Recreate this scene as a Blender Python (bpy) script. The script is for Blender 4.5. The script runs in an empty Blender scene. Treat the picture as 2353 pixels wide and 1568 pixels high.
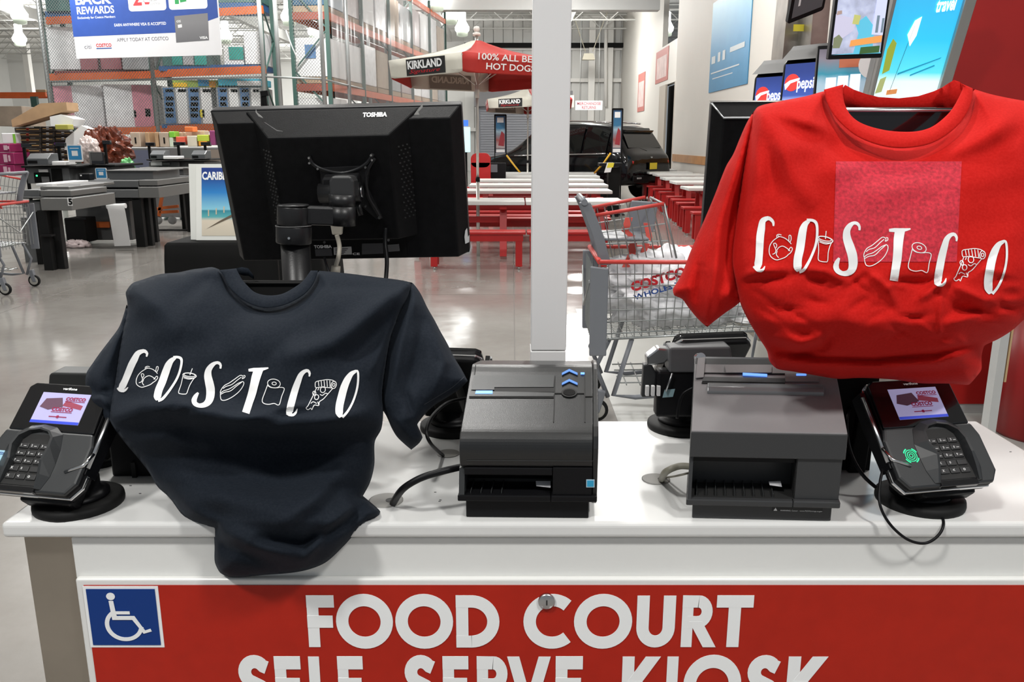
import bpy, bmesh, math, random
import numpy as np
from mathutils import Vector, Matrix
from mathutils.geometry import delaunay_2d_cdt
random.seed(7)
C = bpy.context.scene.collection
R = math.radians
# ---------------------------------------------------------------- camera, light, exposure
TH = R(13.58); FPX = 1900.0; HC = 1.5
cs, sn = math.cos(TH), math.sin(TH)
cam = bpy.data.cameras.new('camera'); camo = bpy.data.objects.new('camera', cam); C.objects.link(camo)
camo.location = (0, 0, HC); camo.rotation_euler = (R(90) - TH, 0, 0)
cam.sensor_fit = 'HORIZONTAL'; cam.sensor_width = 36; cam.lens = 36 * FPX / 2353; cam.clip_start = .05; cam.clip_end = 200
bpy.context.scene.camera = camo
sc = bpy.context.scene
sc.view_settings.view_transform = 'Standard'; sc.view_settings.look = 'None'
sc.view_settings.gamma = 1; sc.view_settings.use_curve_mapping = False
sc.view_settings.exposure = 0.0
w = bpy.data.worlds.new('world'); sc.world = w; w.use_nodes = True
w.node_tree.nodes['Background'].inputs[0].default_value = (.86, .93, 1, 1)
w.node_tree.nodes['Background'].inputs[1].default_value = .28
def area(loc, size, power, col=(1, .985, .95), rot=(0, 0, 0)):
    l = bpy.data.lights.new('bay_light', 'AREA'); l.energy = power; l.size = size; l.color = col; l.shape = 'DISK'
    o = bpy.data.objects.new('bay_light', l); C.objects.link(o); o.location = loc; o.rotation_euler = rot
def glow(loc, power):
    l = bpy.data.lights.new('bay_glow', 'POINT'); l.energy = power; l.shadow_soft_size = .3; l.color = (1, .99, .96)
    o = bpy.data.objects.new('bay_glow', l); C.objects.link(o); o.location = loc
for (x, y, p, up) in [(-2.6, -1.6, 235, 60), (2.6, -1.6, 205, 60), (-1.0, 3.2, 150, 0), (3.0, 3.6, 75, 60), (-5.5, 6, 130, 80), (0, 9, 120, 120), (-7, 13, 170, 160), (2.0, 15, 170, 200), (-4.5, 17.2, 330, 160),
                  (-9.5, 16.5, 260, 160), (-4, 26, 200, 300), (2, 28, 220, 350), (-12, 30, 200, 300), (3, 37, 220, 400), (-8, 42, 200, 400), (-16, 50, 260, 500), (9, 35, 160, 200), (-22, 40, 400, 400), (-24, 56, 600, 700), (-13, 57, 300, 400)]:
    area((x, y, 6.2), .7, p)
    if up: glow((x, y, 6.1), up)

# ---------------------------------------------------------------- pixel <-> world (2353 x 1568 frame)
def at(px, py, Y):
    u = (px - 1176.5) / FPX; v = (784 - py) / FPX
    t = Y / (cs + v * sn)
    return Vector((u * t, Y, HC + t * (-sn + v * cs)))
def onz(px, py, z):
    u = (px - 1176.5) / FPX; v = (784 - py) / FPX
    t = (z - HC) / (-sn + v * cs)
    return Vector((u * t, t * (cs + v * sn), z))
def zat(py, Y): return at(1176, py, Y).z
def xat(px, py, Y): return at(px, py, Y).x

# ---------------------------------------------------------------- materials
MATS = {}
def mat(name, col, rough=.5, metal=0, noise=0, nscale=8, bump=0, bscale=60, emit=0, alpha=1, coat=0, spec=None, trans=0, ecol=None):
    if name in MATS: return MATS[name]
    m = bpy.data.materials.new(name); m.use_nodes = True; nt = m.node_tree; b = nt.nodes['Principled BSDF']
    c = (col[0], col[1], col[2], 1)
    b.inputs['Base Color'].default_value = c; b.inputs['Roughness'].default_value = rough; b.inputs['Metallic'].default_value = metal
    b.inputs['Coat Weight'].default_value = coat
    if spec is not None: b.inputs['Specular IOR Level'].default_value = spec
    if trans: b.inputs['Transmission Weight'].default_value = trans
    if emit:
        b.inputs['Emission Color'].default_value = tuple(ecol or col) + (1,); b.inputs['Emission Strength'].default_value = emit
    if alpha < 1: b.inputs['Alpha'].default_value = alpha
    if noise or bump:
        tc = nt.nodes.new('ShaderNodeTexCoord')
    if noise:
        n = nt.nodes.new('ShaderNodeTexNoise'); n.inputs['Scale'].default_value = nscale; n.inputs['Detail'].default_value = 6
        nt.links.new(tc.outputs['Object'], n.inputs['Vector'])
        cr = nt.nodes.new('ShaderNodeValToRGB'); lo, hi = 1 - noise, 1 + noise
        cr.color_ramp.elements[0].position = .3; cr.color_ramp.elements[1].position = .7
        cr.color_ramp.elements[0].color = (c[0] * lo, c[1] * lo, c[2] * lo, 1); cr.color_ramp.elements[1].color = (min(1, c[0] * hi), min(1, c[1] * hi), min(1, c[2] * hi), 1)
        nt.links.new(n.outputs['Fac'], cr.inputs['Fac']); nt.links.new(cr.outputs['Color'], b.inputs['Base Color'])
        if emit: nt.links.new(cr.outputs['Color'], b.inputs['Emission Color'])
    if bump:
        n2 = nt.nodes.new('ShaderNodeTexNoise'); n2.inputs['Scale'].default_value = bscale; n2.inputs['Detail'].default_value = 4
        nt.links.new(tc.outputs['Object'], n2.inputs['Vector'])
        bp = nt.nodes.new('ShaderNodeBump'); bp.inputs['Strength'].default_value = bump; bp.inputs['Distance'].default_value = .01
        nt.links.new(n2.outputs['Fac'], bp.inputs['Height']); nt.links.new(bp.outputs['Normal'], b.inputs['Normal'])
    MATS[name] = m; return m
def grad_mat(name, stops, axis='Z', lo=0, hi=1, rough=.4, emit=0, noise=0, nscale=6):
    """flat print: colours run along one object axis from lo to hi metres"""
    if name in MATS: return MATS[name]
    m = bpy.data.materials.new(name); m.use_nodes = True; nt = m.node_tree; b = nt.nodes['Principled BSDF']
    tc = nt.nodes.new('ShaderNodeTexCoord'); sp = nt.nodes.new('ShaderNodeSeparateXYZ'); mr = nt.nodes.new('ShaderNodeMapRange')
    mr.inputs['From Min'].default_value = lo; mr.inputs['From Max'].default_value = hi
    cr = nt.nodes.new('ShaderNodeValToRGB'); e = cr.color_ramp.elements
    while len(e) < len(stops): e.new(.5)
    for i, (p, c) in enumerate(stops): e[i].position = p; e[i].color = (*c, 1)
    nt.links.new(tc.outputs['Object'], sp.inputs[0]); nt.links.new(sp.outputs[axis], mr.inputs['Value'])
    src = mr.outputs[0]
    if noise:
        n = nt.nodes.new('ShaderNodeTexNoise'); n.inputs['Scale'].default_value = nscale; n.inputs['Detail'].default_value = 5
        nt.links.new(tc.outputs['Object'], n.inputs['Vector'])
        ma = nt.nodes.new('ShaderNodeMath'); ma.operation = 'MULTIPLY_ADD'; ma.inputs[1].default_value = noise; ma.inputs[2].default_value = -noise / 2
        nt.links.new(n.outputs['Fac'], ma.inputs[0]); ad = nt.nodes.new('ShaderNodeMath'); nt.links.new(ma.outputs[0], ad.inputs[0]); nt.links.new(src, ad.inputs[1]); src = ad.outputs[0]
    nt.links.new(src, cr.inputs['Fac']); nt.links.new(cr.outputs['Color'], b.inputs['Base Color']); b.inputs['Roughness'].default_value = rough
    if emit: nt.links.new(cr.outputs['Color'], b.inputs['Emission Color']); b.inputs['Emission Strength'].default_value = emit
    MATS[name] = m; return m

white_lam = mat('white_laminate', (.80, .80, .78), .32, noise=.02, nscale=3)
white_paint = mat('white_paint', (.78, .77, .74), .5, noise=.03, nscale=1.5)
black_pl = mat('black_plastic', (.005, .005, .006), .42, spec=.22, bump=.08, bscale=900)
black_mat = mat('black_matte', (.006, .006, .006), .6, spec=.12)
printer_blk = mat('printer_black', (.012, .0125, .013), .30, spec=.6, bump=.08, bscale=900)
black_gl = mat('black_gloss', (.006, .006, .007), .08, coat=.4)
dark_gray = mat('dark_gray_plastic', (.035, .037, .038), .35, bump=.06, bscale=1200)
mid_gray = mat('mid_gray_plastic', (.13, .13, .13), .42, bump=.06, bscale=900)
silver = mat('silver', (.55, .56, .57), .28, 1)
chrome = mat('chrome', (.75, .75, .75), .12, 1)
steel = mat('brushed_steel', (.36, .32, .27), .38, .85, noise=.12, nscale=5)
red_paint = mat('red_paint', (.40, .008, .008), .4, noise=.06, nscale=6)
white_print = mat('white_print', (.93, .94, .94), .5)
ink_black = mat('ink_black', (.02, .02, .02), .5)
logo_red = mat('logo_red', (.55, .01, .02), .5)
logo_blue = mat('logo_blue', (.01, .06, .28), .5)
card = mat('cardboard', (.42, .27, .15), .8, noise=.12, nscale=4)
rack_orange = mat('rack_orange', (.62, .11, .02), .5, noise=.1, nscale=5)
rack_green = mat('rack_green', (.045, .10, .085), .5)
galv = mat('galvanised', (.42, .44, .44), .4, .6)
rubber = mat('rubber', (.010, .010, .010), .6, spec=.2)
blue_led = mat('blue_led', (.12, .3, .9), .3, emit=1.2)

# ---------------------------------------------------------------- mesh builder
class MB:
    def __init__(s): s.v = []; s.f = []; s.sm = set()
    def add(s, vs, fs, smooth=False):
        n = len(s.v); s.v += [Vector(v) for v in vs]
        for f in fs:
            if smooth: s.sm.add(len(s.f))
            s.f.append([i + n for i in f])
        return s
    def box(s, a, b, rot=None, piv=None):
        x0, y0, z0 = a; x1, y1, z1 = b
        vs = [Vector(p) for p in [(x0, y0, z0), (x1, y0, z0), (x1, y1, z0), (x0, y1, z0), (x0, y0, z1), (x1, y0, z1), (x1, y1, z1), (x0, y1, z1)]]
        if rot is not None:
            c = Vector(piv) if piv is not None else (Vector(a) + Vector(b)) / 2
            vs = [c + rot @ (v - c) for v in vs]
        return s.add(vs, [(0, 3, 2, 1), (4, 5, 6, 7), (0, 1, 5, 4), (1, 2, 6, 5), (2, 3, 7, 6), (3, 0, 4, 7)])
    def bar(s, p, q, wx, wz=None, up=(0, 0, 1)):
        p = Vector(p); q = Vector(q); wz = wz or wx; d = (q - p).normalized(); up = Vector(up)
        if abs(d.dot(up)) > .98: up = Vector((0, 1, 0))
        a = d.cross(up).normalized(); b = a.cross(d)
        vs = []
        for e in (p, q):
            for (i, j) in ((-1, -1), (1, -1), (1, 1), (-1, 1)): vs.append(e + a * (i * wx / 2) + b * (j * wz / 2))
        return s.add(vs, [(3, 2, 1, 0), (4, 5, 6, 7), (0, 1, 5, 4), (1, 2, 6, 5), (2, 3, 7, 6), (3, 0, 4, 7)])
    def tube(s, pts, r, n=8, caps=True):
        pts = [Vector(p) for p in pts]; rings = []
        up = None
        for i, p in enumerate(pts):
            d = (pts[min(i + 1, len(pts) - 1)] - pts[max(i - 1, 0)]).normalized()
            if up is None:
                up = Vector((0, 0, 1)) if abs(d.z) < .9 else Vector((1, 0, 0))
            a = d.cross(up).normalized(); b = a.cross(d).normalized(); up = b
            rr = r[i] if isinstance(r, (list, tuple)) else r
            rings.append([p + (a * math.cos(t) + b * math.sin(t)) * rr for t in [2 * math.pi * k / n for k in range(n)]])
        vs = [v for rg in rings for v in rg]; fs = []
        for i in range(len(pts) - 1):
            for k in range(n):
                k2 = (k + 1) % n; fs.append((i * n + k, i * n + k2, (i + 1) * n + k2, (i + 1) * n + k))
        s.add(vs, fs, n > 4)
        if caps:
            b0 = len(s.v) - len(vs); s.f.append([b0 + k for k in range(n)][::-1]); s.f.append([b0 + (len(pts) - 1) * n + k for k in range(n)])
        return s
    def lathe(s, prof, c=(0, 0, 0), n=24, ax=Matrix.Identity(3)):
        c = Vector(c); vs = []; fs = []
        for (r, z) in prof:
            for k in range(n):
                t = 2 * math.pi * k / n; vs.append(c + ax @ Vector((r * math.cos(t), r * math.sin(t), z)))
        for i in range(len(prof) - 1):
            for k in range(n):
                k2 = (k + 1) % n; fs.append((i * n + k, i * n + k2, (i + 1) * n + k2, (i + 1) * n + k))
        s.add(vs, fs, True)
        b0 = len(s.v) - len(vs); s.f.append([b0 + k for k in range(n)][::-1]); s.f.append([b0 + (len(prof) - 1) * n + k for k in range(n)])
        return s
    def prism(s, pts, h, fr=None):
        """polygon pts (x,y) extruded from 0 to h along the frame normal; fr=(o,r,u)"""
        if fr is None: fr = (Vector((0, 0, 0)), Vector((1, 0, 0)), Vector((0, 1, 0)))
        o, r, u = [Vector(k) for k in fr]; nn = r.cross(u).normalized(); n = len(pts)
        h0, h1 = h if isinstance(h, tuple) else (0, h)
        vs = [o + r * x + u * y + nn * h0 for x, y in pts] + [o + r * x + u * y + nn * h1 for x, y in pts]
        fs = [list(range(n))[::-1], [n + i for i in range(n)]] + [(i, (i + 1) % n, n + (i + 1) % n, n + i) for i in range(n)]
        return s.add(vs, fs)
    def loft(s, rings, smooth=True, caps=True, closed=True):
        n = len(rings[0]); vs = [v for r in rings for v in r]; fs = []
        for i in range(len(rings) - 1):
            for k in range(n if closed else n - 1):
                k2 = (k + 1) % n; fs.append((i * n + k, i * n + k2, (i + 1) * n + k2, (i + 1) * n + k))
        s.add(vs, fs, smooth)
        if caps:
            b0 = len(s.v) - len(vs); s.f.append([b0 + k for k in range(n)][::-1]); s.f.append([b0 + (len(rings) - 1) * n + k for k in range(n)])
        return s
    def xf(s, m, start=0):
        for i in range(start, len(s.v)): s.v[i] = m @ s.v[i]
        return s
    def build(s, name, m, parent=None, world=True, bevel=0, seg=2, label=None, smooth=False):
        me = bpy.data.meshes.new(name)
        if parent is not None and world:
            iv = wmat(parent).inverted(); me.from_pydata([tuple(iv @ v) for v in s.v], [], s.f)
        else: me.from_pydata([tuple(v) for v in s.v], [], s.f)
        me.polygons.foreach_set('use_smooth', [(smooth or i in s.sm) for i in range(len(s.f))])
        me.materials.append(m); me.update()
        o = bpy.data.objects.new(name, me); C.objects.link(o)
        if parent is not None: o.parent = parent
        if bevel:
            md = o.modifiers.new('bevel', 'BEVEL'); md.width = bevel; md.segments = seg; md.limit_method = 'ANGLE'; md.angle_limit = R(35)
        if label: o['label'] = label
        return o
def wmat(p):
    m = Matrix.Identity(4)
    while p is not None: m = p.matrix_basis @ m; p = p.parent
    return m
def thing(name, label, cat, loc=(0, 0, 0), rz=0, group=None):
    o = bpy.data.objects.new(name, None); C.objects.link(o); o.location = loc; o.rotation_euler = (0, 0, rz); o.empty_display_size = .1
    o['label'] = label; o['category'] = cat
    if group: o['group'] = group
    return o
def tag(o, label, cat, group=None):
    o['label'] = label; o['category'] = cat
    if group: o['group'] = group
    return o
def struct(o): o['kind'] = 'structure'; return o
def stuff(o): o['kind'] = 'stuff'; return o
def kids(o): return [c for c in bpy.data.objects if c.parent == o]
def dup(o, loc=None, rz=None, label=None):
    def cp(a, par):
        b = a.copy(); C.objects.link(b); b.parent = par
        for ch in kids(a): cp(ch, b)
        return b
    n = cp(o, None)
    if loc is not None: n.location = loc
    if rz is not None: n.rotation_euler.z = rz
    if label: n['label'] = label
    return n
def catmull(P, n=6, closed=False):
    P = [Vector(p) for p in P]; out = []; m = len(P)
    rng = range(m) if closed else range(m - 1)
    for i in rng:
        p0 = P[(i - 1) % m] if closed or i > 0 else P[0]; p1 = P[i]; p2 = P[(i + 1) % m]; p3 = P[(i + 2) % m] if closed or i + 2 < m else P[-1]
        for k in range(n):
            t = k / n
            out.append(.5 * ((2 * p1) + (p2 - p0) * t + (2 * p0 - 5 * p1 + 4 * p2 - p3) * t * t + (3 * p1 - p0 - 3 * p2 + p3) * t ** 3))
    if not closed: out.append(P[-1])
    return out
def rrect(x0, y0, x1, y1, r, n=5):
    out = []
    for (cx, cy, a) in ((x1 - r, y1 - r, 0), (x0 + r, y1 - r, 90), (x0 + r, y0 + r, 180), (x1 - r, y0 + r, 270)):
        for k in range(n + 1):
            t = R(a + 90 * k / n); out.append((cx + r * math.cos(t), cy + r * math.sin(t)))
    return out
def circ(cx, cy, r, n=24, ry=None): return [(cx + r * math.cos(2 * math.pi * k / n), cy + (ry or r) * math.sin(2 * math.pi * k / n)) for k in range(n)]
def pbox(mb, x0, y0, x1, y1, Y, d):
    """box whose front face fills the pixel rectangle at distance Y, depth d"""
    ym = (y0 + y1) / 2
    return mb.box((xat(x0, ym, Y), Y, zat(y1, Y)), (xat(x1, ym, Y), Y + d, zat(y0, Y)))
def ptube(pts, r, n=8, mb=None, caps=True):
    return (mb or MB()).tube([at(*p) for p in pts], r, n, caps)
_tc = {}
def text(s, m, parent, fr, size, name='lettering', bold=.0, off=.0008, shear=0, world=True, mirror=False, align='fit', label=None, thick=0):
    """lettering fitted in a box size=(w,h) whose lower-left corner is fr[0]; w None keeps the font's aspect"""
    key = (s, bold, shear)
    if key not in _tc:
        cu = bpy.data.curves.new('t', 'FONT'); cu.body = s; cu.offset = bold; cu.shear = shear; cu.resolution_u = 3; cu.size = 1
        ob = bpy.data.objects.new('t', cu); C.objects.link(ob); bpy.context.view_layer.update()
        me = bpy.data.meshes.new_from_object(ob.evaluated_get(bpy.context.evaluated_depsgraph_get()))
        vs = np.array([v.co[:2] for v in me.vertices]) if len(me.vertices) else np.zeros((1, 2)); fs = [list(p.vertices) for p in me.polygons]
        bpy.data.objects.remove(ob); bpy.data.curves.remove(cu); bpy.data.meshes.remove(me)
        _tc[key] = (vs, fs)
    vs, fs = _tc[key]; mn = vs.min(0); mx = vs.max(0); ex = mx - mn
    w_, h_ = size
    sy = h_ / ex[1]; sx = (w_ / ex[0]) if w_ else sy
    o, r, u = [Vector(k) for k in fr]; r.normalize(); u.normalize(); nn = r.cross(u).normalized()
    mb = MB(); V = []
    for x, y in vs:
        X = (x - mn[0]) * sx; Yy = (y - mn[1]) * sy
        if mirror: X = ex[0] * sx - X
        V.append(o + r * X + u * Yy + nn * off)
    mb.add(V, [f if not mirror else f[::-1] for f in fs])
    return mb.build(name, m, parent, world=world, label=label)
def flat(name, m, parent, fr, pts, off=.001, world=True, th=.0006, label=None):
    return MB().prism(pts, (0, th), (Vector(fr[0]) + Vector(fr[1]).cross(Vector(fr[2])).normalized() * (off - th), fr[1], fr[2])).build(name, m, parent, world=world, label=label)
def quadR(x0, y0, x1, y1): return [(x0, y0), (x1, y0), (x1, y1), (x0, y1)]
FX = Vector((1, 0, 0)); FZ = Vector((0, 0, 1))

def ray(px, py): return Vector(((px - 1176.5) / FPX, cs + (784 - py) / FPX * sn, -sn + (784 - py) / FPX * cs))
def onp(px, py, P0, N):
    d = ray(px, py); o = Vector((0, 0, HC)); return o + d * ((Vector(P0) - o).dot(N) / d.dot(N))
def decal(name, m, parent, pts, P0, N, off=.001, th=.0008, label=None):
    """thin plate lying on the plane (P0,N), corners measured in the photograph"""
    N = Vector(N).normalized(); Q = [onp(x, y, P0, N) for x, y in pts]; n = len(Q)
    a = [q + N * (off - th) for q in Q]; b = [q + N * off for q in Q]
    return MB().add(a + b, [list(range(n))[::-1], [n + i for i in range(n)]] + [(i, (i + 1) % n, n + (i + 1) % n, n + i) for i in range(n)]).build(name, m, parent, label=label)
# ================================================================ SETTING
CEIL = 7.6
def floor_mat():
    m = bpy.data.materials.new('polished_concrete'); m.use_nodes = True; nt = m.node_tree; b = nt.nodes['Principled BSDF']
    tc = nt.nodes.new('ShaderNodeTexCoord')
    n = nt.nodes.new('ShaderNodeTexNoise'); n.inputs['Scale'].default_value = .9; n.inputs['Detail'].default_value = 8; n.inputs['Roughness'].default_value = .65
    nt.links.new(tc.outputs['Object'], n.inputs['Vector'])
    cr = nt.nodes.new('ShaderNodeValToRGB'); e = cr.color_ramp.elements
    e[0].position = .25; e[0].color = (.19, .172, .155, 1); e[1].position = .75; e[1].color = (.33, .318, .30, 1)
    nt.links.new(n.outputs['Fac'], cr.inputs['Fac']); nt.links.new(cr.outputs['Color'], b.inputs['Base Color'])
    b.inputs['Roughness'].default_value = .13; b.inputs['Specular IOR Level'].default_value = .6
    n2 = nt.nodes.new('ShaderNodeTexNoise'); n2.inputs['Scale'].default_value = 3; nt.links.new(tc.outputs['Object'], n2.inputs['Vector'])
    bp = nt.nodes.new('ShaderNodeBump'); bp.inputs['Strength'].default_value = .12; bp.inputs['Distance'].default_value = .02
    nt.links.new(n2.outputs['Fac'], bp.inputs['Height']); nt.links.new(bp.outputs['Normal'], b.inputs['Normal'])
    return m
fm = floor_mat()
fl = struct(MB().box((-36, -5, -.1), (13, 66, 0)).build('floor', fm))
jm = mat('joint_dark', (.10, .09, .08), .5)
for i, x in enumerate([-9.2, -4.6, 0.02, 4.3]):
    MB().box((x - .004, -4, 0), (x + .004, 62, .0008)).build('floor_joint', jm, fl)
for y in [3.6, 8.2, 12.8, 17.4]:
    MB().box((-30, y - .004, 0), (9, y + .004, .0008)).build('floor_joint', jm, fl)
pa = onz(1322, 710, 0)
MB().box((pa.x, 2.4, 0), (3.6, pa.y, .002)).build('painted_patch', mat('pale_floor_paint', (.31, .31, .29), .3, noise=.08, nscale=1.5), fl)
ceil = struct(MB().box((-36, -5, CEIL), (13, 66, CEIL + .1)).build('ceiling', mat('ceiling_deck', (.80, .80, .78), .7, noise=.05, nscale=.8)))
jmb = MB(); zt, zb_ = CEIL - .05, CEIL - .75
jmb.box((-34, -.05, zt - .06), (12, .05, zt)); jmb.box((-34, -.05, zb_), (12, .05, zb_ + .06))
x = -34; k = 0
while x < 12: jmb.bar((x, 0, zt if k % 2 else zb_), (x + .8, 0, zb_ if k % 2 else zt), .035); x += .8; k += 1
jo = jmb.build('ceiling_joist', mat('joist_paint', (.52, .52, .50), .6), ceil, world=False); jo.location = (0, 19, 0)
for i in range(1, 15):
    o = jo.copy(); C.objects.link(o); o.location = (0, 19 + i * 3, 0)
gm = mat('girder_paint', (.60, .60, .58), .6)
for x in (-20, -11.5, -3.2, 2.4):
    MB().box((x - .12, 4, CEIL - 1.15), (x + .12, 64, CEIL - .72)).build('ceiling_girder', gm, ceil)
for Y, x0, x1, z0, z1 in [(23, -6.5, 2.0, 5.35, 5.8), (31, -5, 5.2, 5.2, 5.55)]:
    MB().box((x0, Y, z0 + .8), (x1, Y + .5, z1 + .8)).build('air_duct', mat('duct_paint', (.46, .46, .45), .5), ceil)
# far walls
wb = struct(MB().box((-36, 62, 0), (-8, 62.2, CEIL)).build('wall_back', mat('wall_back_paint', (.66, .66, .64), .7, noise=.05, nscale=.4)))
wl = struct(MB().box((-36.2, 8, 0), (-36, 66, CEIL)).build('wall_left', MATS['wall_back_paint']))
wf = struct(MB().box((-8, 44.6, 0), (6.2, 44.8, CEIL)).build('wall_front', mat('metal_siding', (.60, .60, .58), .55)))
sid = mat('siding_panel', (.66, .66, .64), .5)
pm = MB().box((-.23, 0, 0), (.23, .05, CEIL)).build('siding_panel', sid, wf, world=False); pm.location = (-2.2, 44.54, 0)
for i in range(1, 17):
    o = pm.copy(); C.objects.link(o); o.location = (-2.2 + i * .5, 44.54, 0)
for z in (2.1, 4.55, 6.1): MB().box((-2.4, 44.3, z - .09), (5.6, 44.5, z + .09)).build('wall_girt', white_paint, wf)
for x in (4.05, 4.95): MB().box((x - .16, 44.0, 0), (x + .16, 44.3, CEIL)).build('wall_column', white_paint, wf)
MB().tube([at(1330, 38, 43.8), at(1398, 38, 43.8), at(1392, 60, 43.8), at(1392, 245, 43.8)], .09, 8).build('wall_pipe', white_paint, wf)
MB().box((-2.4, 43.9, CEIL - 1.5), (6, 44.2, CEIL - 1.28)).build('black_rail', black_mat, wf)
wr = struct(MB().box((4.6, 4.9, 0), (4.85, 24.3, CEIL)).build('wall_right', mat('wall_white', (.60, .575, .53), .6, noise=.03, nscale=.6)))
MB().box((4.575, 4.9, .95), (4.6, 24.2, 1.15)).build('trim_1', mat('wood_trim', (.46, .23, .09), .45, noise=.15, nscale=3), wr)
MB().box((4.585, 4.9, 0), (4.6, 24.2, .15)).build('trim_2', mat('base_gray', (.3, .3, .3), .5), wr)
wr2 = struct(MB().box((5.6, 32.5, 0), (5.8, 44.5, CEIL)).box((5.6, 24.3, 0), (5.8, 28.4, 4.9)).box((5.6, 28.4, 3.5), (5.8, 32.5, 4.9)).build('wall_side', mat('wall_side_white', (.58, .56, .52), .6)))
dd = struct(MB().box((5.55, 28.4, 0), (5.62, 29.5, 3.5)).box((5.55, 31.2, 0), (5.62, 32.5, 3.5)).build('door_1', mat('door_jamb', (.40, .36, .31), .5)))
MB().box((5.9, 28.4, 0), (6.0, 32.5, 3.5)).build('door_opening', black_mat, dd)
# roll-up shutter at the far wall, slats are separate
shY = 43.5
shl, shr = xat(1104, 300, shY), xat(1300, 300, shY); shz0, shz1 = 0, zat(245, shY)
sh = struct(MB().box((shl - .12, shY + .1, 0), (shr + .12, shY + .3, shz1 + .5)).build('door_2', mat('shutter_frame', (.28, .29, .32), .5)))
sg = mat('shutter_slat', (.25, .26, .29), .45); nsl = 26
sl0 = MB().box((0, 0, 0), (shr - shl, .06, (shz1 / nsl) * .88)).build('shutter_slat', sg, sh, world=False); sl0.location = (shl, shY, 0)
for i in range(1, nsl):
    o = sl0.copy(); C.objects.link(o); o.location = (shl, shY + (.0), i * shz1 / nsl)
MB().box((shl - .3, shY - .3, shz1), (shr + .3, shY + .3, shz1 + .75)).build('shutter_hood', mat('hood_gray', (.20, .20, .21), .5), sh)
# red wall and its base at the right edge
RW = 4.45
wred = struct(MB().box((xat(2140, 500, RW), RW, .06), (3.9, RW + .12, 3.2)).build('wall_red', mat('wall_red_panel', (.33, .008, .006), .45, noise=.08, nscale=3)))
MB().box((xat(2140, 500, RW), RW + .01, 0), (3.9, RW + .12, .06)).build('baseboard_red', mat('base_pale', (.45, .45, .44), .5), wred)

# ---- high-bay lamps
lamp_body = mat('lamp_housing', (.75, .75, .74), .4)
lamp_glow = mat('lamp_glow', (1, 1, .98), .4, emit=9)
lamp_green = mat('lamp_glass', (.62, .70, .58), .3, emit=.25)
LP = [(45, 38, 35, 'nearer high-bay lamp, upper of the two at the far left'), (45, 92, 42, 'smaller high-bay lamp, lower of the two at the far left'),
      (518, 86, 41, 'high-bay lamp beside the right edge of the blue banner'), (664, 42, 34.5, 'high-bay lamp seen through the fence left of the aisle rack'),
      (1003, 6, 30.7, 'high-bay lamp cut by the top edge, left of the umbrella finial'), (1036, 38, 34, 'high-bay lamp hanging between its two neighbours above the umbrella'),
      (1062, 68, 38.6, 'lowest high-bay lamp right beside the umbrella finial'), (1531, 68, 38, 'high-bay lamp in the gap beside the white wall corner'),
      (722, 76, 43, 'tiny far high-bay lamp seen above the middle rack bay')]
for i, (px, py, Y, lab) in enumerate(LP):
    p = at(px, py, Y)
    t = thing('high_bay_lamp', lab, 'lamp', p, 0, 'high-bay lamps under the warehouse roof')
    if i == 0:
        MB().lathe([(.09, .75), (.17, .7), (.17, .35), (.30, .12), (.32, .1)], n=16).build('lamp_housing', lamp_glow, t, world=False)
        MB().lathe([(.32, .1), (.31, -.02), (.26, -.1)], n=16).build('lamp_shade', lamp_glow, t, world=False)
        MB().lathe([(.255, -.1), (.24, -.26), (.12, -.30)], n=16).build('lamp_glass', lamp_green, t, world=False)
        MB().tube([(0, 0, .74), (0, 0, CEIL - 5.4)], .02, 6).build('hanger_rod', galv, t, world=False)
        proto_lamp = t
    else:
        for ch in kids(proto_lamp):
            c = ch.copy(); C.objects.link(c); c.parent = t
# ================================================================ WAREHOUSE: racks
def seg(Y0, Y1, px0, px1):
    """distance as a function of pixel x for a rack face seen slightly at an angle"""
    return lambda px: Y0 + (Y1 - Y0) * (px - px0) / (px1 - px0)
RY = seg(20.2, 19.0, 105, 610)
FY = seg(18.9, 17.7, 105, 610)
def beam(px0, py0, px1, py1, h, fY, dep=.06):
    a = at(px0, py0, fY(px0)); b = at(px1, py1, fY(px1)); return MB().bar(a, b, dep, h)
rk = thing('pallet_rack', 'orange and green pallet rack behind the wire fence at left', 'rack', at(350, 330, 19.6) * Vector((1, 1, 0)) if False else Vector((at(350, 300, 19.6).x, 19.6, 0)))
for px0, py0, px1, py1 in [(108, 48, 470, 30), (470, 30, 604, 22), (112, 178, 350, 172), (350, 170, 610, 160), (180, 303, 352, 300), (352, 298, 520, 292)]:
    beam(px0, py0, px1, py1, .16, RY).build('beam', rack_orange, rk)
for i, (px) in enumerate([112, 352, 608]):
    Y = RY(px)
    zt_ = 5.6
    for dy in (0, .95):
        MB().box((xat(px, 200, Y) - .05, Y + dy, 0), (xat(px, 200, Y) + .05, Y + dy + .07, zt_)).build('upright', rack_green, rk)
    br = MB()
    for j in range(6): br.bar((xat(px, 200, Y), Y + (.0 if j % 2 else .95), .3 + j * .85), (xat(px, 200, Y), Y + (.95 if j % 2 else .0), 1.15 + j * .85), .03)
    br.build('bracing', rack_green, rk)
def goods(name, label, catg, boxpx, Y, d, m, extra=None, group=None):
    x0, y0, x1, y1 = boxpx
    a = at((x0 + x1) / 2, y1, Y)
    t = thing(name, label, catg, (a.x, Y + d / 2, a.z), 0, group)
    pbox(MB(), x0, y0, x1, y1, Y, d).build('load', m, t, bevel=.01, seg=1)
    if extra:
        for (nm, ex0, ey0, ex1, ey1, mm) in extra: pbox(MB(), ex0, ey0, ex1, ey1, Y - .015, .012).build(nm, mm, t)
    return t
wrap = mat('shrink_wrap', (.80, .80, .82), .3, noise=.12, nscale=9, bump=.3, bscale=14)
pinkw = mat('pink_wrap', (.68, .27, .34), .35, noise=.12, nscale=9, bump=.3, bscale=14)
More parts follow.
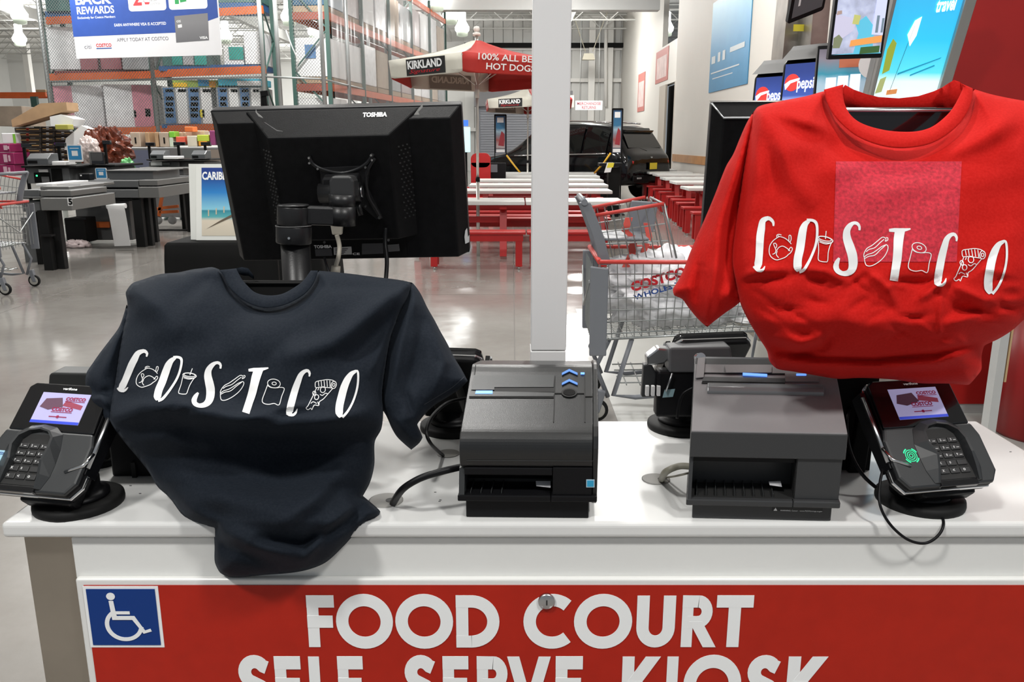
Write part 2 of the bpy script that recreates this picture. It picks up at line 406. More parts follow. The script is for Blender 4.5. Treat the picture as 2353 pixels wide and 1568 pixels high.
dpink = mat('dark_pink', (.30, .10, .12), .4, noise=.15, nscale=8)
greyw = mat('grey_wrap', (.34, .35, .36), .35, noise=.15, nscale=6, bump=.3, bscale=14)
tealw = mat('teal_wrap', (.03, .28, .24), .4, noise=.15, nscale=5)
bluew = mat('blue_print', (.08, .18, .36), .4, noise=.25, nscale=7)
dgreen = mat('dark_green_wrap', (.05, .13, .12), .4, noise=.3, nscale=6)
dblue = mat('dark_blue_wrap', (.03, .09, .16), .35, noise=.3, nscale=4)
tan = mat('tan_box', (.45, .36, .28), .7, noise=.1, nscale=4)
pall_b = mat('blue_pallet', (.02, .09, .25), .5)
pall_r = mat('red_pallet', (.16, .02, .02), .6)
wood = mat('pallet_wood', (.36, .26, .17), .8)
wh = mat('white_carton', (.76, .76, .76), .5)
yel = mat('yellow_label', (.70, .60, .04), .5)
def goods_fr(*a, **k): return goods(*a, **k)
goods('wrapped_pallet', 'pink and white shrink-wrapped pallet load on the lowest beam, left one', 'pallet', (124, 196, 237, 294), 20.3, 1.0, wrap, [('side_band', 125, 198, 168, 292, pinkw)])
goods('wrapped_pallet', 'white and pink shrink-wrapped pallet load with small white tags, right one', 'pallet', (241, 194, 356, 293), 20.0, 1.0, wrap, [('side_band', 306, 196, 355, 291, pinkw), ('tag', 301, 253, 313, 270, wh), ('tag', 334, 250, 346, 268, wh)])
goods('wrapped_pallet', 'plain white wrapped pallet load left of the blue banner', 'pallet', (109, 62, 180, 160), 20.3, 1.0, wrap)
goods('carton', 'dark pink cartons under the left half of the banner', 'carton', (181, 80, 222, 161), 20.2, 1.0, dpink)
goods('carton', 'dark pink cartons under the middle of the banner', 'carton', (228, 80, 276, 160), 20.1, 1.0, dpink)
goods('wrapped_pallet', 'grey wrapped load next to the dark pink cartons under the banner', 'pallet', (278, 80, 345, 160), 20.0, 1.0, greyw)
goods('wrapped_pallet', 'dark green and teal wrapped load under the right part of the banner', 'pallet', (372, 110, 472, 152), 19.5, 1.0, dgreen, [('teal_box', 395, 118, 418, 149, tealw), ('teal_box', 447, 118, 474, 149, tealw), ('grey_box', 420, 118, 444, 149, greyw)])
goods('carton', 'white carton with a teal label right of the banner', 'carton', (514, 105, 560, 149), 19.4, 1.0, wh, [('label', 526, 108, 559, 137, tealw)])
goods('wrapped_pallet', 'tall pale wrapped load beside the right upright of the rack', 'pallet', (561, 72, 600, 148), 19.3, 1.0, wrap)
for i, (a, b, lab) in enumerate([(374, 488, 'pallet of blue and white toy cartons with a yellow label'), (499, 600, 'pallet of blue and white toy cartons nearer the black monitor')]):
    ex = []
    wdt = (b - a) / 4
    for k in range(4):
        x0 = a + 4 + k * wdt
        ex.append(('carton_face', x0, 202, x0 + wdt - 5, 284, wh if k % 2 else bluew))
        ex.append(('label', x0 + 2, 205, x0 + wdt - 8, 212, bluew if k % 2 else wh))
        if not k % 2: ex += [('window', x0 + 3, 222 + 13 * q, x0 + wdt - 8, 231 + 13 * q, dblue) for q in range(4)]
    if i == 0: ex.append(('price_label', 458, 252, 470, 270, yel))
    goods('toy_pallet', lab, 'pallet', (a, 200, b, 286), 19.5 - .15 * i, 1.0, greyw, ex)
goods('wrapped_pallet', 'dark teal wrapped load at the top left behind the banner', 'pallet', (102, -40, 172, 26), 20.2, 1.0, dgreen)
goods('wrapped_pallet', 'dark teal wrapped load at the top right of the banner', 'pallet', (500, -40, 600, 6), 19.4, 1.0, dgreen)
for (x0, y0, x1, y1, Y, m, lab) in [(104, 26, 168, 40, 20.3, pall_b, 'blue pallet on the top beam at the left rack end'), (503, 6, 600, 22, 19.4, pall_b, 'blue pallet on the top beam right of the banner'),
                                    (125, 163, 345, 172, 20.1, pall_r, 'dark red pallets under the dark pink cartons'), (365, 152, 480, 163, 19.5, pall_b, 'blue pallet under the green wrapped load'), (483, 149, 602, 161, 19.3, pall_b, 'blue pallet under the pale tall load'),
                                    (185, 294, 355, 300, 20.0, pall_r, 'dark red pallets under the pink and white wrapped loads'), (372, 286, 500, 294, 19.5, pall_b, 'blue pallet under the toy cartons')]:
    t = tag(MB().build('x', m) if False else pbox(MB(), x0, y0, x1, y1, Y, 1.0).build('pallet', m), lab, 'pallet')
inf = goods('inflatable_box', 'colourful bags of pool toys lying on the toy cartons', 'toy', (396, 184, 500, 201), 19.5, .8, mat('lime', (.35, .5, .1), .4), [('yellow_side', 398, 190, 430, 200, mat('bright_yellow', (.8, .5, .03), .4)), ('blue_side', 455, 183, 480, 198, mat('sky_blue', (.03, .25, .5), .4)), ('orange_side', 480, 187, 496, 201, mat('orange_side', (.75, .35, .03), .4))])
goods('inflatable_box', 'turquoise and white bags lying right of the colourful toys', 'toy', (501, 181, 600, 197), 19.3, .8, mat('cyan', (.05, .40, .55), .4), [('white_side', 545, 186, 600, 197, wh)])
for i, (cx, cy, Y) in enumerate([(155, 33, 20), (540, 20, 19), (168, 168, 20), (290, 165, 19.7), (420, 163, 19.3), (540, 157, 19.1), (306, 296, 19.7), (432, 293, 19.3)]):
    pass
# ---- wire fence: posts, rails and diamond mesh
fz = FY
fen = thing('wire_fence', 'tall galvanised chain-link fence in front of the left racks', 'fence', (xat(350, 300, 18.3), 18.3, 0))
for px in (109, 352, 606):
    Y = FY(px); x = xat(px, 180, Y)
    MB().tube([(x, Y, 1.2), (x, Y, 6.2)], .045, 8).build('post', galv, fen)
a0, b0 = at(112, 188, FY(112)), at(606, 177, FY(606)); MB().tube([a0, b0], .025, 6).build('rail', galv, fen)
def mesh_panel(p0, p1, z0, z1, pitch=.085, r=.0045):
    p0 = Vector(p0); p1 = Vector(p1); L = (p1 - p0).length; d = (p1 - p0) / L; H = z1 - z0; mb = MB()
    n = int((L + H) / pitch)
    nrm = Vector((-d.y, d.x, 0))
    for k in range(n + 1):
        s0 = k * pitch - H
        for sgn in (0, 1):
            a = [max(s0, 0), max(0, -s0)]; e = s0 + H; b = [min(e, L), H - max(0, e - L)]
            if b[0] <= a[0]: continue
            if sgn: a[0], b[0] = L - a[0], L - b[0]
            A = p0 + d * a[0]; B = p0 + d * b[0]; A.z = z0 + a[1]; B.z = z0 + b[1]
            A += nrm * (.003 if sgn else -.003); B += nrm * (.003 if sgn else -.003)
            mb.bar(A, B, r * 2, r * 2, up=nrm)
    return mb
pA = at(112, 200, FY(112)); pB = at(606, 200, FY(606))
stuff(mesh_panel((pA.x, pA.y - .03, 0), (pB.x, pB.y - .03, 0), 1.55, 5.6, .068, .0028).build('wire_mesh', mat('mesh_wire', (.24, .26, .255), .5, .4), fen))
# ---- aisle rack going away to the right behind the fence
ax0 = at(755, 120, 20); ang = 7.5
adir = Vector((math.sin(R(ang)), math.cos(R(ang)), 0)); aperp = Vector((adir.y, -adir.x, 0))
bse = Vector((ax0.x, ax0.y, 0))
ar = thing('pallet_rack', 'long receding pallet rack along the aisle, right of the fence posts', 'rack', bse)
LV = [(2.72, .16), (4.28, .16), (5.85, .16)]
AL = 13.0
for z, h in LV:
    MB().bar(bse + Vector((0, 0, z)), bse + adir * AL + Vector((0, 0, z)), .07, h).build('beam', rack_orange, ar)
    MB().bar(bse - aperp * .85 + Vector((0, 0, z)), bse + Vector((0, 0, z)), .07, h).build('end_beam', mat('end_beam', (.25, .05, .03), .6), ar)
    MB().bar(bse - aperp * .85 + Vector((0, 0, z)), bse - aperp * .85 + adir * AL + Vector((0, 0, z)), .07, h).build('beam', rack_orange, ar)
for k in range(6):
    q = bse + adir * (k * AL / 5)
    MB().bar(q, q + Vector((0, 0, 6.2)), .09).build('upright', rack_green, ar)
    MB().bar(q - aperp * .85, q - aperp * .85 + Vector((0, 0, 6.2)), .09).build('upright', rack_green, ar)
    b_ = MB()
    for j in range(6): b_.bar(q - aperp * (.85 if j % 2 else 0) + Vector((0, 0, .4 + j * .9)), q - aperp * (0 if j % 2 else .85) + Vector((0, 0, 1.3 + j * .9)), .03)
    b_.build('bracing', rack_green, ar)
loads = [('pale carton', wh), ('clear-wrapped grey', greyw), ('pale wrapped', wrap), ('pinkish grey', mat('pinkgrey', (.42, .34, .34), .35, noise=.1, nscale=6)), ('tan', tan)]
names = ['first', 'second', 'third', 'fourth', 'fifth', 'sixth', 'seventh', 'eighth', 'ninth', 'tenth']
for li, (zb2, zt2, row) in enumerate([(1.3, 2.55, 'lowest'), (2.82, 4.0, 'middle'), (4.38, 5.7, 'top')]):
    for k in range(10):
        lo = loads[(k * 2 + li * 3) % 5] if k else [('white', wh), ('white', wh), ('dark blue', None)][li]
        m_ = lo[1] or dblue
        q = bse + adir * (.08 + k * AL / 10) - aperp * .03; h = zt2 - random.uniform(0, .18)
        mb = MB(); L = AL / 10 - random.uniform(.1, .2); vs = []
        for z in (zb2 + .14, h):
            for (aa, bb) in ((0, 0), (L, 0), (L, .8), (0, .8)): vs.append(q + adir * aa - aperp * bb + Vector((0, 0, z)))
        cen = q + adir * L / 2 - aperp * .4; cen.z = zb2
        t = thing('pallet_load', f'{lo[0]} load, {names[k]} from the near end on the {row} shelf of the aisle rack', 'pallet', cen)
        mb.add(vs, [(0, 1, 2, 3)[::-1], (4, 5, 6, 7), (0, 1, 5, 4), (1, 2, 6, 5), (2, 3, 7, 6), (3, 0, 4, 7)]).build('load', m_, t, bevel=.012, seg=1)
        pv = [Vector((v.x, v.y, zb2 + (.0 if i < 4 else .13))) for i, v in enumerate(vs)]
        MB().add(pv, [(0, 1, 2, 3)[::-1], (4, 5, 6, 7), (0, 1, 5, 4), (1, 2, 6, 5), (2, 3, 7, 6), (3, 0, 4, 7)]).build('pallet', wood if li else pall_r, t)
        if k == 0 and li < 2:
            c0 = q - aperp * .56 - adir * .012 + Vector((0, 0, zb2 + .55)); 
            flat('label', bluew, t, (c0, aperp, FZ), quadR(0, 0, .26, .3), .003)
# fence in front of the aisle rack: posts going away
fq = at(742, 120, 18.6); fb = Vector((fq.x, fq.y, 0))
fen2 = thing('wire_fence', 'galvanised fence posts and mesh running along the aisle rack', 'fence', fb)
for px, Y in [(640, 17.9), (742, 17.6), (800, 20.5), (848, 23.5), (888, 26.5)]:
    x = xat(px, 150, Y); MB().tube([(x, Y, 1.2), (x, Y, 6.4)], .045, 8).build('post', galv, fen2)
MB().tube([at(606, 176, 17.75), at(742, 182, 17.6)], .022, 6).build('rail', galv, fen2)
MB().tube([at(742, 182, 17.6), at(800, 196, 20.5), at(848, 207, 23.5), at(888, 216, 26.5)], .02, 6).build('rail', galv, fen2)
q0 = at(676, 120, 17.75); q1 = at(742, 120, 17.6)
stuff(mesh_panel((q0.x, q0.y, 0), (q1.x, q1.y, 0), 1.7, 5.2, .068, .0028).build('wire_mesh', MATS['mesh_wire'], fen2))
MB().tube([at(657, 70, 17.5), at(672, 110, 17.5), at(686, 140, 17.5), at(681, 158, 17.5)], .012, 6).build('hanging_cord', wh, fen2)
# plastic film curtain in front of the aisle rack
film = mat('clear_film', (.8, .82, .84), .18, alpha=.2)
fc = MB(); rr = []
for i in range(41):
    t = i / 40; base = bse + adir * (t * AL * .95) + aperp * (.10 + .04 * math.sin(i * 1.9))
    rr.append([base + Vector((0, 0, 1.3)), base + Vector((0, 0, 5.8))])
fc.loft(rr, True, False, False)
tag(fc.build('plastic_film', film), 'clear wrinkled plastic film hung over the side of the aisle rack', 'film')
# distant structures at far left
fr_ = thing('pallet_rack', 'far orange-beamed rack at the left edge, behind the fence post', 'rack', (xat(50, 220, 26), 26, 0))
MB().box((xat(-60, 215, 26), 26, zat(222, 26)), (xat(104, 215, 26), 26.08, zat(212, 26))).build('beam', rack_orange, fr_)
MB().box((xat(-60, 215, 26), 27, zat(222, 26)), (xat(104, 215, 26), 27.08, zat(212, 26))).build('beam', rack_orange, fr_)
MB().box((xat(70, 215, 26), 25.95, 0), (xat(84, 215, 26), 26.07, zat(222, 26))).build('upright', rack_green, fr_)
goods('carton', 'large plain cardboard carton at the far left behind the fruit boxes', 'carton', (-10, 244, 52, 290), 25, 1.2, tan)
goods('carton', 'brown cardboard carton on the far orange beam', 'carton', (82, 206, 104, 212), 26, .8, card)
col = struct(MB().box((xat(54, 150, 55), 55, 0), (xat(66, 150, 55), 55.4, CEIL)).build('building_column', white_paint)); col['kind'] = 'structure'
# ================================================================ BANNER, CLUTTER, CHECKOUTS
bY = 17.2
ba, bb = at(176, 135, bY + .45), at(510, 124, bY - .3)
br_ = (bb - ba); br_.z = 0; BW = br_.length; br_.normalize(); bo = ba
sb = BW / 334.0   # metres per photograph pixel along the banner
BH = 150 * sb; BT = 190 * sb
ban = thing('banner', 'blue and white hanging credit card rewards banner on the fence', 'banner', ba)
fr = (bo, br_, FZ)
KV = .85
def bflat(nm, m, pts, off=.004): return flat(nm, m, ban, fr, pts, off * .4)
def bs(*p): return [(x * sb, y * sb * KV) for x, y in p]
navy = mat('banner_blue', (.035, .085, .34), .45, noise=.05)
MB().prism(bs((0, 0), (334, 0), (334, 190), (0, 190)), (-.01, 0), fr).build('sheet', mat('banner_white', (.72, .72, .74), .5), ban)
bflat('blue_field', navy, bs((-1, 50), (235, 52), (332, 82), (332, 190), (-1, 190)))
def btext(s, x, y, w_, h_, m=white_print, bold=.0, off=.006): return text(s, m, ban, (bo + br_ * x * sb + FZ * y * sb * KV, br_, FZ), (w_ * sb, h_ * sb * KV), bold=bold, off=off * .4)
btext('BACK', 13, 121, 84, 24, bold=.03); btext('REWARDS', 14, 100, 87, 17, bold=.02); btext('Exclusively for Costco Members', 14, 88, 88, 7)
btext('EARN ANYWHERE VISA IS ACCEPTED', 98, 70, 118, 6.5, bold=.01)
btext('APPLY TODAY AT COSTCO', 100, 36, 118, 8, mat('banner_grey_ink', (.15, .15, .18), .5))
btext('citi', 22, 22, 16, 9, MATS['banner_grey_ink']); btext('COSTCO', 50, 25, 36, 8, logo_red, .03); bflat('underline', logo_blue, bs((50, 21), (86, 21), (86, 23), (50, 23)), .006)
for x0 in (135, 226):
    bflat('rounded_panel', white_print, [(x * sb, y * sb * KV) for x, y in rrect(x0, 102, x0 + 85, 190, 7)], .006)
btext('2', 146, 114, 20, 36, mat('banner_red', (.6, .05, .06), .5), .03, .008); btext('FROM', 184, 122, 16, 4, MATS['banner_grey_ink'], 0, .008); btext('COSTCO', 184, 115, 22, 4, MATS['banner_grey_ink'], 0, .008)
cartp = [(168, 124), (171, 124), (173, 116), (182, 116), (184, 121), (173, 121)]
bflat('cart_symbol', MATS['banner_red'], bs(*cartp), .009)
btext('1', 240, 114, 9, 36, mat('banner_green', (.03, .35, .10), .5), .03, .008); bflat('note_symbol', MATS['banner_green'], bs((252, 117), (266, 119), (264, 127), (251, 125)), .009)
bflat('card_picture', grad_mat('card_grey', [(0, (.10, .10, .11)), (1, (.22, .22, .23))], 'Z', 0, .6), bs((235, 30), (308, 33), (310, 92), (236, 88)), .007)
btext('VISA', 288, 36, 18, 6, white_print, .02, .009); bflat('chip', wh, bs((242, 62), (251, 63), (251, 70), (242, 69)), .009); btext('citi', 240, 74, 9, 6, white_print, 0, .009)

# cardboard bins and loose boxes under the rack
tint = lambda n, c: mat(n, c, .5, noise=.05)
YB = 16.5
for i, (x0, x1, m, lab) in enumerate([(300, 322, tan, 'first tan die-cut carton on the grey shelf'), (334, 343, card, 'narrow brown carton second on the grey shelf'), (356, 364, card, 'narrow brown carton third on the grey shelf'), (366, 388, tan, 'wide tan die-cut carton with a slot, before the coloured ones')]):
    goods('open_carton', lab, 'carton', (x0, 304, x1, 338), YB, .3, m, [('slot', (x0 + x1) / 2 - 1.5, 316, (x0 + x1) / 2 + 1.5, 330, black_mat)] if x1 - x0 > 15 else None)
cols = [((388, 302, 401, 316), 'bright_green', (.20, .55, .05), 'bright green carton above the white one'), ((389, 316, 398, 338), 'white_small', (.6, .68, .55), 'small white-green carton under the bright green one'),
        ((401, 304, 420, 335), 'tan_b', (.50, .36, .25), 'tan carton beside the bright green one'), ((404, 314, 425, 332), 'salmon_red', (.75, .12, .07), 'red and white carton in the coloured row'),
        ((424, 291, 443, 303), 'orange_red', (.75, .17, .04), 'orange-red carton on top of the coloured row'), ((426, 300, 470, 313), 'tan_c', (.52, .38, .28), 'tan carton lying behind the coloured row'),
        ((430, 312, 452, 337), 'cream_box', (.68, .62, .50), 'cream open carton in the coloured row'), ((453, 310, 480, 325), 'lime_box', (.50, .62, .06), 'lime green carton in the coloured row'),
        ((456, 324, 476, 336), 'orange_box', (.80, .35, .03), 'orange carton under the lime green one'), ((482, 300, 494, 334), 'magenta_box', (.28, .05, .16), 'maroon carton at the right of the coloured row'),
        ((494, 302, 516, 311), 'green_b', (.25, .60, .10), 'flat green carton next to the black monitor'), ((498, 286, 512, 302), 'cyan_b', (.05, .45, .60), 'cyan carton standing on the flat green one'), ((502, 311, 520, 330), 'cyan_c', (.04, .35, .45), 'cyan carton under the flat green one')]
for (b, n, c, lab) in cols: goods('carton', lab, 'carton', b, YB + (.32 if 'tan' in n else 0), .25, tint(n, c))
goods('shelf_unit', 'grey low shelf unit carrying the coloured cartons', 'shelf', (302, 339, 522, 500), YB - .2, .8, mid_gray, [('translucent_panel', 302, 345, 346, 392, mat('bluish_bin', (.10, .11, .16), .4)), ('dark_panel', 420, 344, 468, 372, mat('smoke', (.12, .13, .13), .3)), ('brown_panel', 478, 344, 520, 374, mat('brown_panel', (.22, .18, .15), .6))])
# fruit boxes
fruit = mat('fruit_box', (.035, .026, .02), .6); fr_l = mat('fruit_label', (.42, .26, .10), .6); fr_r = mat('fruit_mark', (.5, .06, .03), .5)
ords = ['top', 'second', 'third', 'fourth', 'fifth', 'sixth', 'seventh', 'eighth', 'ninth']
for ci, (x0, x1, ytop, nm) in enumerate([(33, 93, 293, 'left'), (94, 124, 291, 'middle'), (125, 163, 302, 'right')]):
    for k in range(8 if ci < 2 else 6):
        y0 = ytop + k * 12.3
        t = goods('fruit_box', f'{ords[k]} dark printed fruit box in the {nm} stack beside the checkouts', 'box', (x0, y0, x1, y0 + 11.6), 15.2 + .05 * ci, .5, fruit,
              [('label_strip', x0 + 4, y0 + 3.5, x1 - 4, y0 + 5.5, fr_l), ('label_mark', (x0 + x1) / 2 - 3, y0 + 1.5, (x0 + x1) / 2 + 3, y0 + 6.5, fr_r if ci == 0 else wh)], 'stacked dark fruit boxes')
        if ci == 2 and k == 2: t['label'] = 'fruit box with a purple band in the right stack'; pbox(MB(), x0, y0 + 1, x1 - 8, y0 + 6, 15.2, .012).build('purple_band', mat('purple', (.15, .03, .30), .5), t)
t = tag(MB().prism([(0, 0), (1.0, .28), (1.0, .42), (.55, .40), (0, .12)], (0, -.4), (at(28, 292, 15), FX, FZ)).build('torn_carton', card), 'torn cardboard tray lying on the left fruit box stack', 'carton')
t = tag(MB().prism([(0, 0), (.35, 0), (.42, .12), (.20, .2), (.0, .16)], (0, -.4), (at(117, 290, 15), FX, FZ)).build('white_carton', wh), 'white open carton on the right fruit box stack', 'carton')
goods('fruit_bag', 'yellow-green bag of fruit on the right fruit box stack', 'bag', (126, 286, 156, 298), 14.8, .2, mat('yellow_green', (.35, .33, .06), .5))
mg = mat('magenta_carton', (.24, .012, .08), .5, noise=.1)
for k, (x0, y0, x1, y1) in enumerate([(-8, 330, 22, 350), (-8, 351, 33, 378), (-8, 379, 34, 404)]):
    goods('wine_carton', f'{["upper","middle","lower"][k]} magenta printed carton at the left edge', 'carton', (x0, y0, x1, y1), 14.6, .5, mg, [('print', x0 + 16, y0 + 4, x0 + 24, y1 - 5, mat('pale_pink', (.55, .35, .42), .5)), ('print', x0 + 27 if k else x0 + 25, y0 + 6, x0 + 31 if k else x0 + 28, y1 - 7, MATS['pale_pink'])], 'magenta cartons at the left edge')
goods('carton', 'white carton with green side behind the magenta cartons', 'carton', (4, 306, 33, 330), 15, .5, wh, [('green_edge', 30, 308, 35, 330, MATS['bright_green'])])
# brown crinkled film heap
def blob(name, m, c, r, lab, catg, seed=1, amp=.25, fs=3.0, n=20, par=None, flat0=None):
    from mathutils import noise
    mb = MB(); rings = []
    for i in range(n + 1):
        ph = math.pi * i / n; ring = []
        for j in range(n * 2):
            th = 2 * math.pi * j / (n * 2); d = Vector((math.sin(ph) * math.cos(th), math.sin(ph) * math.sin(th), math.cos(ph)))
            k = 1 + amp * noise.noise(d * fs + Vector((seed * 7.1, 0, 0))) + amp * .5 * noise.noise(d * fs * 2.7 + Vector((0, seed * 3.3, 0)))
            p = Vector((d.x * r[0] * k, d.y * r[1] * k, d.z * r[2] * k))
            if flat0 is not None: p.z = max(p.z, flat0)
            ring.append(Vector(c) + p)
        rings.append(ring)
    mb.loft(rings, name != 'wrapped_heap', False)
    o = mb.build(name, m, par); 
    if par is None: tag(o, lab, catg)
    return o
brn = mat('brown_film', (.13, .03, .015), .25, noise=.5, nscale=9)
blob('wrapped_heap', brn, at(245, 352, 14.8), (.42, .3, .42), 'heap of shiny brown crinkled film behind the checkout screen', 'film heap', 3, .3, 5, 34)
blob('clear_bag', mat('clear_bag', (.5, .42, .40), .2, noise=.3, nscale=14), at(205, 345, 14.4), (.16, .15, .22), 'pale crumpled plastic beside the brown heap', 'bag', 5, .28, 5, 28)
blob('green_bag', mat('green_bag', (.10, .38, .12), .35, noise=.3, nscale=12), at(294, 382, 13.9), (.10, .1, .12), 'small bright green bag beside the brown heap', 'bag', 6, .4, 4)
tag(MB().prism([(0, 0), (.55, 0), (.62, .3), (.35, .42), (.05, .2)], (0, -.2), (at(148, 345, 15), FX, FZ)).build('white_tray', wh), 'large white tray leaning behind the blue sign', 'tray')

# ---- checkout lanes
lane = mat('lane_grey', (.095, .098, .10), .45, noise=.04, nscale=3); lane_l = mat('lane_light', (.125, .125, .12), .45); lane_d = mat('lane_dark', (.010, .010, .010), .5, spec=.15)
def lanepart(t, rect, Y, d, m, name='panel', bev=.006): return pbox(MB(), *rect, Y, d).build(name, m, t, bevel=bev, seg=1)
def leg(t, x0, y0, x1, Y, d=.09):
    """x0 left px at top; x1 right px; leg reaches the floor"""
    a, b = xat(x0, (y0 + 550) / 2, Y), xat(x1, (y0 + 550) / 2, Y)
    return MB().box((a, Y, 0), (b, Y + d, zat(y0, Y))).build('leg', lane_d, t, bevel=.005, seg=1)
# lane numbered 5
L1 = thing('checkout_counter', 'grey checkout counter end with the number 5 and black legs', 'counter', (xat(110, 500, 9.9), 10.0, 0))
Y5 = 9.75
lanepart(L1, (50, 463, 92, 487), Y5 + .15, 1.0, lane, 'side_panel'); lanepart(L1, (93, 456, 164, 484), Y5, 1.1, lane_l, 'end_panel')
lanepart(L1, (50, 437, 90, 454), Y5 + .3, .9, lane, 'bumper'); lanepart(L1, (92, 438, 163, 452), Y5 + .2, .9, lane_l, 'bumper')
lanepart(L1, (45, 454, 167, 457), Y5 + .1, 1.1, lane_d, 'shadow_gap'); lanepart(L1, (92, 429, 158, 437), Y5 + .4, .9, lane_l, 'upper_rail')
lanepart(L1, (82, 422, 120, 428), Y5 + .6, .9, wh, 'belt_edge'); lanepart(L1, (120, 425, 185, 432), Y5 + .7, .9, lane_l, 'belt_edge')
text('5', black_mat, L1, (at(159, 471, Y5), FX, FZ), (None, .075), bold=.05, off=.012); flat('number_plate', wh, L1, (at(157, 473, Y5), FX, FZ), quadR(0, 0, .055, .095), .006)
for x0, x1, dy in [(74, 88, .5), (88, 110, 0), (115, 137, .1)]: leg(L1, x0, 484, x1, Y5 + .05 + dy)
lanepart(L1, (50, 500, 80, 560), 10.6, .6, mid_gray, 'under_panel'); lanepart(L1, (56, 560, 85, 612), 10.5, .5, lane, 'under_panel')
lanepart(L1, (92, 540, 118, 545), Y5, .1, lane_d, 'stretcher')
# middle lane
L2 = thing('checkout_counter', 'grey checkout counter in the middle behind the paper roll', 'counter', (xat(275, 480, 12.3), 12.6, 0))
Yc = 12.0
lanepart(L2, (186, 415, 318, 431), Yc + .1, 1.2, lane, 'bumper'); lanepart(L2, (319, 414, 362, 427), Yc + .1, 1.2, lane_l, 'bumper')
lanepart(L2, (182, 432, 316, 436), Yc + .15, 1.1, lane_d, 'shadow_gap'); lanepart(L2, (184, 436, 318, 455), Yc, 1.2, lane, 'side_panel'); lanepart(L2, (318, 430, 365, 455), Yc, 1.2, lane_l, 'end_panel')
lanepart(L2, (250, 393, 352, 414), Yc + .4, 1, lane, 'upper_rail'); lanepart(L2, (243, 391, 361, 394), Yc + .35, 1, lane_l, 'top_edge'); lanepart(L2, (166, 456, 320, 460), Yc + .05, 1.2, lane_d, 'underside')
lanepart(L2, (160, 436, 184, 455), Yc + .3, 1, lane_d, 'opening')
lanepart(L2, (176, 462, 300, 552), Yc + .5, .4, mat('under_grey', (.09, .09, .09), .5), 'cabinet')
lanepart(L2, (197, 510, 250, 524), Yc + .45, .05, mat('orange_strip', (.45, .10, .02), .5), 'orange_strip'); lanepart(L2, (232, 465, 246, 480), Yc + .46, .03, mid_gray, 'vent')
for x0, x1, dy in [(307, 328, 0), (326, 345, .15), (344, 357, .6)]: leg(L2, x0, 455, x1, Yc + .05 + dy)

pr = tag(MB().prism([(0, 0), (.25, 0), (.25, .012), (0, .012)], .01).build('x', wh), '', '') if False else None
pA = onz(263, 566, 0); pt = thing('paper_roll', 'long white paper hanging from its roll down to the floor', 'paper', (pA.x + .12, pA.y, 0))
rings = []
for i in range(15):
    t = i / 14; rings.append((at(245 + 18 * t ** .8, 475 + 91 * t, 11.75), at(284 + 16 * t ** .8, 473 + 92 * t, 11.75)))
mb = MB(); mb.loft([[a, b, b + Vector((0, .004, 0)), a + Vector((0, .004, 0))] for a, b in rings], False); mb.build('sheet', mat('paper', (.78, .78, .78), .6), pt)
MB().tube([at(246, 475, 11.8), at(289, 473, 11.8)], .035, 12).build('roll', MATS['paper'], pt)
goods('waste_bin', 'black bin standing under the middle checkout', 'bin', (150, 502, 196, 558), 12.0, .35, black_mat, [('rim', 149, 501, 197, 505, black_pl)])
blob('crumpled_paper', mat('pinkish_paper', (.60, .50, .50), .7), onz(178, 563, .04), (.19, .1, .07), 'crumpled pale paper on the floor by the black bin', 'paper', 2, .5, 5, 14, flat0=-.04)
# back lane
L3 = thing('checkout_counter', 'grey checkout counter furthest right behind the travel sign', 'counter', (xat(395, 440, 14.2), 14.4, 0))
lanepart(L3, (360, 404, 430, 417), 14.0, 1.2, lane, 'bumper'); lanepart(L3, (362, 419, 428, 424), 14.05, 1.2, lane_d, 'shadow_gap'); lanepart(L3, (362, 424, 432, 441), 14.0, 1.2, lane, 'side_panel')
lanepart(L3, (350, 389, 422, 403), 14.2, 1.2, mid_gray, 'upper_rail'); lanepart(L3, (320, 385, 430, 389), 14.1, 1.2, lane_l, 'top_edge'); lanepart(L3, (422, 394, 444, 402), 14.5, 1, lane_l, 'belt_edge')
for x0, x1, dy in [(416, 424, .4), (428, 438, 0), (438, 446, .2)]: leg(L3, x0, 442, x1, 14.1 + dy)
lanepart(L3, (358, 528, 440, 533), 14.3, .1, lane_d, 'base_bar')
# register stands on the lanes
L4 = thing('register_stand', 'grey register cabinet with a green light behind counter 5', 'register', (xat(100, 400, 12.6), 12.8, 0))
lanepart(L4, (62, 386, 160, 422), 12.6, .8, lane, 'cabinet'); lanepart(L4, (78, 397, 115, 420), 12.58, .02, black_mat, 'recess'); lanepart(L4, (118, 388, 142, 420), 12.58, .02, black_mat, 'recess')
lanepart(L4, (82, 402, 86, 406), 12.56, .01, mat('green_led', (.05, .9, .3), .4, emit=2), 'indicator'); lanepart(L4, (88, 389, 110, 396), 12.57, .02, wh, 'label_plate'); lanepart(L4, (48, 381, 175, 386), 12.5, 1, lane_d, 'top'); lanepart(L4, (95, 406, 113, 419), 12.56, .01, mid_gray, 'panel')
L5 = thing('register_stand', 'grey register cabinet under the two blue signs', 'register', (xat(210, 400, 13), 13.2, 0))
lanepart(L5, (158, 384, 258, 418), 13.0, .8, lane, 'cabinet'); lanepart(L5, (150, 378, 264, 383), 12.9, 1, lane_d, 'top')
L6 = thing('register_stand', 'grey register cabinet right of the brown film heap', 'register', (xat(380, 380, 14.6), 14.8, 0))
lanepart(L6, (342, 372, 412, 388), 14.6, .8, lane, 'cabinet'); lanepart(L6, (346, 372, 372, 381), 14.57, .02, wh, 'label_plate'); lanepart(L6, (373, 373, 390, 380), 14.57, .02, mid_gray, 'label_plate'); lanepart(L6, (336, 366, 482, 369), 14.5, 1, lane_d, 'top'); lanepart(L6, (414, 372, 470, 386), 14.7, .8, lane_l, 'cabinet')
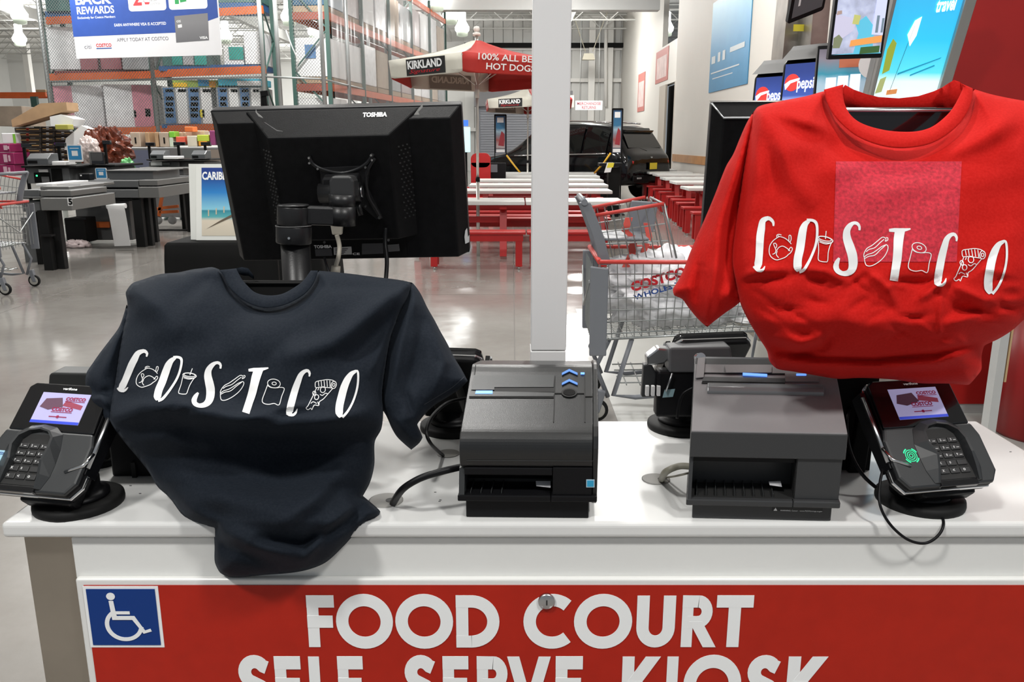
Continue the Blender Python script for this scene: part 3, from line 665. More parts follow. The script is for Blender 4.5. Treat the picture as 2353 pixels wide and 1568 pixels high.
def printer_small(px0, py0, px1, py1, Y, lab):
    a = at(px0, py1, Y); b = at(px1, py0, Y); W = b.x - a.x; H = b.z - a.z
    t = thing('receipt_printer', lab, 'printer', ((a.x + b.x) / 2, Y, a.z))
    MB().prism([(0, 0), (.3, 0), (.3, H), (.12, H), (0, H * .55)], (-W / 2, W / 2), (Vector((a.x + b.x, 2 * Y, 2 * a.z)) / 2, Vector((0, 1, 0)), FZ)).build('body', mat('printer_grey', (.08, .085, .09), .3), t, bevel=.01)
    MB().box((a.x + .02, Y - .01, a.z + H * .15), (a.x + W * .5, Y + .0, a.z + H * .4)).build('slot', black_mat, t)
    return t
printer_small(62, 353, 108, 380, 12.3, 'grey receipt printer with shiny lid on the left register'); printer_small(345, 346, 374, 366, 14.3, 'black receipt printer on the right register')
printer_small(440, 346, 470, 366, 14.4, 'dark printer near the travel sign')
def screen_thing(rect, Y, lab, m=black_gl):
    x0, y0, x1, y1 = rect; a = at((x0 + x1) / 2, y1, Y)
    t = thing('register_screen', lab, 'screen', (a.x, Y, a.z)); pbox(MB(), x0, y0, x1, y1, Y, .05).build('screen', m, t, bevel=.01); pbox(MB(), x0 - 3, y0 - 2, x0, y1, Y + .05, .1).build('side', lane_l, t)
    return t
screen_thing((208, 350, 239, 378), 12.8, 'black register screen between the blue sign and the brown heap')
def blue_sign(x0, y0, x1, y1, Y, lab):
    a = at(x0, y1, Y); b = at(x1, y0, Y); W = b.x - a.x; H = b.z - a.z
    t = thing('counter_sign', lab, 'sign', ((a.x + b.x) / 2, Y, a.z)); fr = (a, FX, FZ)
    MB().prism(rrect(0, 0, W, H, .02), (-.008, 0), fr).build('board', wh, t)
    flat('blue_print', mat('sign_blue', (.03, .22, .45), .4), t, fr, quadR(W * .07, H * .12, W * .93, H * .95), .002)
    flat('white_square', wh, t, fr, quadR(W * .3, H * .35, W * .7, H * .65), .003); flat('text_line', wh, t, fr, quadR(W * .2, H * .78, W * .8, H * .82), .003)
blue_sign(157, 333, 187, 372, 12.5, 'larger blue and white sign standing on the register'); blue_sign(221, 386, 244, 412, 12.38, 'small blue and white sign hanging on the middle counter front')
goods('scanner', 'black hand scanner on the middle counter', 'scanner', (180, 399, 206, 414), 12.2, .15, black_pl, [('lens', 184, 402, 187, 405, wh)])
for i, (px, py, pw, py1, Y, lab) in enumerate([(60, 336, 20, 385, 12.9, 'customer display pole left over the fruit boxes'), (139, 334, 22, 380, 13.0, 'customer display pole in front of the purple band'), (245, 329, 18, 380, 13.2, 'customer display pole in front of the brown heap'), (345, 333, 20, 370, 14.7, 'customer display pole left of the coloured cartons'),
                                       (412, 332, 26, 368, 14.8, 'customer display pole below the red and white carton'), (473, 332, 22, 366, 14.9, 'customer display pole nearest the black monitor')]):
    a = at(px, py1, Y); t = thing('display_pole', lab, 'display', (a.x, Y, a.z)); zt3 = zat(py, Y)
    MB().box((a.x - .02, Y, a.z if i else 0), (a.x + .02, Y + .03, zt3)).build('pole', black_mat, t)
    MB().box((xat(px - pw / 2, py, Y), Y - .02, zt3 - .02), (xat(px + pw / 2, py, Y), Y + .04, zt3 + .04)).build('display', black_gl, t, bevel=.006)
goods('belt_papers', 'white papers on the left register top', 'paper', (106, 371, 150, 380), 12.4, .3, wh)
goods('belt_papers', 'white papers on the right register top', 'paper', (374, 359, 408, 366), 14.3, .3, wh)
# orange flat-bed trolleys under the counters
org = mat('trolley_orange', (.55, .12, .02), .5)
tr = thing('flatbed_trolley', 'orange trolley with wheels parked behind the right counter', 'trolley', (xat(390, 500, 15), 15, 0))
for a, b in [((372, 452), (366, 492)), ((366, 492), (366, 497)), ((372, 478), (410, 474)), ((368, 488), (410, 486)), ((360, 480), (372, 480))]: MB().bar(at(*a, 15), at(*b, 15), .05).build('frame_bar', org, tr)
for px in (363, 396):
    c = at(px, 506, 15); MB().lathe([(.03, -.02), (.075, -.018), (.08, 0), (.075, .018), (.03, .02)], c, 16, Matrix.Rotation(R(90), 3, 'X')).build('wheel', mat('wheel_grey', (.25, .25, .25), .5), tr)
# ---- far left cart and right cart
wire = mat('cart_wire', (.36, .38, .38), .32, .75); cart_pl = mat('cart_plastic', (.17, .18, .20), .4); cart_red = mat('cart_red', (.55, .05, .04), .4)
def make_cart(lab, loc, rz, withbag):
    """local: x from handle (0) to nose (1.12), y from near side (0) to far side (.64)"""
    t = thing('shopping_cart', lab, 'cart', loc, rz)
    B = lambda m: m
    zr, zb = .89, .46; Lr, Wd = 1.12, .64; x0 = .03
    def side(y, yb):
        m = MB()
        for k in range(25):
            u = k / 24; xt = x0 + u * (Lr - x0); xb = x0 + .04 + u * (Lr - .16)
            m.tube([(xt, y, zr), (xb, yb, zb + .06 * u)], .0024, 4, False)
        for q in range(6):
            s = (q + 1) / 6.5; m.tube([(x0 + .04 * s, y + (yb - y) * s, zr + (zb - zr) * s), (Lr - .12 * s, y + (yb - y) * s, zr + (zb + .06 - zr) * s)], .0032, 4, False)
        m.tube([(x0 + .04, yb, zb), (Lr - .12, yb, zb + .06)], .006, 6)
        return m
    side(0, .06).build('basket_side', wire, t, world=False); side(Wd, Wd - .06).build('basket_side', wire, t, world=False)
    m = MB()
    for k in range(13):
        y = .06 + k * (Wd - .12) / 12; m.tube([(Lr - .12, y, zb + .06), (Lr, y * 1.18 - .055, zr)], .0024, 4, False)
    for q in range(6):
        s = (q + .5) / 6; m.tube([(Lr - .12 * (1 - s), .06 * (1 - s), zb + .06 + (zr - zb - .06) * s), (Lr - .12 * (1 - s), Wd - .06 * (1 - s), zb + .06 + (zr - zb - .06) * s)], .003, 4, False)
    m.build('basket_front', wire, t, world=False)
    m = MB()
    for k in range(15):
        y = .06 + k * (Wd - .12) / 14; m.tube([(x0 + .04, y, zb), (Lr - .12, y, zb + .06)], .0024, 4, False)
    for k in range(22):
        x = x0 + .06 + k * .045; m.tube([(x, .06, zb + .003 + .055 * (x / Lr)), (x, Wd - .06, zb + .003 + .055 * (x / Lr))], .0024, 4, False)
    m.build('basket_floor', wire, t, world=False)
    for y in (0, Wd): MB().tube([(x0, y, zr), (Lr, y, zr)], .0115, 8).build('rim', cart_red, t, world=False)
    MB().tube([(x0, 0, zr), (x0 - .01, Wd, zr)], .014, 8).build('rim', cart_red, t, world=False); MB().tube([(Lr, 0, zr), (Lr, Wd, zr)], .0115, 8).build('rim', cart_red, t, world=False)
    # plastic rear panels
    MB().prism([(-.015, .39), (.075, .39), (.075, .86), (-.02, .87)], (0, .018), (Vector((0, -.012, 0)), FX, FZ)).build('corner_guard', cart_pl, t, world=False, bevel=.006)
    MB().prism([(-.015, .39), (.075, .39), (.075, .86), (-.02, .87)], (0, .018), (Vector((0, Wd + .02, 0)), FX, FZ)).build('corner_guard', cart_pl, t, world=False, bevel=.006)
    MB().tube([(-.02, .02, .78), (-.03, Wd / 2, .6), (-.02, Wd - .02, .78)], .006, 6).build('rear_bar', wire, t, world=False)
    m = MB()
    for k in range(11): m.tube([(.0, .05 + k * .054, .45), (.0, .05 + k * .054, .86)], .003, 4, False)
    m.build('rear_gate', wire, t, world=False)
    # handle frame and child seat tier
    for y in (.10, Wd - .04):
        MB().loft([[Vector((x + a, y + b, z)) for a, b in ((-.03, -.012), (.03, -.012), (.03, .012), (-.03, .012))] for x, z in ((.07, .86), (.03, 1.0), (-.02, 1.13), (-.05, 1.19))], False).build('handle_post', cart_pl, t, world=False, bevel=.006)
    MB().tube([(-.05, .08, 1.19), (-.05, Wd - .02, 1.19)], .017, 10).build('handle_bar', cart_pl, t, world=False)
    MB().tube([(.0, .10, 1.12), (.36, .06, 1.185)], .010, 8).build('seat_rim', cart_red, t, world=False); MB().tube([(.0, Wd - .04, 1.12), (.33, Wd - .06, 1.185)], .010, 8).build('seat_rim', cart_red, t, world=False)
    m = MB()
    for y, d in ((.1, -.04), (Wd - .04, -.02)):
        for k in range(9):
            u = k / 8; m.tube([(.01 + u * .34, y + d * u, 1.12 + .06 * u), (.06 + u * .36, y, .90)], .003, 4, False)
        m.tube([(.02, y, 1.03), (.38, y, 1.08)], .004, 4, False); m.tube([(.03, y, .97), (.40, y, .99)], .004, 4, False)
    m.tube([(.36, .06, 1.185), (.36, Wd - .06, 1.185)], .006, 6); m.tube([(.36, .06, 1.185), (.44, .08, .90)], .006, 6); m.tube([(.36, Wd - .06, 1.185), (.44, Wd - .08, .90)], .006, 6)
    for k in range(7): m.tube([(.05, .14 + k * .06, 1.0), (.32, .14 + k * .06, .97)], .003, 4, False)
    m.build('child_seat', wire, t, world=False)
    MB().prism([(0, 0), (.17, .02), (.19, .19), (.04, .2)], (0, .014), (Vector((.20, Wd * .75, .975)), FX, FZ)).build('seat_back', cart_pl, t, world=False, bevel=.01)
    MB().box((.06, .12, .985), (.30, Wd - .1, 1.0)).build('seat_pan', cart_pl, t, world=False, bevel=.008)
    st = mat('seat_strap', (.65, .09, .07), .6)
    MB().loft([[Vector((x + a, .22 + b, z)) for a, b in ((-.02, -.004), (.02, -.004), (.02, .004), (-.02, .004))] for x, z in ((.20, 1.10), (.18, 1.03), (.23, .99), (.22, .90), (.19, .83))], False).build('strap', st, t, world=False)
    MB().loft([[Vector((x + a, .34 + b, z)) for a, b in ((-.016, -.004), (.016, -.004), (.016, .004), (-.016, .004))] for x, z in ((.31, 1.06), (.33, .98), (.30, .90), (.26, .84))], False).build('strap', st, t, world=False)
    # chassis, lower rack, wheels
    for y in (.08, Wd - .08):
        MB().tube([(.10, y, .46), (.03, y, .30), (.10, y, .13)], .013, 8).build('frame_tube', cart_pl, t, world=False)
        MB().tube([(.22, y, .46), (.13, y, .14), (.25, y, .13), (1.0, y, .2), (1.03, y, .5)], .014, 8).build('frame_tube', cart_pl, t, world=False)
    m = MB()
    for k in range(9): m.tube([(.2 + k * .075, .08, .2), (.2 + k * .075, Wd - .08, .2)], .004, 4, False)
    for k in range(4): m.tube([(.16, .12 + k * .13, .2), (.95, .12 + k * .13, .22)], .004, 4, False)
    m.build('lower_rack', wire, t, world=False)
    AX = Matrix.Rotation(R(90), 3, 'X')
    for x, y in ((.04, .06), (.04, Wd - .06), (1.0, .1), (1.0, Wd - .1)):
        w_ = MB().lathe([(.02, -.014), (.056, -.014), (.062, -.008), (.062, .008), (.056, .014), (.02, .014)], (x, y, .062), 22, AX).build('wheel', rubber, t, world=False)
        MB().lathe([(.008, -.017), (.040, -.0155), (.044, -.0145), (.044, .0145), (.040, .0155), (.008, .017)], (x, y, .062), 22, AX).build('hub', mat('hub_grey', (.35, .34, .31), .5), w_, world=False)
        MB().prism([(x - .028, .05), (x + .012, .05), (x + .045, .17), (x + .0, .18)], (-.022, .022), (Vector((0, y, 0)), FX, FZ)).build('caster_fork', cart_pl, t, world=False, bevel=.004)
    return t
fA = at(1378, 603, 4.28)
rc = make_cart('grey wire shopping cart with red rims and white bags, behind the card reader', (fA.x - .03, 4.28, 0), R(-1.5), True)
# bags inside
bagm = mat('white_bag', (.80, .80, .82), .4, bump=.5, bscale=9)
bx, by = rc.location.x, rc.location.y
bg = thing('plastic_bag', 'crumpled white plastic bag with red lettering in the shopping cart', 'bag', (bx + .42, by + .3, .5))
blob('bag', bagm, (bx + .42, by + .30, .70), (.36, .2, .21), '', '', 4, .36, 3.2, 40, bg)
tp = at(1453, 672, 4.36); dirb = (at(1600, 628, 4.36) - tp); dirb.y = 0; upb = Vector((-dirb.z, 0, dirb.x)).normalized()
text('COSTCO', logo_red, bg, (tp, dirb, upb), (.30, .055), bold=.05, off=.001); text('WHOLESALE', logo_blue, bg, (tp - upb * .045, dirb, upb), (.30, .03), bold=.03, off=.001)
blob('plastic_bag', bagm, (bx + .66, by + .33, .64), (.22, .2, .15), 'smaller white plastic bag at the front of the shopping cart', 'bag', 9, .4, 3, 22)
blob('paper_sheet', mat('paper_sheet', (.7, .7, .7), .6), (bx + .92, by + .3, .535), (.15, .16, .02), 'flat white papers on the floor of the shopping cart', 'paper', 8, .2, 2, 16)
fB = at(20, 560, 8.3)
lc = make_cart('empty wire shopping cart cut by the left edge before counter 5', (fB.x + .02, 8.75, 0), R(180), False)
# ================================================================ travel sign on black cloth
tY = 5.9
ta = at(456, 552, tY); tb = at(600, 552, tY)
tb_x = (640 - 1176.5) / 1900 * 5.9
tt = thing('draped_table', 'black cloth draped over a table behind the black monitor', 'table', ((xat(385, 600, tY) + xat(720, 600, tY)) / 2, tY + .3, 0))
x0, x1 = xat(383, 620, tY - .12), xat(735, 620, tY - .12); zt4 = ta.z - .005
mb = MB(); ring = []
for j, (zz, grow, wv) in enumerate([(zt4, -.02, 0), (zt4 - .02, .0, .003), (zt4 - .12, .01, .01), (zt4 - .3, .02, .02), (.02, .04, .04)]):
    rg = []
    N = 48; per = [(x0, tY - .12), (x1, tY - .12), (x1, tY + .6), (x0, tY + .6)]
    for s in range(4):
        for k in range(N // 4):
            t_ = k / (N // 4); a, b = per[s], per[(s + 1) % 4]; px_, py_ = a[0] + (b[0] - a[0]) * t_, a[1] + (b[1] - a[1]) * t_
            cx_, cy_ = (x0 + x1) / 2, tY + .24; d = Vector((px_ - cx_, py_ - cy_, 0)); 
            q = Vector((px_, py_, zz)) + d.normalized() * (grow + wv * math.sin((s * 12 + k) * 2.1)); rg.append(q)
    ring.append(rg)
mb.loft(ring[::-1], True); mb.build('tablecloth', mat('black_cloth', (.007, .007, .007), .85, spec=.15), tt)
sg_ = thing('travel_sign', 'folded travel card with a beach picture and the word Caribbean', 'sign', ((ta.x + tb.x) / 2, tY, ta.z))
za = zat(378, tY) - ta.z; Wt = 1.18 * (tb.x - ta.x); tilt = .10
u = Vector((0, .12, za)).normalized(); fr = (ta, FX, u); Ht = za / u.z
MB().prism(quadR(-.015, 0, Wt, Ht), (-.01, 0), fr).build('front_board', mat('card_white', (.75, .76, .72), .5), sg_)
MB().prism([(0, 0), (-.06, 0), (-.075, Ht), (0, Ht)], (-.012, -.002), (ta + Vector((-.01, .02, 0)), Vector((1, -.3, 0)), u)).build('side_board', MATS['card_white'], sg_)
flat('picture', grad_mat('beach_picture', [(0, (.62, .56, .45)), (.22, (.70, .62, .50)), (.27, (.10, .42, .45)), (.36, (.03, .25, .33)), (.38, (.25, .60, .75)), (.62, (.02, .22, .58)), (.85, (.008, .05, .28)), (1, (.008, .03, .20))], 'Z', .03, Ht * .95, .35), sg_, fr, quadR(.025, .03, Wt, Ht * .95), .002)
flat('driftwood', mat('driftwood', (.12, .09, .06), .7), sg_, fr, [(.06, .08), (.30, .19), (.30, .215), (.15, .135)], .0035)
text('CARIBBEAN', white_print, sg_, (ta + FX * .03 + u * Ht * .79, FX, u), (.272, .058), bold=.035, off=.004)
for k in range(5): flat('beach_post', mat('post_cream', (.6, .5, .35), .6), sg_, fr, quadR(.07 + k * .055, .17 + k * .012, .078 + k * .055, .215 + k * .012), .0035)
tag(MB().bar(at(612, 250, 5.2), at(607, 212, 5.2), .02).bar(at(603, 250, 5.2), at(603, 212, 5.2), .015).bar(at(600, 216, 5.2), at(617, 214, 5.2), .03).box((xat(603,250,5.2),5.2,.0),(xat(603,250,5.2)+.03,5.23,zat(240,5.2))).build('easel', black_mat), 'tip of a black folding easel rising behind the black monitor', 'easel')
# ================================================================ FOOD COURT: tables, benches, umbrellas
top_w = mat('table_white', (.66, .67, .65), .35, noise=.04, nscale=3)
def make_table(lab, x0, x1, Y, grp):
    L = x1 - x0; t = thing('picnic_table', lab, 'table', ((x0 + x1) / 2, Y + .35, 0), 0, grp)
    for k in range(4):
        MB().box((-L / 2, -.35 + k * .18, .70), (L / 2, -.35 + k * .18 + .165, .75)).build('plank', top_w, t, world=False, bevel=.006, seg=1)
    for sx in ((-L / 2 + .28), (L / 2 - .28)):
        MB().bar((sx, -.12, .70), (sx, -.30, .03), .09, .05).build('leg', red_paint, t, world=False); MB().bar((sx, .12, .70), (sx, .30, .03), .09, .05).build('leg', red_paint, t, world=False)
        MB().box((sx - .045, -.3, .645), (sx + .045, .3, .698)).build('cross_brace', red_paint, t, world=False)
    MB().box((-L / 2 + .3, -.03, .45), (L / 2 - .3, .03, .53)).build('stretcher', red_paint, t, world=False)
    return t
def make_bench(lab, x0, x1, Y, grp):
    L = x1 - x0; t = thing('bench', lab, 'bench', ((x0 + x1) / 2, Y + .13, 0), 0, grp)
    MB().box((-L / 2, -.14, .42), (L / 2, .14, .455)).build('seat', red_paint, t, world=False, bevel=.006, seg=1)
    MB().box((-L / 2 + .03, -.12, .34), (L / 2 - .03, -.095, .42)).build('apron', red_paint, t, world=False)
    for sx in (-L / 2 + .08, L / 2 - .08):
        for sy in (-.09, .10):
            l = MB().box((sx - .04, sy - .025, .035), (sx + .04, sy + .025, .42)).build('leg', red_paint, t, world=False)
            MB().tube([(sx, sy, 0), (sx, sy, .036)], .016, 8).build('levelling_foot', chrome, l, world=False)
    return t
rows = [10.75, 13.1, 14.9, 16.8, 18.7, 20.6]
ordn = ['nearest', 'second', 'third', 'fourth', 'fifth', 'farthest']
GT = 'white-topped picnic tables in the food court'; GB = 'red benches of the food court'
lefts = [905, 960, 1078, 1095, 1110, 1150]
for i, Y in enumerate(rows):
    if i == 0:
        make_table('nearest picnic table left of the white pole, carrying the big umbrella', xat(905, 460, Y), xat(1206, 460, Y), Y, GT)
        make_table('nearest picnic table right of the white pole', xat(1209, 460, Y), xat(1436, 460, Y), Y, GT)
    else:
        rt = [0, 1408, 1398, 1387, 1378, 1370][i]; lf = lefts[i]; xl, xr = xat(lf, 430, Y), xat(rt, 430, Y)
        make_table(f'{ordn[i]} row picnic table counted from the white pole', xl, (xl + xr) / 2 if False else xr, Y, GT)
bl = [9.86, 11.6, 12.05, 12.75, 14.1, 15.9, 17.7, 19.7]
for i, Y in enumerate(bl):
    if i == 0:
        make_bench('front red bench left of the white pole with two legs showing', xat(980, 530, Y), xat(1208, 530, Y), Y, GB)
        make_bench('front red bench reaching behind the white pole', xat(1211, 530, Y), xat(1404, 530, Y), Y, GB)
    else:
        make_bench(f'{["","second","third","fourth","fifth","sixth","seventh","eighth"][i]} red bench row back, between the white-topped tables by the pole', xat(960, 490, Y), xat([0, 1405, 1403, 1400, 1395, 1388, 1382, 1376][i], 490, Y), Y, GB)
for i, (Y, x) in enumerate([(13.9, 1583), (15.9, 1554), (17.6, 1529), (19.6, 1510), (21, 1492), (23.0, 1479)]):
    X = xat(x, 420, Y); make_table(f'{ordn[i]} picnic table of the column along the white wall', X, min(X + 1.6, 4.5), Y, GT)
for i, (Y, x) in enumerate([(12.6, 1596), (13.6, 1573), (14.6, 1560), (15.5, 1547), (16.3, 1536), (17.8, 1517), (19.0, 1503), (20.2, 1489), (21.8, 1475)]):
    X = xat(x, 450, Y); make_bench(f'{["nearest","second","third","fourth","fifth","sixth","seventh","eighth","farthest"][i]} red bench of the column along the white wall', X, min(X + 1.6, 4.45), Y, GB)
can_w = mat('canopy_white', (.62, .60, .52), .7, noise=.03); can_r = mat('canopy_red', (.42, .018, .012), .7, noise=.05)
def umbrella(lab, loc, rot0, sc_=1.0, far=False):
    t = thing('umbrella', lab, 'umbrella', loc, 0, 'red and white umbrellas standing in the picnic tables')
    t.rotation_euler.x = R(-2.5); Rr, zr, za_, dv = 1.17 * sc_, 2.45, 2.77, .215
    alu = mat('umbrella_pole', (.62, .61, .57), .3, .5)
    MB().tube([(0, 0, 0), (0, 0, 1.0)], .024, 10).build('lower_pole', alu, t, world=False); MB().tube([(0, 0, 1.0), (0, 0, 2.82)], .019, 10).build('upper_pole', alu, t, world=False)
    MB().tube([(0, 0, .98), (0, 0, 1.04)], .03, 10).build('pole_clamp', black_mat, t, world=False)
    MB().tube([(0, 0, 2.05), (0, 0, 2.25)], .03, 10).build('runner', alu, t, world=False)
    MB().lathe([(.001, .12), (.03, .11), (.042, .08), (.03, .05), (.02, .045), (.05, .03), (.05, 0)][::-1], (0, 0, 2.82), 14).build('finial', mat('finial_white', (.7, .66, .62), .4), t, world=False)
    cn = [Vector((Rr * math.sin(rot0 + k * math.pi / 3), -Rr * math.cos(rot0 + k * math.pi / 3), zr)) for k in range(6)]
    ap = Vector((0, 0, za_))
    for k in range(6):
        a, b = cn[k], cn[(k + 1) % 6]; m = can_r if k % 2 == 0 else can_w
        mb = MB(); N = 6; rings = []
        for i in range(N + 1):
            s = i / N; ring = []
            for j in range(N + 1):
                q = a.lerp(b, j / N); p = ap.lerp(q, max(s, .06)); p.z -= .06 * math.sin(math.pi * s) * (.6 + .4 * math.sin(math.pi * j / N)) * (1 if s < 1 else 0); ring.append(p)
            rings.append(ring)
        for dz in (.08, .17, dv - .012, dv):
            ring = []
            for j in range(N + 1):
                tt_ = j / N; e = .0
                if dz == dv: tt_ = min(max(tt_, .05), .95)
                q = a.lerp(b, tt_); out = Vector((q.x, q.y, 0)).normalized()
                ring.append(q - FZ * dz - out * .03 * dz / dv)
            rings.append(ring)
        mb.loft(rings, True, False, False)
        o = mb.build('canopy_panel', m, t, world=False, label='red panel' if k % 2 == 0 else 'white panel')
        o.modifiers.new('thickness', 'SOLIDIFY').thickness = .004
        rgt = (b - a).normalized(); out = Vector(((a + b).x, (a + b).y, 0)).normalized(); L = (b - a).length
        upv = (FZ * dv + out * .03).normalized()
        base = a - FZ * dv - out * .03
        if k % 2:
            box0 = base + rgt * L * .24 + upv * .015 + out * .006
            flat('label_box', ink_black, o, (box0, rgt, upv), [(0, 0), (L * .53, 0), (L * .53 + .012, .19), (.012, .19)], .002, world=False)
            text('KIRKLAND', white_print, o, (box0 + rgt * .03 + upv * .075, rgt, upv), (L * .47, .095), bold=.04, off=.005, world=False)
            text('Signature', logo_red, o, (box0 + rgt * .05 + upv * .012, rgt, upv), (L * .42, .055), bold=.0, shear=.4, off=.005, world=False)
            inb = box0 - out * .018 + rgt * L * .53; lr = -rgt
            flat('label_box_back', mat('label_faded', (.20, .17, .14), .7), o, (inb, lr, upv), [(0, 0), (L * .53, 0), (L * .53, .19), (0, .19)], .002, world=False)
            text('KIRKLAND', mat('letters_faded', (.45, .40, .33), .7), o, (inb + lr * .03 + upv * .08, lr, upv), (L * .47, .09), bold=.04, off=.005, world=False, mirror=True)
        else:
            text('100% ALL BEEF', white_print, o, (base + rgt * L * .17 + upv * .15 + out * .006, rgt, upv), (L * .70, .075), bold=.015, off=.004, world=False)
            text('HOT DOGS', white_print, o, (base + rgt * L * .26 + upv * .045 + out * .006, rgt, upv), (L * .54, .075), bold=.015, off=.004, world=False)
    for k in range(6):
        MB().bar((0, 0, za_ - .05), cn[k] - FZ * .02, .014).build('rib', alu, t, world=False); MB().bar((0, 0, 2.2), cn[k].lerp(ap, .5) - FZ * .05, .012).build('strut', alu, t, world=False)
    return t
u1 = at(1095, 190, 11.05); umbrella('big red and white umbrella left of the white pole', (u1.x, 11.1, 0), R(-6 + 0))
u2 = at(1213, 300, 20.9); umbrella('small far umbrella behind the big one, beside the white pole', (u2.x, 20.95, 0), R(4))
# ================================================================ CAR
def car():
    S = 1.12; rear = at(1497, 400, 21.6)
    t = thing('car', 'black sport utility car with a yellow plate parked behind the picnic tables', 'car', (rear.x, 21.6, 0), R(139)); t.scale = (1, 1, 1)
    paint = mat('car_paint', (.003, .003, .004), .08); glass = mat('car_glass', (.012, .014, .014), .04, spec=.6)
    st = [(0, .52, .62, .98, .78, .80, .72), (.04, .42, .80, 1.06, .90, .88, .76), (.16, .36, .98, 1.14, .95, .93, .80), (.34, .34, 1.04, 1.40, .97, .95, .76), (.56, .33, 1.06, 1.66, .98, .955, .72), (.75, .33, 1.05, 1.71, .98, .955, .70),
          (1.5, .33, 1.03, 1.77, .98, .955, .70), (2.3, .33, 1.01, 1.76, .98, .955, .70), (2.95, .33, .99, 1.62, .98, .95, .68), (3.35, .33, .98, 1.32, .98, .95, .72), (3.7, .33, .97, 1.08, .98, .94, .80), (4.3, .34, .93, 1.02, .96, .91, .72), (4.65, .38, .82, .90, .90, .84, .62), (4.8, .45, .68, .72, .74, .70, .5)]
    rings = []
    for x, zb, zm, zt_, w0, w1, w2 in st:
        h = [(w0 * .94, zb), (w0, zb + .12), (w0 * 1.0, (zb + zm) / 2 + .05), (w1, zm), ((w1 + w2) / 2 + .02, (zm + zt_) / 2), (w2, zt_ - .04), (w2 * .82, zt_)]
        ring = [Vector((x, -y, z)) for y, z in h] + [Vector((x, 0, zt_ + .015))] + [Vector((x, y, z)) for y, z in h[::-1]]
        rings.append([v * S for v in ring])
    mb = MB(); mb.loft(rings, True, True); body = mb.build('body', paint, t, world=False)
    body.modifiers.new('subdivision', 'SUBSURF').levels = 1; body.modifiers['subdivision'].render_levels = 2
    sm = lambda x: [np.interp(x, [s[0] for s in st], [s[i] for s in st]) for i in range(1, 7)]
    for sgn in (-1, 1):
        for (xa, xb, nm) in ((.62, 1.25, 0), (1.32, 2.15, 1), (2.22, 3.15, 2)):
            mb = MB(); lo = []; hi = []
            for i in range(9):
                x = xa + (xb - xa) * i / 8; zb, zm, zt_, w0, w1, w2 = sm(x)
                ins = .05 + (.2 * max(0, (x - 2.9)) if nm == 2 else 0) + (.12 * max(0, .85 - x) if nm == 0 else 0)
                lo.append(Vector((x, sgn * (w1 - .01 + .022), zm + .03)) * S); top = zt_ - ins - .04
                f = (top - zm) / (zt_ - zm); hi.append(Vector((x, sgn * (w1 + (w2 - w1) * f + .028), top)) * S)
            mb.loft([lo, [(a + b) / 2 + Vector((0, sgn * .012, 0)) for a, b in zip(lo, hi)], hi], True, False, False); mb.build('side_window', glass, t, world=False)
        pts = [Vector((x, sgn * (sm(x)[4] + .022), sm(x)[1] + .015)) * S for x in (.6, 1, 1.5, 2, 2.5, 3, 3.3)]; MB().tube(pts, .02, 6).build('chrome_trim', chrome, t, world=False)
        pts = [Vector((x, sgn * (sm(x)[5] * .93), sm(x)[2] + .035)) * S for x in (.75, 1.2, 1.8, 2.4, 2.9)]; MB().tube(pts, .024, 6).build('roof_rail', chrome, t, world=False)
        MB().box((.02, sgn * .62 - .26, .93), (.10, sgn * .62 + .26, 1.04)).build('tail_light', mat('tail_red', (.45, .012, .014), .15, emit=.12), t, world=False, bevel=.03)
        for x in (.88, 3.8):
            AX = Matrix.Rotation(R(90), 3, 'X')
            w_ = MB().lathe([(.25, -.12), (.34, -.12), (.375, -.09), (.375, .09), (.34, .12), (.25, .12)], (x, sgn * .93, .375), 28, AX).build('wheel', rubber, t, world=False)
            MB().lathe([(.05, -.125), (.24, -.11), (.25, .11), (.05, .125)], (x, sgn * .93, .375), 12, AX).build('rim', mat('rim_grey', (.12, .12, .12), .3, .8), w_, world=False)
            a_ = MB(); a_.tube([(x + .46 * math.cos(q), sgn * 1.03, .375 + .46 * math.sin(q)) for q in [math.pi * k / 12 for k in range(13)]], .022, 6); a_.build('wheel_arch', black_mat, t, world=False)
        MB().box((1.9, sgn * 1.0, 1.02), (2.1, sgn * 1.0 + .012, 1.05)).build('door_handle', paint, t, world=False)
    # rear window, spoiler, plate, wiper, badge
    rw = [Vector((.205, y, 1.19)) * S for y in (-.70, -.35, 0, .35, .70)]; rt_ = [Vector((.50, y, 1.63)) * S for y in (-.60, -.3, 0, .3, .60)]
    nv = Vector((-.83, 0, .55)) * .022
    MB().loft([[v + nv for v in rw], [(a + b) / 2 + nv * 1.4 for a, b in zip(rw, rt_)], [v + nv for v in rt_]], True, False, False).build('rear_window', glass, t, world=False)
    MB().prism([(.38, 1.78), (.75, 1.83), (.75, 1.77), (.42, 1.72)], (-.66, .66), (Vector((0, 0, 0)), FX, FZ)).build('spoiler', black_gl, t, world=False, bevel=.01)
    MB().box((-.045, -.19, .80), (-.02, .19, .98)).build('plate_holder', black_mat, t, world=False)
    MB().box((-.052, -.17, .81), (-.045, .17, .97)).build('license_plate', mat('plate_yellow', (.72, .55, .03), .4), t, world=False)
    MB().prism(circ(0, 0, .045, 14), .012, (Vector((.03, 0, 1.12)), Vector((0, -1, 0)), Vector((.4, 0, .9)).normalized())).build('badge', silver, t, world=False)
    MB().bar((.14, .05, 1.26), (.25, .38, 1.36), .02).build('rear_wiper', black_mat, t, world=False)
    MB().box((-.02, -.86, .50), (.03, .86, .66)).build('lower_bumper', black_pl, t, world=False, bevel=.02)
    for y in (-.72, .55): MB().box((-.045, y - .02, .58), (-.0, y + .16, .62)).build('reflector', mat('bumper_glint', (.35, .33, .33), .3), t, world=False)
    MB().box((1.55, 1.0 - .02, 1.14), (1.8, 1.03, 1.32)).build('window_sticker', wh, t, world=False)
    return t
car()
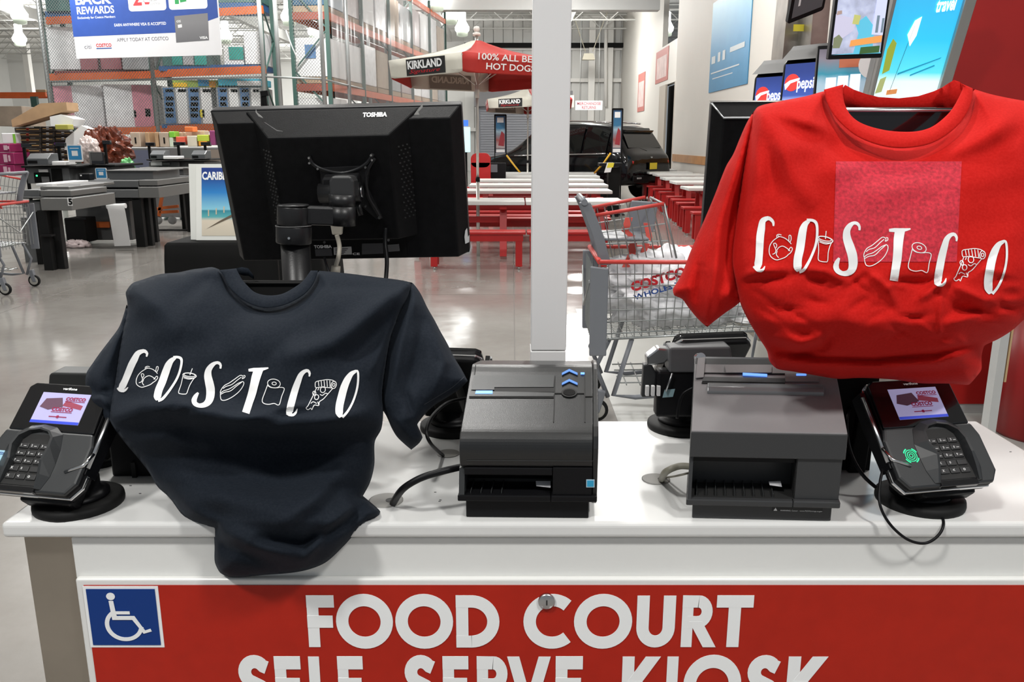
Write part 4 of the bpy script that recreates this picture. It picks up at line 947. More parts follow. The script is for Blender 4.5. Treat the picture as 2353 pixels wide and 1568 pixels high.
# poster stands in front of the car
def poster_stand(lab, x0, y0, x1, y1, ybase, Y):
    a = at(x0, y1, Y); b = at(x1, y0, Y); W = b.x - a.x; H = b.z - a.z; t = thing('poster_stand', lab, 'sign', ((a.x + b.x) / 2, Y, 0)); fr = (a, FX, FZ)
    for q in (0, W): MB().box((a.x + q - .012, Y - .02, .02), (a.x + q + .012, Y + .02, b.z)).build('frame_post', black_mat, t)
    MB().box((a.x, Y - .02, b.z - .02), (b.x, Y + .02, b.z + .01)).build('frame_top', black_mat, t)
    MB().prism(quadR(0, 0, W, H), (-.01, 0), fr).build('board', mat('stand_board', (.05, .06, .09), .4), t)
    flat('picture', grad_mat('stand_picture', [(0, (.16, .05, .05)), (.12, (.42, .36, .36)), (.30, (.30, .07, .06)), (.45, (.20, .22, .26)), (.55, (.30, .42, .50)), (.62, (.03, .15, .28)), (1, (.02, .08, .20))], 'Z', a.z + .0, b.z, .35, noise=.12, nscale=9), t, fr, quadR(W * .12, H * .12, W * .88, H * .97), .003)
    flat('logo_patch', wh, t, fr, quadR(W * .22, H * .80, W * .78, H * .93), .005); flat('caption_bar', wh, t, fr, quadR(W * .12, H * .02, W * .88, H * .10), .004)
    flat('figure', mat('poster_red', (.28, .02, .03), .5), t, fr, [(W * .3, H * .2), (W * .8, H * .18), (W * .85, H * .5), (W * .6, H * .58), (W * .45, H * .42)], .005)
    MB().box((a.x - .08, Y - .2, 0), (b.x + .08, Y + .2, .02)).build('base_plate', black_mat, t)
poster_stand('poster stand in front of the car, right of the white pole', 1405, 250, 1431, 352, 445, 17.6)
poster_stand('poster stand left of the white pole before the shutter', 1137, 264, 1163, 352, 400, 21.5)
str_ = mat('yellow_strap', (.65, .36, .02), .6)
tag(ptube([(1164, 357, 21.2), (1180, 378, 21.1), (1196, 398, 21.0)], .022, 6).build('yellow_strap', str_), 'yellow twisted strap hanging left of the white pole', 'strap')
tag(ptube([(1403, 352, 17.5), (1388, 374, 17.6), (1366, 398, 17.8)], .02, 6).build('yellow_strap', str_), 'yellow twisted strap between the poster stand and the table', 'strap')
lec = thing('promo_stand', 'black stand with a yellow and white leaflet in front of the car', 'stand', (xat(1408, 420, 17.0), 17.1, 0))
MB().box((xat(1398, 420, 17.0), 17.0, 0), (xat(1424, 420, 17.0), 17.3, zat(385, 17))).build('body', black_mat, lec); MB().box((xat(1377, 380, 17), 16.95, zat(382, 17)), (xat(1430, 380, 17), 17.3, zat(375, 17))).build('tray', black_pl, lec)
flat('leaflet', wh, lec, (at(1388, 397, 16.9), FX, FZ), [(0, 0), (.13, .01), (.18, .2), (.06, .2)], .002); flat('leaflet_top', MATS['yellow_label'], lec, (at(1394, 386, 16.9), FX, FZ), [(0, 0), (.13, .01), (.15, .1), (.03, .1)], .004)
# red bin, black box, lit screen left of the pole
rb = thing('trash_bin', 'rounded red plastic bin behind the big umbrella pole', 'bin', (xat(1104, 420, 18.2), 18.4, 0))
a = xat(1082, 400, 18.2); b = xat(1127, 400, 18.2)
MB().prism(rrect(a, 0, b, zat(385, 18.2) + .1, .03), (0, -.5), (Vector((0, 18.2, 0)), FX, FZ)).build('body', red_paint, rb); MB().prism([(p[0], p[1]) for p in rrect(a, 0, b, .30, .13)], (0, -.5), (Vector((0, 18.2, zat(385, 18.2))), FX, FZ)).build('lid', red_paint, rb)
goods('black_box', 'small black counter box right of the red bin', 'box', (1122, 375, 1162, 412), 18.6, .4, black_pl, [('grey_front', 1124, 378, 1143, 396, mat('slate', (.16, .18, .20), .4))])
goods('info_screen', 'narrow glowing screen just right of the black monitor', 'screen', (1058, 292, 1080, 350), 24, .2, mat('lit_cyan', (.55, .85, .9), .4, emit=.8), [('blue_header', 1058, 276, 1076, 290, mat('lit_blue', (.05, .2, .8), .4, emit=.6))])
# hanging signs and wall banners
def board(name, lab, catg, a, W, H, r_, m, up=FZ, th=.03):
    t = thing(name, lab, catg, a); fr = (a, r_, up); MB().prism(quadR(0, 0, W, H), (-th, 0), fr).build('board', m, t); return t, fr
a = at(1322, 253, 40); W = at(1384, 253, 40).x - a.x; H = .42
t, fr = board('hanging_sign', 'hanging white sign with pink lettering about merchandise returns', 'sign', a, W, H, FX, wh)
pk = mat('pink_letters', (.50, .12, .16), .5); text('MERCHANDISE', pk, t, (a + FX * .08 + FZ * .23, FX, FZ), (W - .16, .13), bold=.01, off=.01); MB().tube([a + FX * .2 + FZ * H + Vector((0, .02, 0)), a + FX * .2 + FZ * 4.2], .012, 6).tube([a + FX * (W - .2) + FZ * H, a + FX * (W - .2) + FZ * 4.2], .012, 6).build('hanging_wire', galv, t); text('RETURNS', pk, t, (a + FX * .3 + FZ * .05, FX, FZ), (W - .6, .13), bold=.01, off=.01)
a = at(1300, 247, 40); t, fr = board('hanging_sign', 'small red and white sign just right of the pole', 'sign', a, .38, .55, FX, mat('sign_cream', (.6, .56, .52), .5)); flat('red_disc', logo_red, t, fr, circ(.16, .32, .15, 18), .01); MB().tube([a + FX * .19 + FZ * .5, a + FX * .19 + FZ * 4.3], .012, 6).build('hanging_wire', galv, t)
hb = tag(MB().prism([(0, 0), (.6, 0), (.52, .28), (.08, .28)], (0, -.4), (at(1338, 137, 41), FX, FZ)).tube([at(1345, 118, 41), at(1310, 10, 41)], .02, 5).tube([at(1362, 118, 41), at(1398, 20, 41)], .02, 5).build('hanging_heater', mat('heater_cream', (.45, .42, .33), .5)), 'cream unit hung on two cables in front of the far wall', 'heater')
MB().box((xat(1069, 350, 24) - .05, 24.05, 0), (xat(1069, 350, 24) + .05, 24.15, zat(349, 24))).build('stand', black_mat, [o for o in bpy.data.objects if o.name.startswith('info_screen')][0])
def wallq(X, px0, px1, yb0, yt0, nm, lab, catg, m):
    Y0 = X * 1900 / (px0 - 1176.5); Y1 = X * 1900 / (px1 - 1176.5)
    Y0 = Y0 / .985; Y1 = Y1 / .985
    z0 = zat(yb0, Y0); z1 = zat(yt0, Y0); a = Vector((X - .02, Y0, z0)); W = Y0 - Y1
    return (*board(nm, lab, catg, a, W, z1 - z0, Vector((0, -1, 0)), m, th=.015), W, z1 - z0)
bl_p = grad_mat('sea_poster', [(0, (.03, .20, .38)), (.3, (.05, .26, .48)), (.55, (.07, .33, .50)), (.72, (.16, .36, .45)), (.85, (.30, .34, .32)), (1, (.33, .33, .30))], 'Z', 0, 3.4, .45, noise=.3, nscale=2.2)
t, fr, W, H = wallq(4.6, 1618, 1703, 214, 8, 'wall_poster', 'large blue travel poster hung on the white wall', 'poster', bl_p)
wp = mat('poster_white_ink', (.55, .60, .62), .5)
for x, y, w_, h_ in [(.05, .62, .11, .16), (.23, .62, .07, .2), (.36, .62, .07, .2), (.55, .72, .35, .10), (.05, .40, .75, .03), (.10, .28, .55, .02)]: flat('print', wp, t, fr, quadR(x * W, y, (x + w_) * W, y + h_), .004)
for px0, px1, yb, yt_, lab in [(1459, 1474, 258, 172, 'narrow faded red banner on the far side wall'), (1497, 1524, 194, 122, 'red framed banner above the doorway')]:
    t, fr, W, H = wallq(5.6, px0, px1, yb, yt_, 'wall_banner', lab, 'banner', mat('faded_red', (.42, .15, .13), .6))
    flat('inner_print', mat('faded_pink', (.55, .42, .40), .6, noise=.15, nscale=3), t, fr, quadR(W * .1, H * .12, W * .9, H * .78), .004)
# ================================================================ drinks machines and screens at right
def soda(lab, px, Y, rz, ztop):
    p = at(px, 235, Y); t = thing('drinks_dispenser', lab, 'dispenser', (p.x, Y, 1.1), rz); H = ztop - 1.1; W = .34
    MB().prism([(0, 0), (.5, 0), (.5, H), (.13, H), (.02, H - .10), (0, H - .40)], (-W / 2, W / 2), (Vector((0, 0, 0)), Vector((0, 1, 0)), FZ)).build('housing', black_pl, t, world=False, bevel=.015)
    a = Vector((-W / 2 + .03, -.004, H - .40)); u = Vector((0, .02, .30)).normalized(); fr = (a, FX, u)
    flat('lit_panel', grad_mat('cola_panel', [(0, (.45, .60, .95)), (.35, (.40, .50, .85)), (.5, (.05, .09, .35)), (1, (.03, .05, .20))], 'Z', H - .42, H - .1, .25, emit=.8), t, fr, quadR(0, 0, W - .06, .30), .004, world=False)
    flat('logo_disc', mat('lit_red', (.8, .05, .04), .4, emit=.6), t, fr, circ(.07, .17, .06, 20), .007, world=False); flat('logo_wave', mat('lit_white', (.9, .93, 1), .4, emit=.9), t, fr, [(.01, .16), (.05, .185), (.13, .20), (.13, .185), (.06, .165), (.02, .12)], .009, world=False)
    text('pepsi', MATS['lit_white'], t, (a + FX * .115 + u * .10, FX, u), (.135, .10), bold=.02, off=.01, world=False)
    MB().prism([(.10, H + .002), (.46, H + .002), (.46, H + .035), (.14, H + .035), (.03, H - .06), (.0, H - .075)], (-W / 2 - .005, W / 2 + .005), (Vector((0, 0, 0)), Vector((0, 1, 0)), FZ)).build('lid', mid_gray, t, world=False)
    return t
soda('left drinks dispenser with a lit cola panel behind the red shirt', 1768, 6.6, R(-52), 2.08); soda('right drinks dispenser with a lit cola panel behind the red shirt', 1836, 6.15, R(-52), 2.14)
dc = thing('drinks_counter', 'counter carrying the drinks dispensers', 'counter', (2.35, 6.7, 0)); MB().box((1.9, 6.2, 0), (3.4, 7.6, 1.05)).build('cabinet', steel, dc); MB().box((1.85, 5.85, 1.05), (3.45, 7.65, 1.1)).build('worktop', steel, dc)
t = thing('steel_cabinet', 'tall brushed steel panel above the drinks dispensers', 'cabinet', at(1824, 150, 6.9)); 
MB().prism([(xat(1800, 100, 6.9), zat(152, 6.9)), (xat(1845, 100, 6.9), zat(140, 6.9)), (xat(1850, 60, 6.9), zat(-60, 6.9)), (xat(1808, 60, 6.9), zat(-60, 6.9))], (0, -.3), (Vector((0, 6.9, 0)), FX, FZ)).build('panel', mat('steel_dull', (.33, .31, .28), .35, .7, noise=.25, nscale=5), t)
MB().box((xat(1846, 80, 6.8), 6.85, zat(150, 6.8)), (xat(1862, 80, 6.8), 7.2, zat(-60, 6.8))).build('black_post', black_mat, t)
MB().box((xat(1864, 80, 6.6), 6.6, zat(150, 6.6)), (xat(1902, 80, 6.6), 7.0, zat(-60, 6.6))).build('panel', MATS['steel_dull'], t)
flat('yellow_sticker', MATS['yellow_label'], t, (at(1822, 72, 6.78), FX, FZ), quadR(0, 0, .11, .05), .005)
mm = thing('menu_monitor', 'black framed tilted monitor at the top edge above the steel panel', 'monitor', at(1845, 30, 6.3))
a = at(1809, 56, 6.3); r_ = (at(1874, 30, 6.3) - a).normalized(); u_ = Vector((0, -.35, .94)); fr = (a, r_, u_)
MB().prism(rrect(0, 0, .27, .5, .02), (-.04, 0), fr).build('frame', black_pl, mm); flat('screen', mat('screen_grey', (.10, .11, .12), .08), mm, fr, quadR(.025, .03, .25, .48), .002)
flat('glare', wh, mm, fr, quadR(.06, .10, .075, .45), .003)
# hanging tv
tv = thing('television', 'hanging portrait television showing a resort pool, over the red shirt', 'television', at(1972, 138, 4.0))
a = at(1903, 137, 4.0); W = xat(2050, 100, 3.9) - a.x; u_ = Vector((0, -.10, .995)); r_ = Vector((1, -.03, .03)).normalized(); fr = (a, r_, u_); H = .55
MB().prism(rrect(0, 0, W, H, .006), (-.035, 0), fr).build('frame', black_pl, tv, bevel=.003)
flat('screen', mat('tv_picture', (.42, .45, .60), .3, emit=.55, noise=.35, nscale=16), tv, fr, quadR(.012, .022, W - .012, H - .012), .002)
E = lambda n, c, e=.7: mat('tv_' + n, c, .4, emit=e)
def tvs(nm, m, *p): flat(nm, m, tv, fr, [(x * W, y * W) for x, y in p], tvs.k); tvs.k += .0004
tvs.k = .003
tvs('pool', E('pool', (.10, .45, .62)), (.04, .08), (.45, .10), (.50, .45), (.42, .62), (.60, .75), (.78, .55), (.80, .12), (.96, .10), (.96, .08))
tvs('deck', E('deck', (.50, .48, .62)), (.04, .25), (.40, .50), (.45, .70), (.04, .80)); tvs('tree', E('tree', (.18, .20, .12)), (.05, .20), (.18, .20), (.22, .36), (.14, .44), (.05, .38))
tvs('tree', E('tree2', (.45, .45, .15)), (.36, .62), (.48, .60), (.50, .76), (.38, .78)); tvs('umbrella', E('roof', (.35, .25, .22)), (.05, .78), (.15, .80), (.14, .86), (.06, .85))
tvs('hotel', E('hotel', (.55, .58, .75)), (.74, .42), (.95, .40), (.95, 1.2), (.76, 1.15)); tvs('window', E('win', (.15, .2, .25)), (.80, .45), (.85, .45), (.85, .75), (.80, .75)); tvs('window', MATS['tv_win'], (.90, .45), (.94, .45), (.94, .7), (.90, .7))
tvs('caption_bar', E('orange', (.72, .30, .08)), (.36, .22), (.94, .28), (.94, .40), (.37, .33)); tvs('hedge', E('hedge', (.04, .10, .03)), (.56, .08), (.92, .10), (.92, .22), (.57, .20))
MB().tube([a + r_ * W / 2 + Vector((0, .06, H)), a + r_ * W / 2 + Vector((0, .06, 3.0))], .02, 8).build('hanging_pole', black_mat, tv)
# pictures behind
t, fr = board('menu_screen', 'lit menu screen with white windows picture under the television', 'screen', at(1868, 250, 5.2), .36, .36, Vector((1, -.1, .04)).normalized(), black_pl)
flat('picture', grad_mat('menu_pic', [(0, (.5, .6, .68)), (.4, (.35, .5, .6)), (.55, (.04, .26, .36)), (.8, (.22, .2, .24)), (1, (.12, .11, .14))], 'Z', 0, .36, .3, emit=.45, noise=.2, nscale=9), t, fr, quadR(.01, .01, .35, .34), .003)
for x in (.06, .13, .20): flat('white_window', E('wp', (.75, .8, .85), .7), t, fr, quadR(x, .02, x + .06, .17 + x * .1), .005)
flat('food_picture', E('food', (.40, .12, .06), .5), t, fr, quadR(.13, .23, .26, .29), .005)
MB().box((t.location.x + .1, 5.24, 1.1), (t.location.x + .14, 5.28, 1.8)).build('stand', black_mat, t); MB().box((t.location.x, 5.1, 0), (t.location.x + .3, 5.4, 1.12)).build('plinth', black_mat, t)
t, fr = board('price_sign', 'blue price sign with a white disc between the television and the glowing board', 'sign', at(1988, 250, 4.9), .13, .42, FX, mat('price_blue', (.02, .16, .35), .4))
flat('white_disc', wh, t, fr, circ(.012, .24, .075, 24), .004); MB().box((fr[0].x + .04, 4.94, 0), (fr[0].x + .08, 4.98, fr[0].z + .1)).build('stand', black_mat, t); text('0¢', ink_black, t, (fr[0] + FX * .005 + FZ * .205, FX, FZ), (.055, .07), bold=.04, off=.008)
# glowing travel board
gb = thing('light_board', 'tall glowing turquoise travel board in a silver frame', 'light board', at(2085, 230, 4.3))
bl_, br2 = at(2004, 226, 4.3), at(2153, 206, 4.3); tr2 = at(2222, -30, 4.06); tl2 = bl_ + (tr2 - br2)
r_ = (br2 - bl_).normalized(); W = (br2 - bl_).length; uvec = (tr2 - br2); H = uvec.length; u_ = (uvec - r_ * uvec.dot(r_)).normalized(); sh_ = uvec.dot(r_) / uvec.dot(u_)
fr = (bl_, r_, u_); sk = lambda pts: [(x * W + sh_ * y * H, y * H) for x, y in pts]
MB().prism(sk([(-.06, -.3), (1.17, -.3), (1.17, 1.2), (-.06, 1.2)]), (-.07, -.01), fr).build('frame_back', silver, gb)
for pts in ([(1.0, -.3), (1.17, -.3), (1.17, 1.2), (1.0, 1.2)], [(-.06, -.3), (-.01, -.3), (-.01, 1.2), (-.06, 1.2)]): MB().prism(sk(pts), (-.02, .02), fr).build('frame_edge', mat('frame_silver', (.45, .45, .44), .3, .6), gb, bevel=.004)
MB().prism(sk([(0, -.3), (1.0, -.3), (1.0, 1.2), (0, 1.2)]), (-.01, .0), fr).build('panel', grad_mat('sea_glow', [(0, (.75, .92, .95)), (.18, (.70, .92, .95)), (.27, (.10, .68, .85)), (.6, (.03, .50, .80)), (1, (.04, .42, .75))], 'Z', (bl_ - gb.location).z, (tl2 - gb.location).z, .3, emit=.85), gb)
gw = E('gw', (.9, .97, 1), .9)
def gbf(nm, m, pts, o=.003): flat(nm, m, gb, fr, sk(pts), o)
gbf('palm_leaves', E('palm', (.35, .42, .05), .6), [(.06, .25), (.16, .28), (.17, .55), (.10, .60), (.05, .5)]); gbf('plant', E('plant', (.45, .5, .2), .6), [(.02, .05), (.12, .06), (.14, .22), (.05, .2)])
gbf('shell', gw, [(.30, .62), (.36, .75), (.45, .78), (.44, .60), (.38, .50)], .004); gbf('ripple', E('rip', (.02, .35, .55), .5), [(.3, .22), (.9, .33), (.92, .345), (.3, .24)], .004); gbf('ripple', MATS['tv_rip'], [(.5, .19), (.85, .26), (.84, .275), (.5, .205)], .004)
gbf('drink', E('drink', (.75, .30, .10), .6), [(.20, .02), (.36, .02), (.36, .07), (.2, .07)], .004); gbf('straw_line', ink_black, [(.24, .05), (.245, .05), (.38, .7), (.375, .7)], .004)
la = bl_ + r_ * (W * .62 + sh_ * H * .80) + u_ * H * .80
text('travel', gw, gb, (la, r_, (u_ + r_ * sh_).normalized()), (W * .28, .07), bold=.03, off=.006); text('COSTCO', E('lr', (.7, .05, .08), .6), gb, (la + u_ * .10 + r_ * .05, r_, (u_ + r_ * sh_).normalized()), (W * .20, .035), bold=.03, off=.006)
# post, strip and red bin at right below the shirt
p = onz(2268, 998, 0)
sp_ = thing('support_post', 'slim silver post standing right of the red shirt', 'post', (xat(2275, 900, 3.9), 3.9, 0))
MB().box((xat(2264, 985, 3.9), 3.88, 0), (xat(2264, 985, 3.9) + .042, 3.94, 1.42)).build('post', mat('post_grey', (.50, .50, .49), .35), sp_)
MB().box((xat(2264, 985, 3.9) + .06, 3.9, .35), (xat(2264, 985, 3.9) + .07, 3.93, 1.2)).build('wood_strip', mat('light_wood', (.55, .38, .2), .6), sp_)
rbn = thing('trash_bin', 'tall round red bin cut by the right edge', 'bin', (xat(2400, 900, 4.1), 4.12, 0))
MB().lathe([(.19, 0), (.20, .02), (.21, .78)], (rbn.location.x, 4.12, 0), 32).build('body', mat('bin_red', (.22, .006, .006), .35), rbn); MB().lathe([(.22, .78), (.22, .82), (.15, .95), (.02, .98)], (rbn.location.x, 4.12, 0), 32).build('lid', MATS['bin_red'], rbn)
# ================================================================ KIOSK COUNTER
CT = .89; CY0, CY1, CX0, CX1 = 1.25, 1.765, -.842, 1.045
cab = thing('kiosk_cabinet', 'white self-serve kiosk cabinet with steel corner and red sign', 'cabinet', (.1, 1.5, 0))
MB().box((-.737, 1.27, .06), (.95, 1.72, .86)).build('body', white_lam, cab, bevel=.004)
MB().box((-.735, 1.262, .782), (.95, 1.275, .858)).build('apron', white_lam, cab, bevel=.002)
MB().box((-.822, 1.275, 0), (-.74, 1.36, .862)).build('corner_post', steel, cab, bevel=.002, label='brushed steel corner post')
MB().box((-.822, 1.36, 0), (-.80, 1.72, .862)).build('side_panel', steel, cab); MB().box((.952, 1.275, 0), (1.02, 1.36, .862)).build('corner_post', steel, cab, bevel=.002)
SY = 1.262
p0 = at(189, 1331, SY - .012); 
MB().box((-.731, SY - .012, .12), (.925, SY, p0.z)).build('sign_board', white_lam, cab, bevel=.004, seg=3, label='white framed sign board')
sy = SY - .0125
rt = at(240, 1345, sy).z
redf = MB().box((-.717, sy - .001, .135), (.912, sy, rt)).build('red_field', mat('sign_red', (.45, .018, .007), .5, spec=.25, noise=.05, nscale=30), cab)
k1, k2 = at(198, 1349, sy), at(360, 1482, sy)
sx0, sz1 = at(202, 1350, sy).x - .004, k1.z; sw = .118; sz0 = k2.z
MB().box((sx0 - .004, sy - .002, sz0 - .004), (sx0 + sw + .004, sy - .001, sz1 + .002)).build('access_sign_border', white_print, cab)
MB().box((sx0 + .0015, sy - .003, sz0 + .001), (sx0 + sw - .0015, sy - .002, sz1 - .003)).build('access_sign', mat('access_blue', (.004, .040, .22), .5, spec=.25), cab, label='blue square with a white wheelchair symbol')
fr = (Vector((sx0, sy - .003, sz0)), FX, FZ)
def sflat(nm, pts, off=.001): return flat(nm, white_print, cab, fr, [(x * sw, y * (sz1 - sz0)) for x, y in pts], off)
# wheelchair symbol
sflat('symbol_head', circ(.355, .855, .062, 20)); sflat('symbol_body', [(.32, .78), (.385, .78), (.40, .60), (.60, .60), (.60, .55), (.405, .55), (.41, .52), (.66, .52), (.79, .27), (.87, .30), (.885, .255), (.765, .215), (.625, .455), (.34, .455)], .0012)
q = []
for k in range(31): 
    t = R(118 + 232 * k / 30); q.append((.50 + .275 * math.cos(t), .37 + .285 * math.sin(t)))
for k in range(30, -1, -1):
    t = R(118 + 232 * k / 30); q.append((.50 + .215 * math.cos(t), .37 + .225 * math.sin(t)))
mb = MB(); n = len(q) // 2
for i in range(30):
    pp = [q[i], q[i + 1], q[61 - i - 1], q[61 - i]]
    mb.prism([(x * sw, y * (sz1 - sz0)) for x, y in pp], (.0, .001), fr)
mb.build('symbol_wheel', white_print, cab)
# geometric sans lettering drawn as strips (unit cap height)
def arc(cx, cy, rx, ry, a0, a1, n=22): return [(cx + rx * math.cos(R(a0 + (a1 - a0) * k / n)), cy + ry * math.sin(R(a0 + (a1 - a0) * k / n))) for k in range(n + 1)]
T_ = .235
GL = {
 'F': (.56, [[(.12, 0), (.12, 1)], [(0, .89), (.56, .89)], [(0, .50), (.52, .50)]]),
 'E': (.54, [[(.12, 0), (.12, 1)], [(0, .89), (.54, .89)], [(0, .50), (.51, .50)], [(0, .11), (.54, .11)]]),
 'L': (.50, [[(.12, 0), (.12, 1)], [(0, .11), (.50, .11)]]),
 'O': (1.08, [arc(.54, .5, .425, .415, 0, 360, 40)]),
 'D': (.84, [[(.12, 0), (.12, 1)], [(.0, .11), (.30, .11)] + arc(.30, .5, .42, .39, -90, 90) + [(.0, .89)]]),
 'C': (.93, [arc(.54, .5, .425, .415, 48, 312, 34)]),
 'U': (.74, [[(.12, 1), (.12, .40)] + arc(.37, .38, .25, .27, 180, 360, 18) + [(.62, 1)]]),
 'R': (.70, [[(.12, 0), (.12, 1)], [(.0, .89), (.34, .89)] + arc(.34, .69, .19, .20, 90, -90, 14) + [(.12, .49)], [(.30, .5), (.62, .0)]]),
 'T': (.70, [[(.35, 0), (.35, 1)], [(0, .89), (.70, .89)]]),
 'S': (.60, [[(.53, .80)] + arc(.31, .72, .185, .19, 35, 250, 16) + arc(.30, .29, .20, .20, 60, -155, 18) + [(.05, .16)]]),
 'V': (.84, [[(.10, 1), (.42, .06)], [(.42, .06), (.74, 1)]]),
 'K': (.72, [[(.12, 0), (.12, 1)], [(.16, .42), (.60, 1)], [(.26, .56), (.64, 0)]]),
 'I': (.24, [[(.12, 0), (.12, 1)]]), '-': (.36, [[(0, .38), (.36, .38)]])}
def strip(mb, pts, w_, f, closed=False):
    n = len(pts); L = []; Rr = []
    for i in range(n):
        a = Vector(pts[i - 1] if i else pts[0]); b = Vector(pts[i + 1] if i < n - 1 else pts[-1])
        if closed and i in (0, n - 1): a = Vector(pts[n - 2]); b = Vector(pts[1])
        d = (b - a).normalized(); nn = Vector((-d.y, d.x)); ww = w_[i] if isinstance(w_, list) else w_
        L.append(Vector(pts[i]) + nn * ww / 2); Rr.append(Vector(pts[i]) - nn * ww / 2)
    vs = [f(*p) for p in L] + [f(*p) for p in Rr]
    mb.add(vs, [(i, n + i, n + i + 1, i + 1) for i in range(n - 1)])
def sign_word(letters, ytop, ybot):
    for k_, (ch, xa, xb) in enumerate(letters):
        ym = (ytop + ybot) / 2; x0 = at(xa, ym, sy).x; x1 = at(xb, ym, sy).x; z1 = at(1176, ytop, sy).z; z0 = at(1176, ybot, sy).z
        wd, strokes = GL[ch]; mb = MB(); H = z1 - z0; sx = (x1 - x0) / wd
        for si, s_ in enumerate(strokes):
            if len(s_) == 2 and abs(s_[0][0] - s_[1][0]) > .01 and abs(s_[0][1] - s_[1][1]) > .01:
                (xa_, ya_), (xb_, yb_2) = s_; ya_, yb_2 = [1.0 if v > .95 else (0.0 if v < .07 else v) for v in (ya_, yb_2)]; hw = T_ / 2 * math.hypot(xb_ - xa_, yb_2 - ya_) / abs(yb_2 - ya_)
                q_ = [Vector((x0 + x * sx, sy - .0022 - .0002 * si, z0 + y * H)) for x, y in ((xa_ - hw, ya_), (xa_ + hw, ya_), (xb_ + hw, yb_2), (xb_ - hw, yb_2))]
                mb.add(q_, [(0, 1, 2, 3)] if ya_ < yb_2 else [(3, 2, 1, 0)]); continue
            strip(mb, s_, T_, lambda x, y, si=si: Vector((x0 + x * sx, sy - .0022 - .0002 * si, z0 + y * H)), closed=(s_[0] == s_[-1] or ch == 'O'))
        o = mb.build('letter', white_print, cab); o.modifiers.new('thickness', 'SOLIDIFY').thickness = .0006
sign_word([('F', 707, 770), ('O', 773, 903), ('O', 909, 1041), ('D', 1048, 1148), ('C', 1203, 1316), ('O', 1319, 1452), ('U', 1462, 1551), ('R', 1566, 1641), ('T', 1644, 1728)], 1368, 1486)
sign_word([('S', 550, 625), ('E', 634, 694), ('L', 712, 765), ('F', 778, 836), ('-', 862, 905), ('S', 930, 1004), ('E', 1018, 1077), ('R', 1096, 1172), ('V', 1168, 1262), ('E', 1276, 1338), ('K', 1428, 1512), ('I', 1530, 1556), ('O', 1570, 1702), ('S', 1714, 1792), ('K', 1806, 1893)], 1508, 1634)
lc_ = at(1256, 1380, sy)
MB().lathe([(.0145, 0), (.0145, .004), (.012, .006), (.001, .006)], (lc_.x, sy - .001, lc_.z), 24, Matrix.Rotation(R(90), 3, 'X')).build('lock', silver, cab)
MB().box((lc_.x - .0012, sy - .0082, lc_.z - .005), (lc_.x + .0012, sy - .007, lc_.z + .004)).build('keyhole', ink_black, cab)
top = thing('countertop', 'white laminate kiosk countertop with rounded front edge', 'countertop', (.1, 1.5, .862))
MB().box((CX0, CY0, CT - .028), (CX1, CY1, CT)).build('slab', mat('countertop_white', (.74, .74, .73), .25, noise=.02, nscale=2), top, bevel=.008, seg=4)
for px, py, r in [(1030, 1043, .023), (887, 1151, .030), (1507, 1102, .026)]:
    c = onz(px, py, CT); MB().lathe([(r, 0), (r, .0012), (r * .9, .0016)], c, 28).build('cable_cap', mat('cap_grey', (.33, .32, .30), .5), top)
MB().lathe([(.009, 0), (.009, .0022)], onz(898, 1152, CT), 16).build('cable_hole', ink_black, top); MB().lathe([(.007, 0), (.007, .0022)], onz(1520, 1103, CT), 16).build('cable_hole', ink_black, top)
rr = random.Random(3)
cr_ = MB()
for px, py in [(1000, 1132), (1010, 1153), (300, 1117), (322, 1135), (2322, 1039), (1905, 1070), (1012, 1150)]: cr_.box(tuple(onz(px, py, CT) - Vector((.002, .0006, 0))), tuple(onz(px, py, CT) + Vector((.002, .0006, .0008))))
stuff(cr_.build('crumbs', ink_black, top))
# power pole
pl_ = thing('power_pole', 'square white power pole rising from the kiosk counter', 'pole', (.075, 1.70, CT))
pxl, pxr = xat(1222, 500, 1.66), xat(1306, 500, 1.66)
MB().box((pxl, 1.66, zat(806, 1.66)), (pxr, 1.73, 3.4)).build('pole', mat('pole_white', (.80, .80, .80), .4), pl_, bevel=.002); MB().box((pxl - .001, 1.659, CT), (pxr - .001, 1.731, zat(807.5, 1.66))).build('base_cover', MATS['pole_white'], pl_, bevel=.002)

# ================================================================ PRINTERS
def prof(mb, x0, x1, pts, o):  # side profile pts (y,z) swept from x0 to x1 in local coordinates
    return mb.prism(pts, (x0, x1), (Vector(o), Vector((0, 1, 0)), FZ))
def shear(par, k):
    for o in kids(par):
        for v in o.data.vertices: v.co.x += k * v.co.y
P1 = thing('receipt_printer', 'black receipt printer with blue arrow buttons in the counter middle', 'printer', (-.083, 1.268, CT), R(-1.2))
W1 = .222
curve = lambda P, n=5: [tuple(v) for v in catmull([Vector((*p, 0)) for p in P], n)]
up = [(.02, .092), (.0, .093), (-.006, .11), (-.006, .128), (.002, .144), (.018, .155), (.05, .1695), (.13, .2065), (.15, .215), (.165, .219), (.185, .217), (.29, .195)]
up = [(v[0], v[1]) for v in catmull([Vector((a, b, 0)) for a, b in up], 4)] + [(.29, .02), (.12, .02), (.12, .05), (.05, .05)]
prof(MB(), -.002, W1 - .008, up, (0, 0, 0)).build('cover', printer_blk, P1, world=False, bevel=.0015)
side = [(.0, .035), (-.001, .09), (-.008, .11), (-.008, .128), (.0, .146), (.016, .1575), (.05, .172), (.13, .209), (.15, .2175), (.168, .2215), (.19, .219), (.292, .197), (.292, .02), (.02, .02)]
prof(MB(), W1 - .0075, W1 + .001, side, (0, 0, 0)).build('side_panel', printer_blk, P1, world=False, bevel=.002)
MB().box((.006, .004, 0), (W1 - .012, .28, .036)).build('base', black_pl, P1, world=False, bevel=.002)
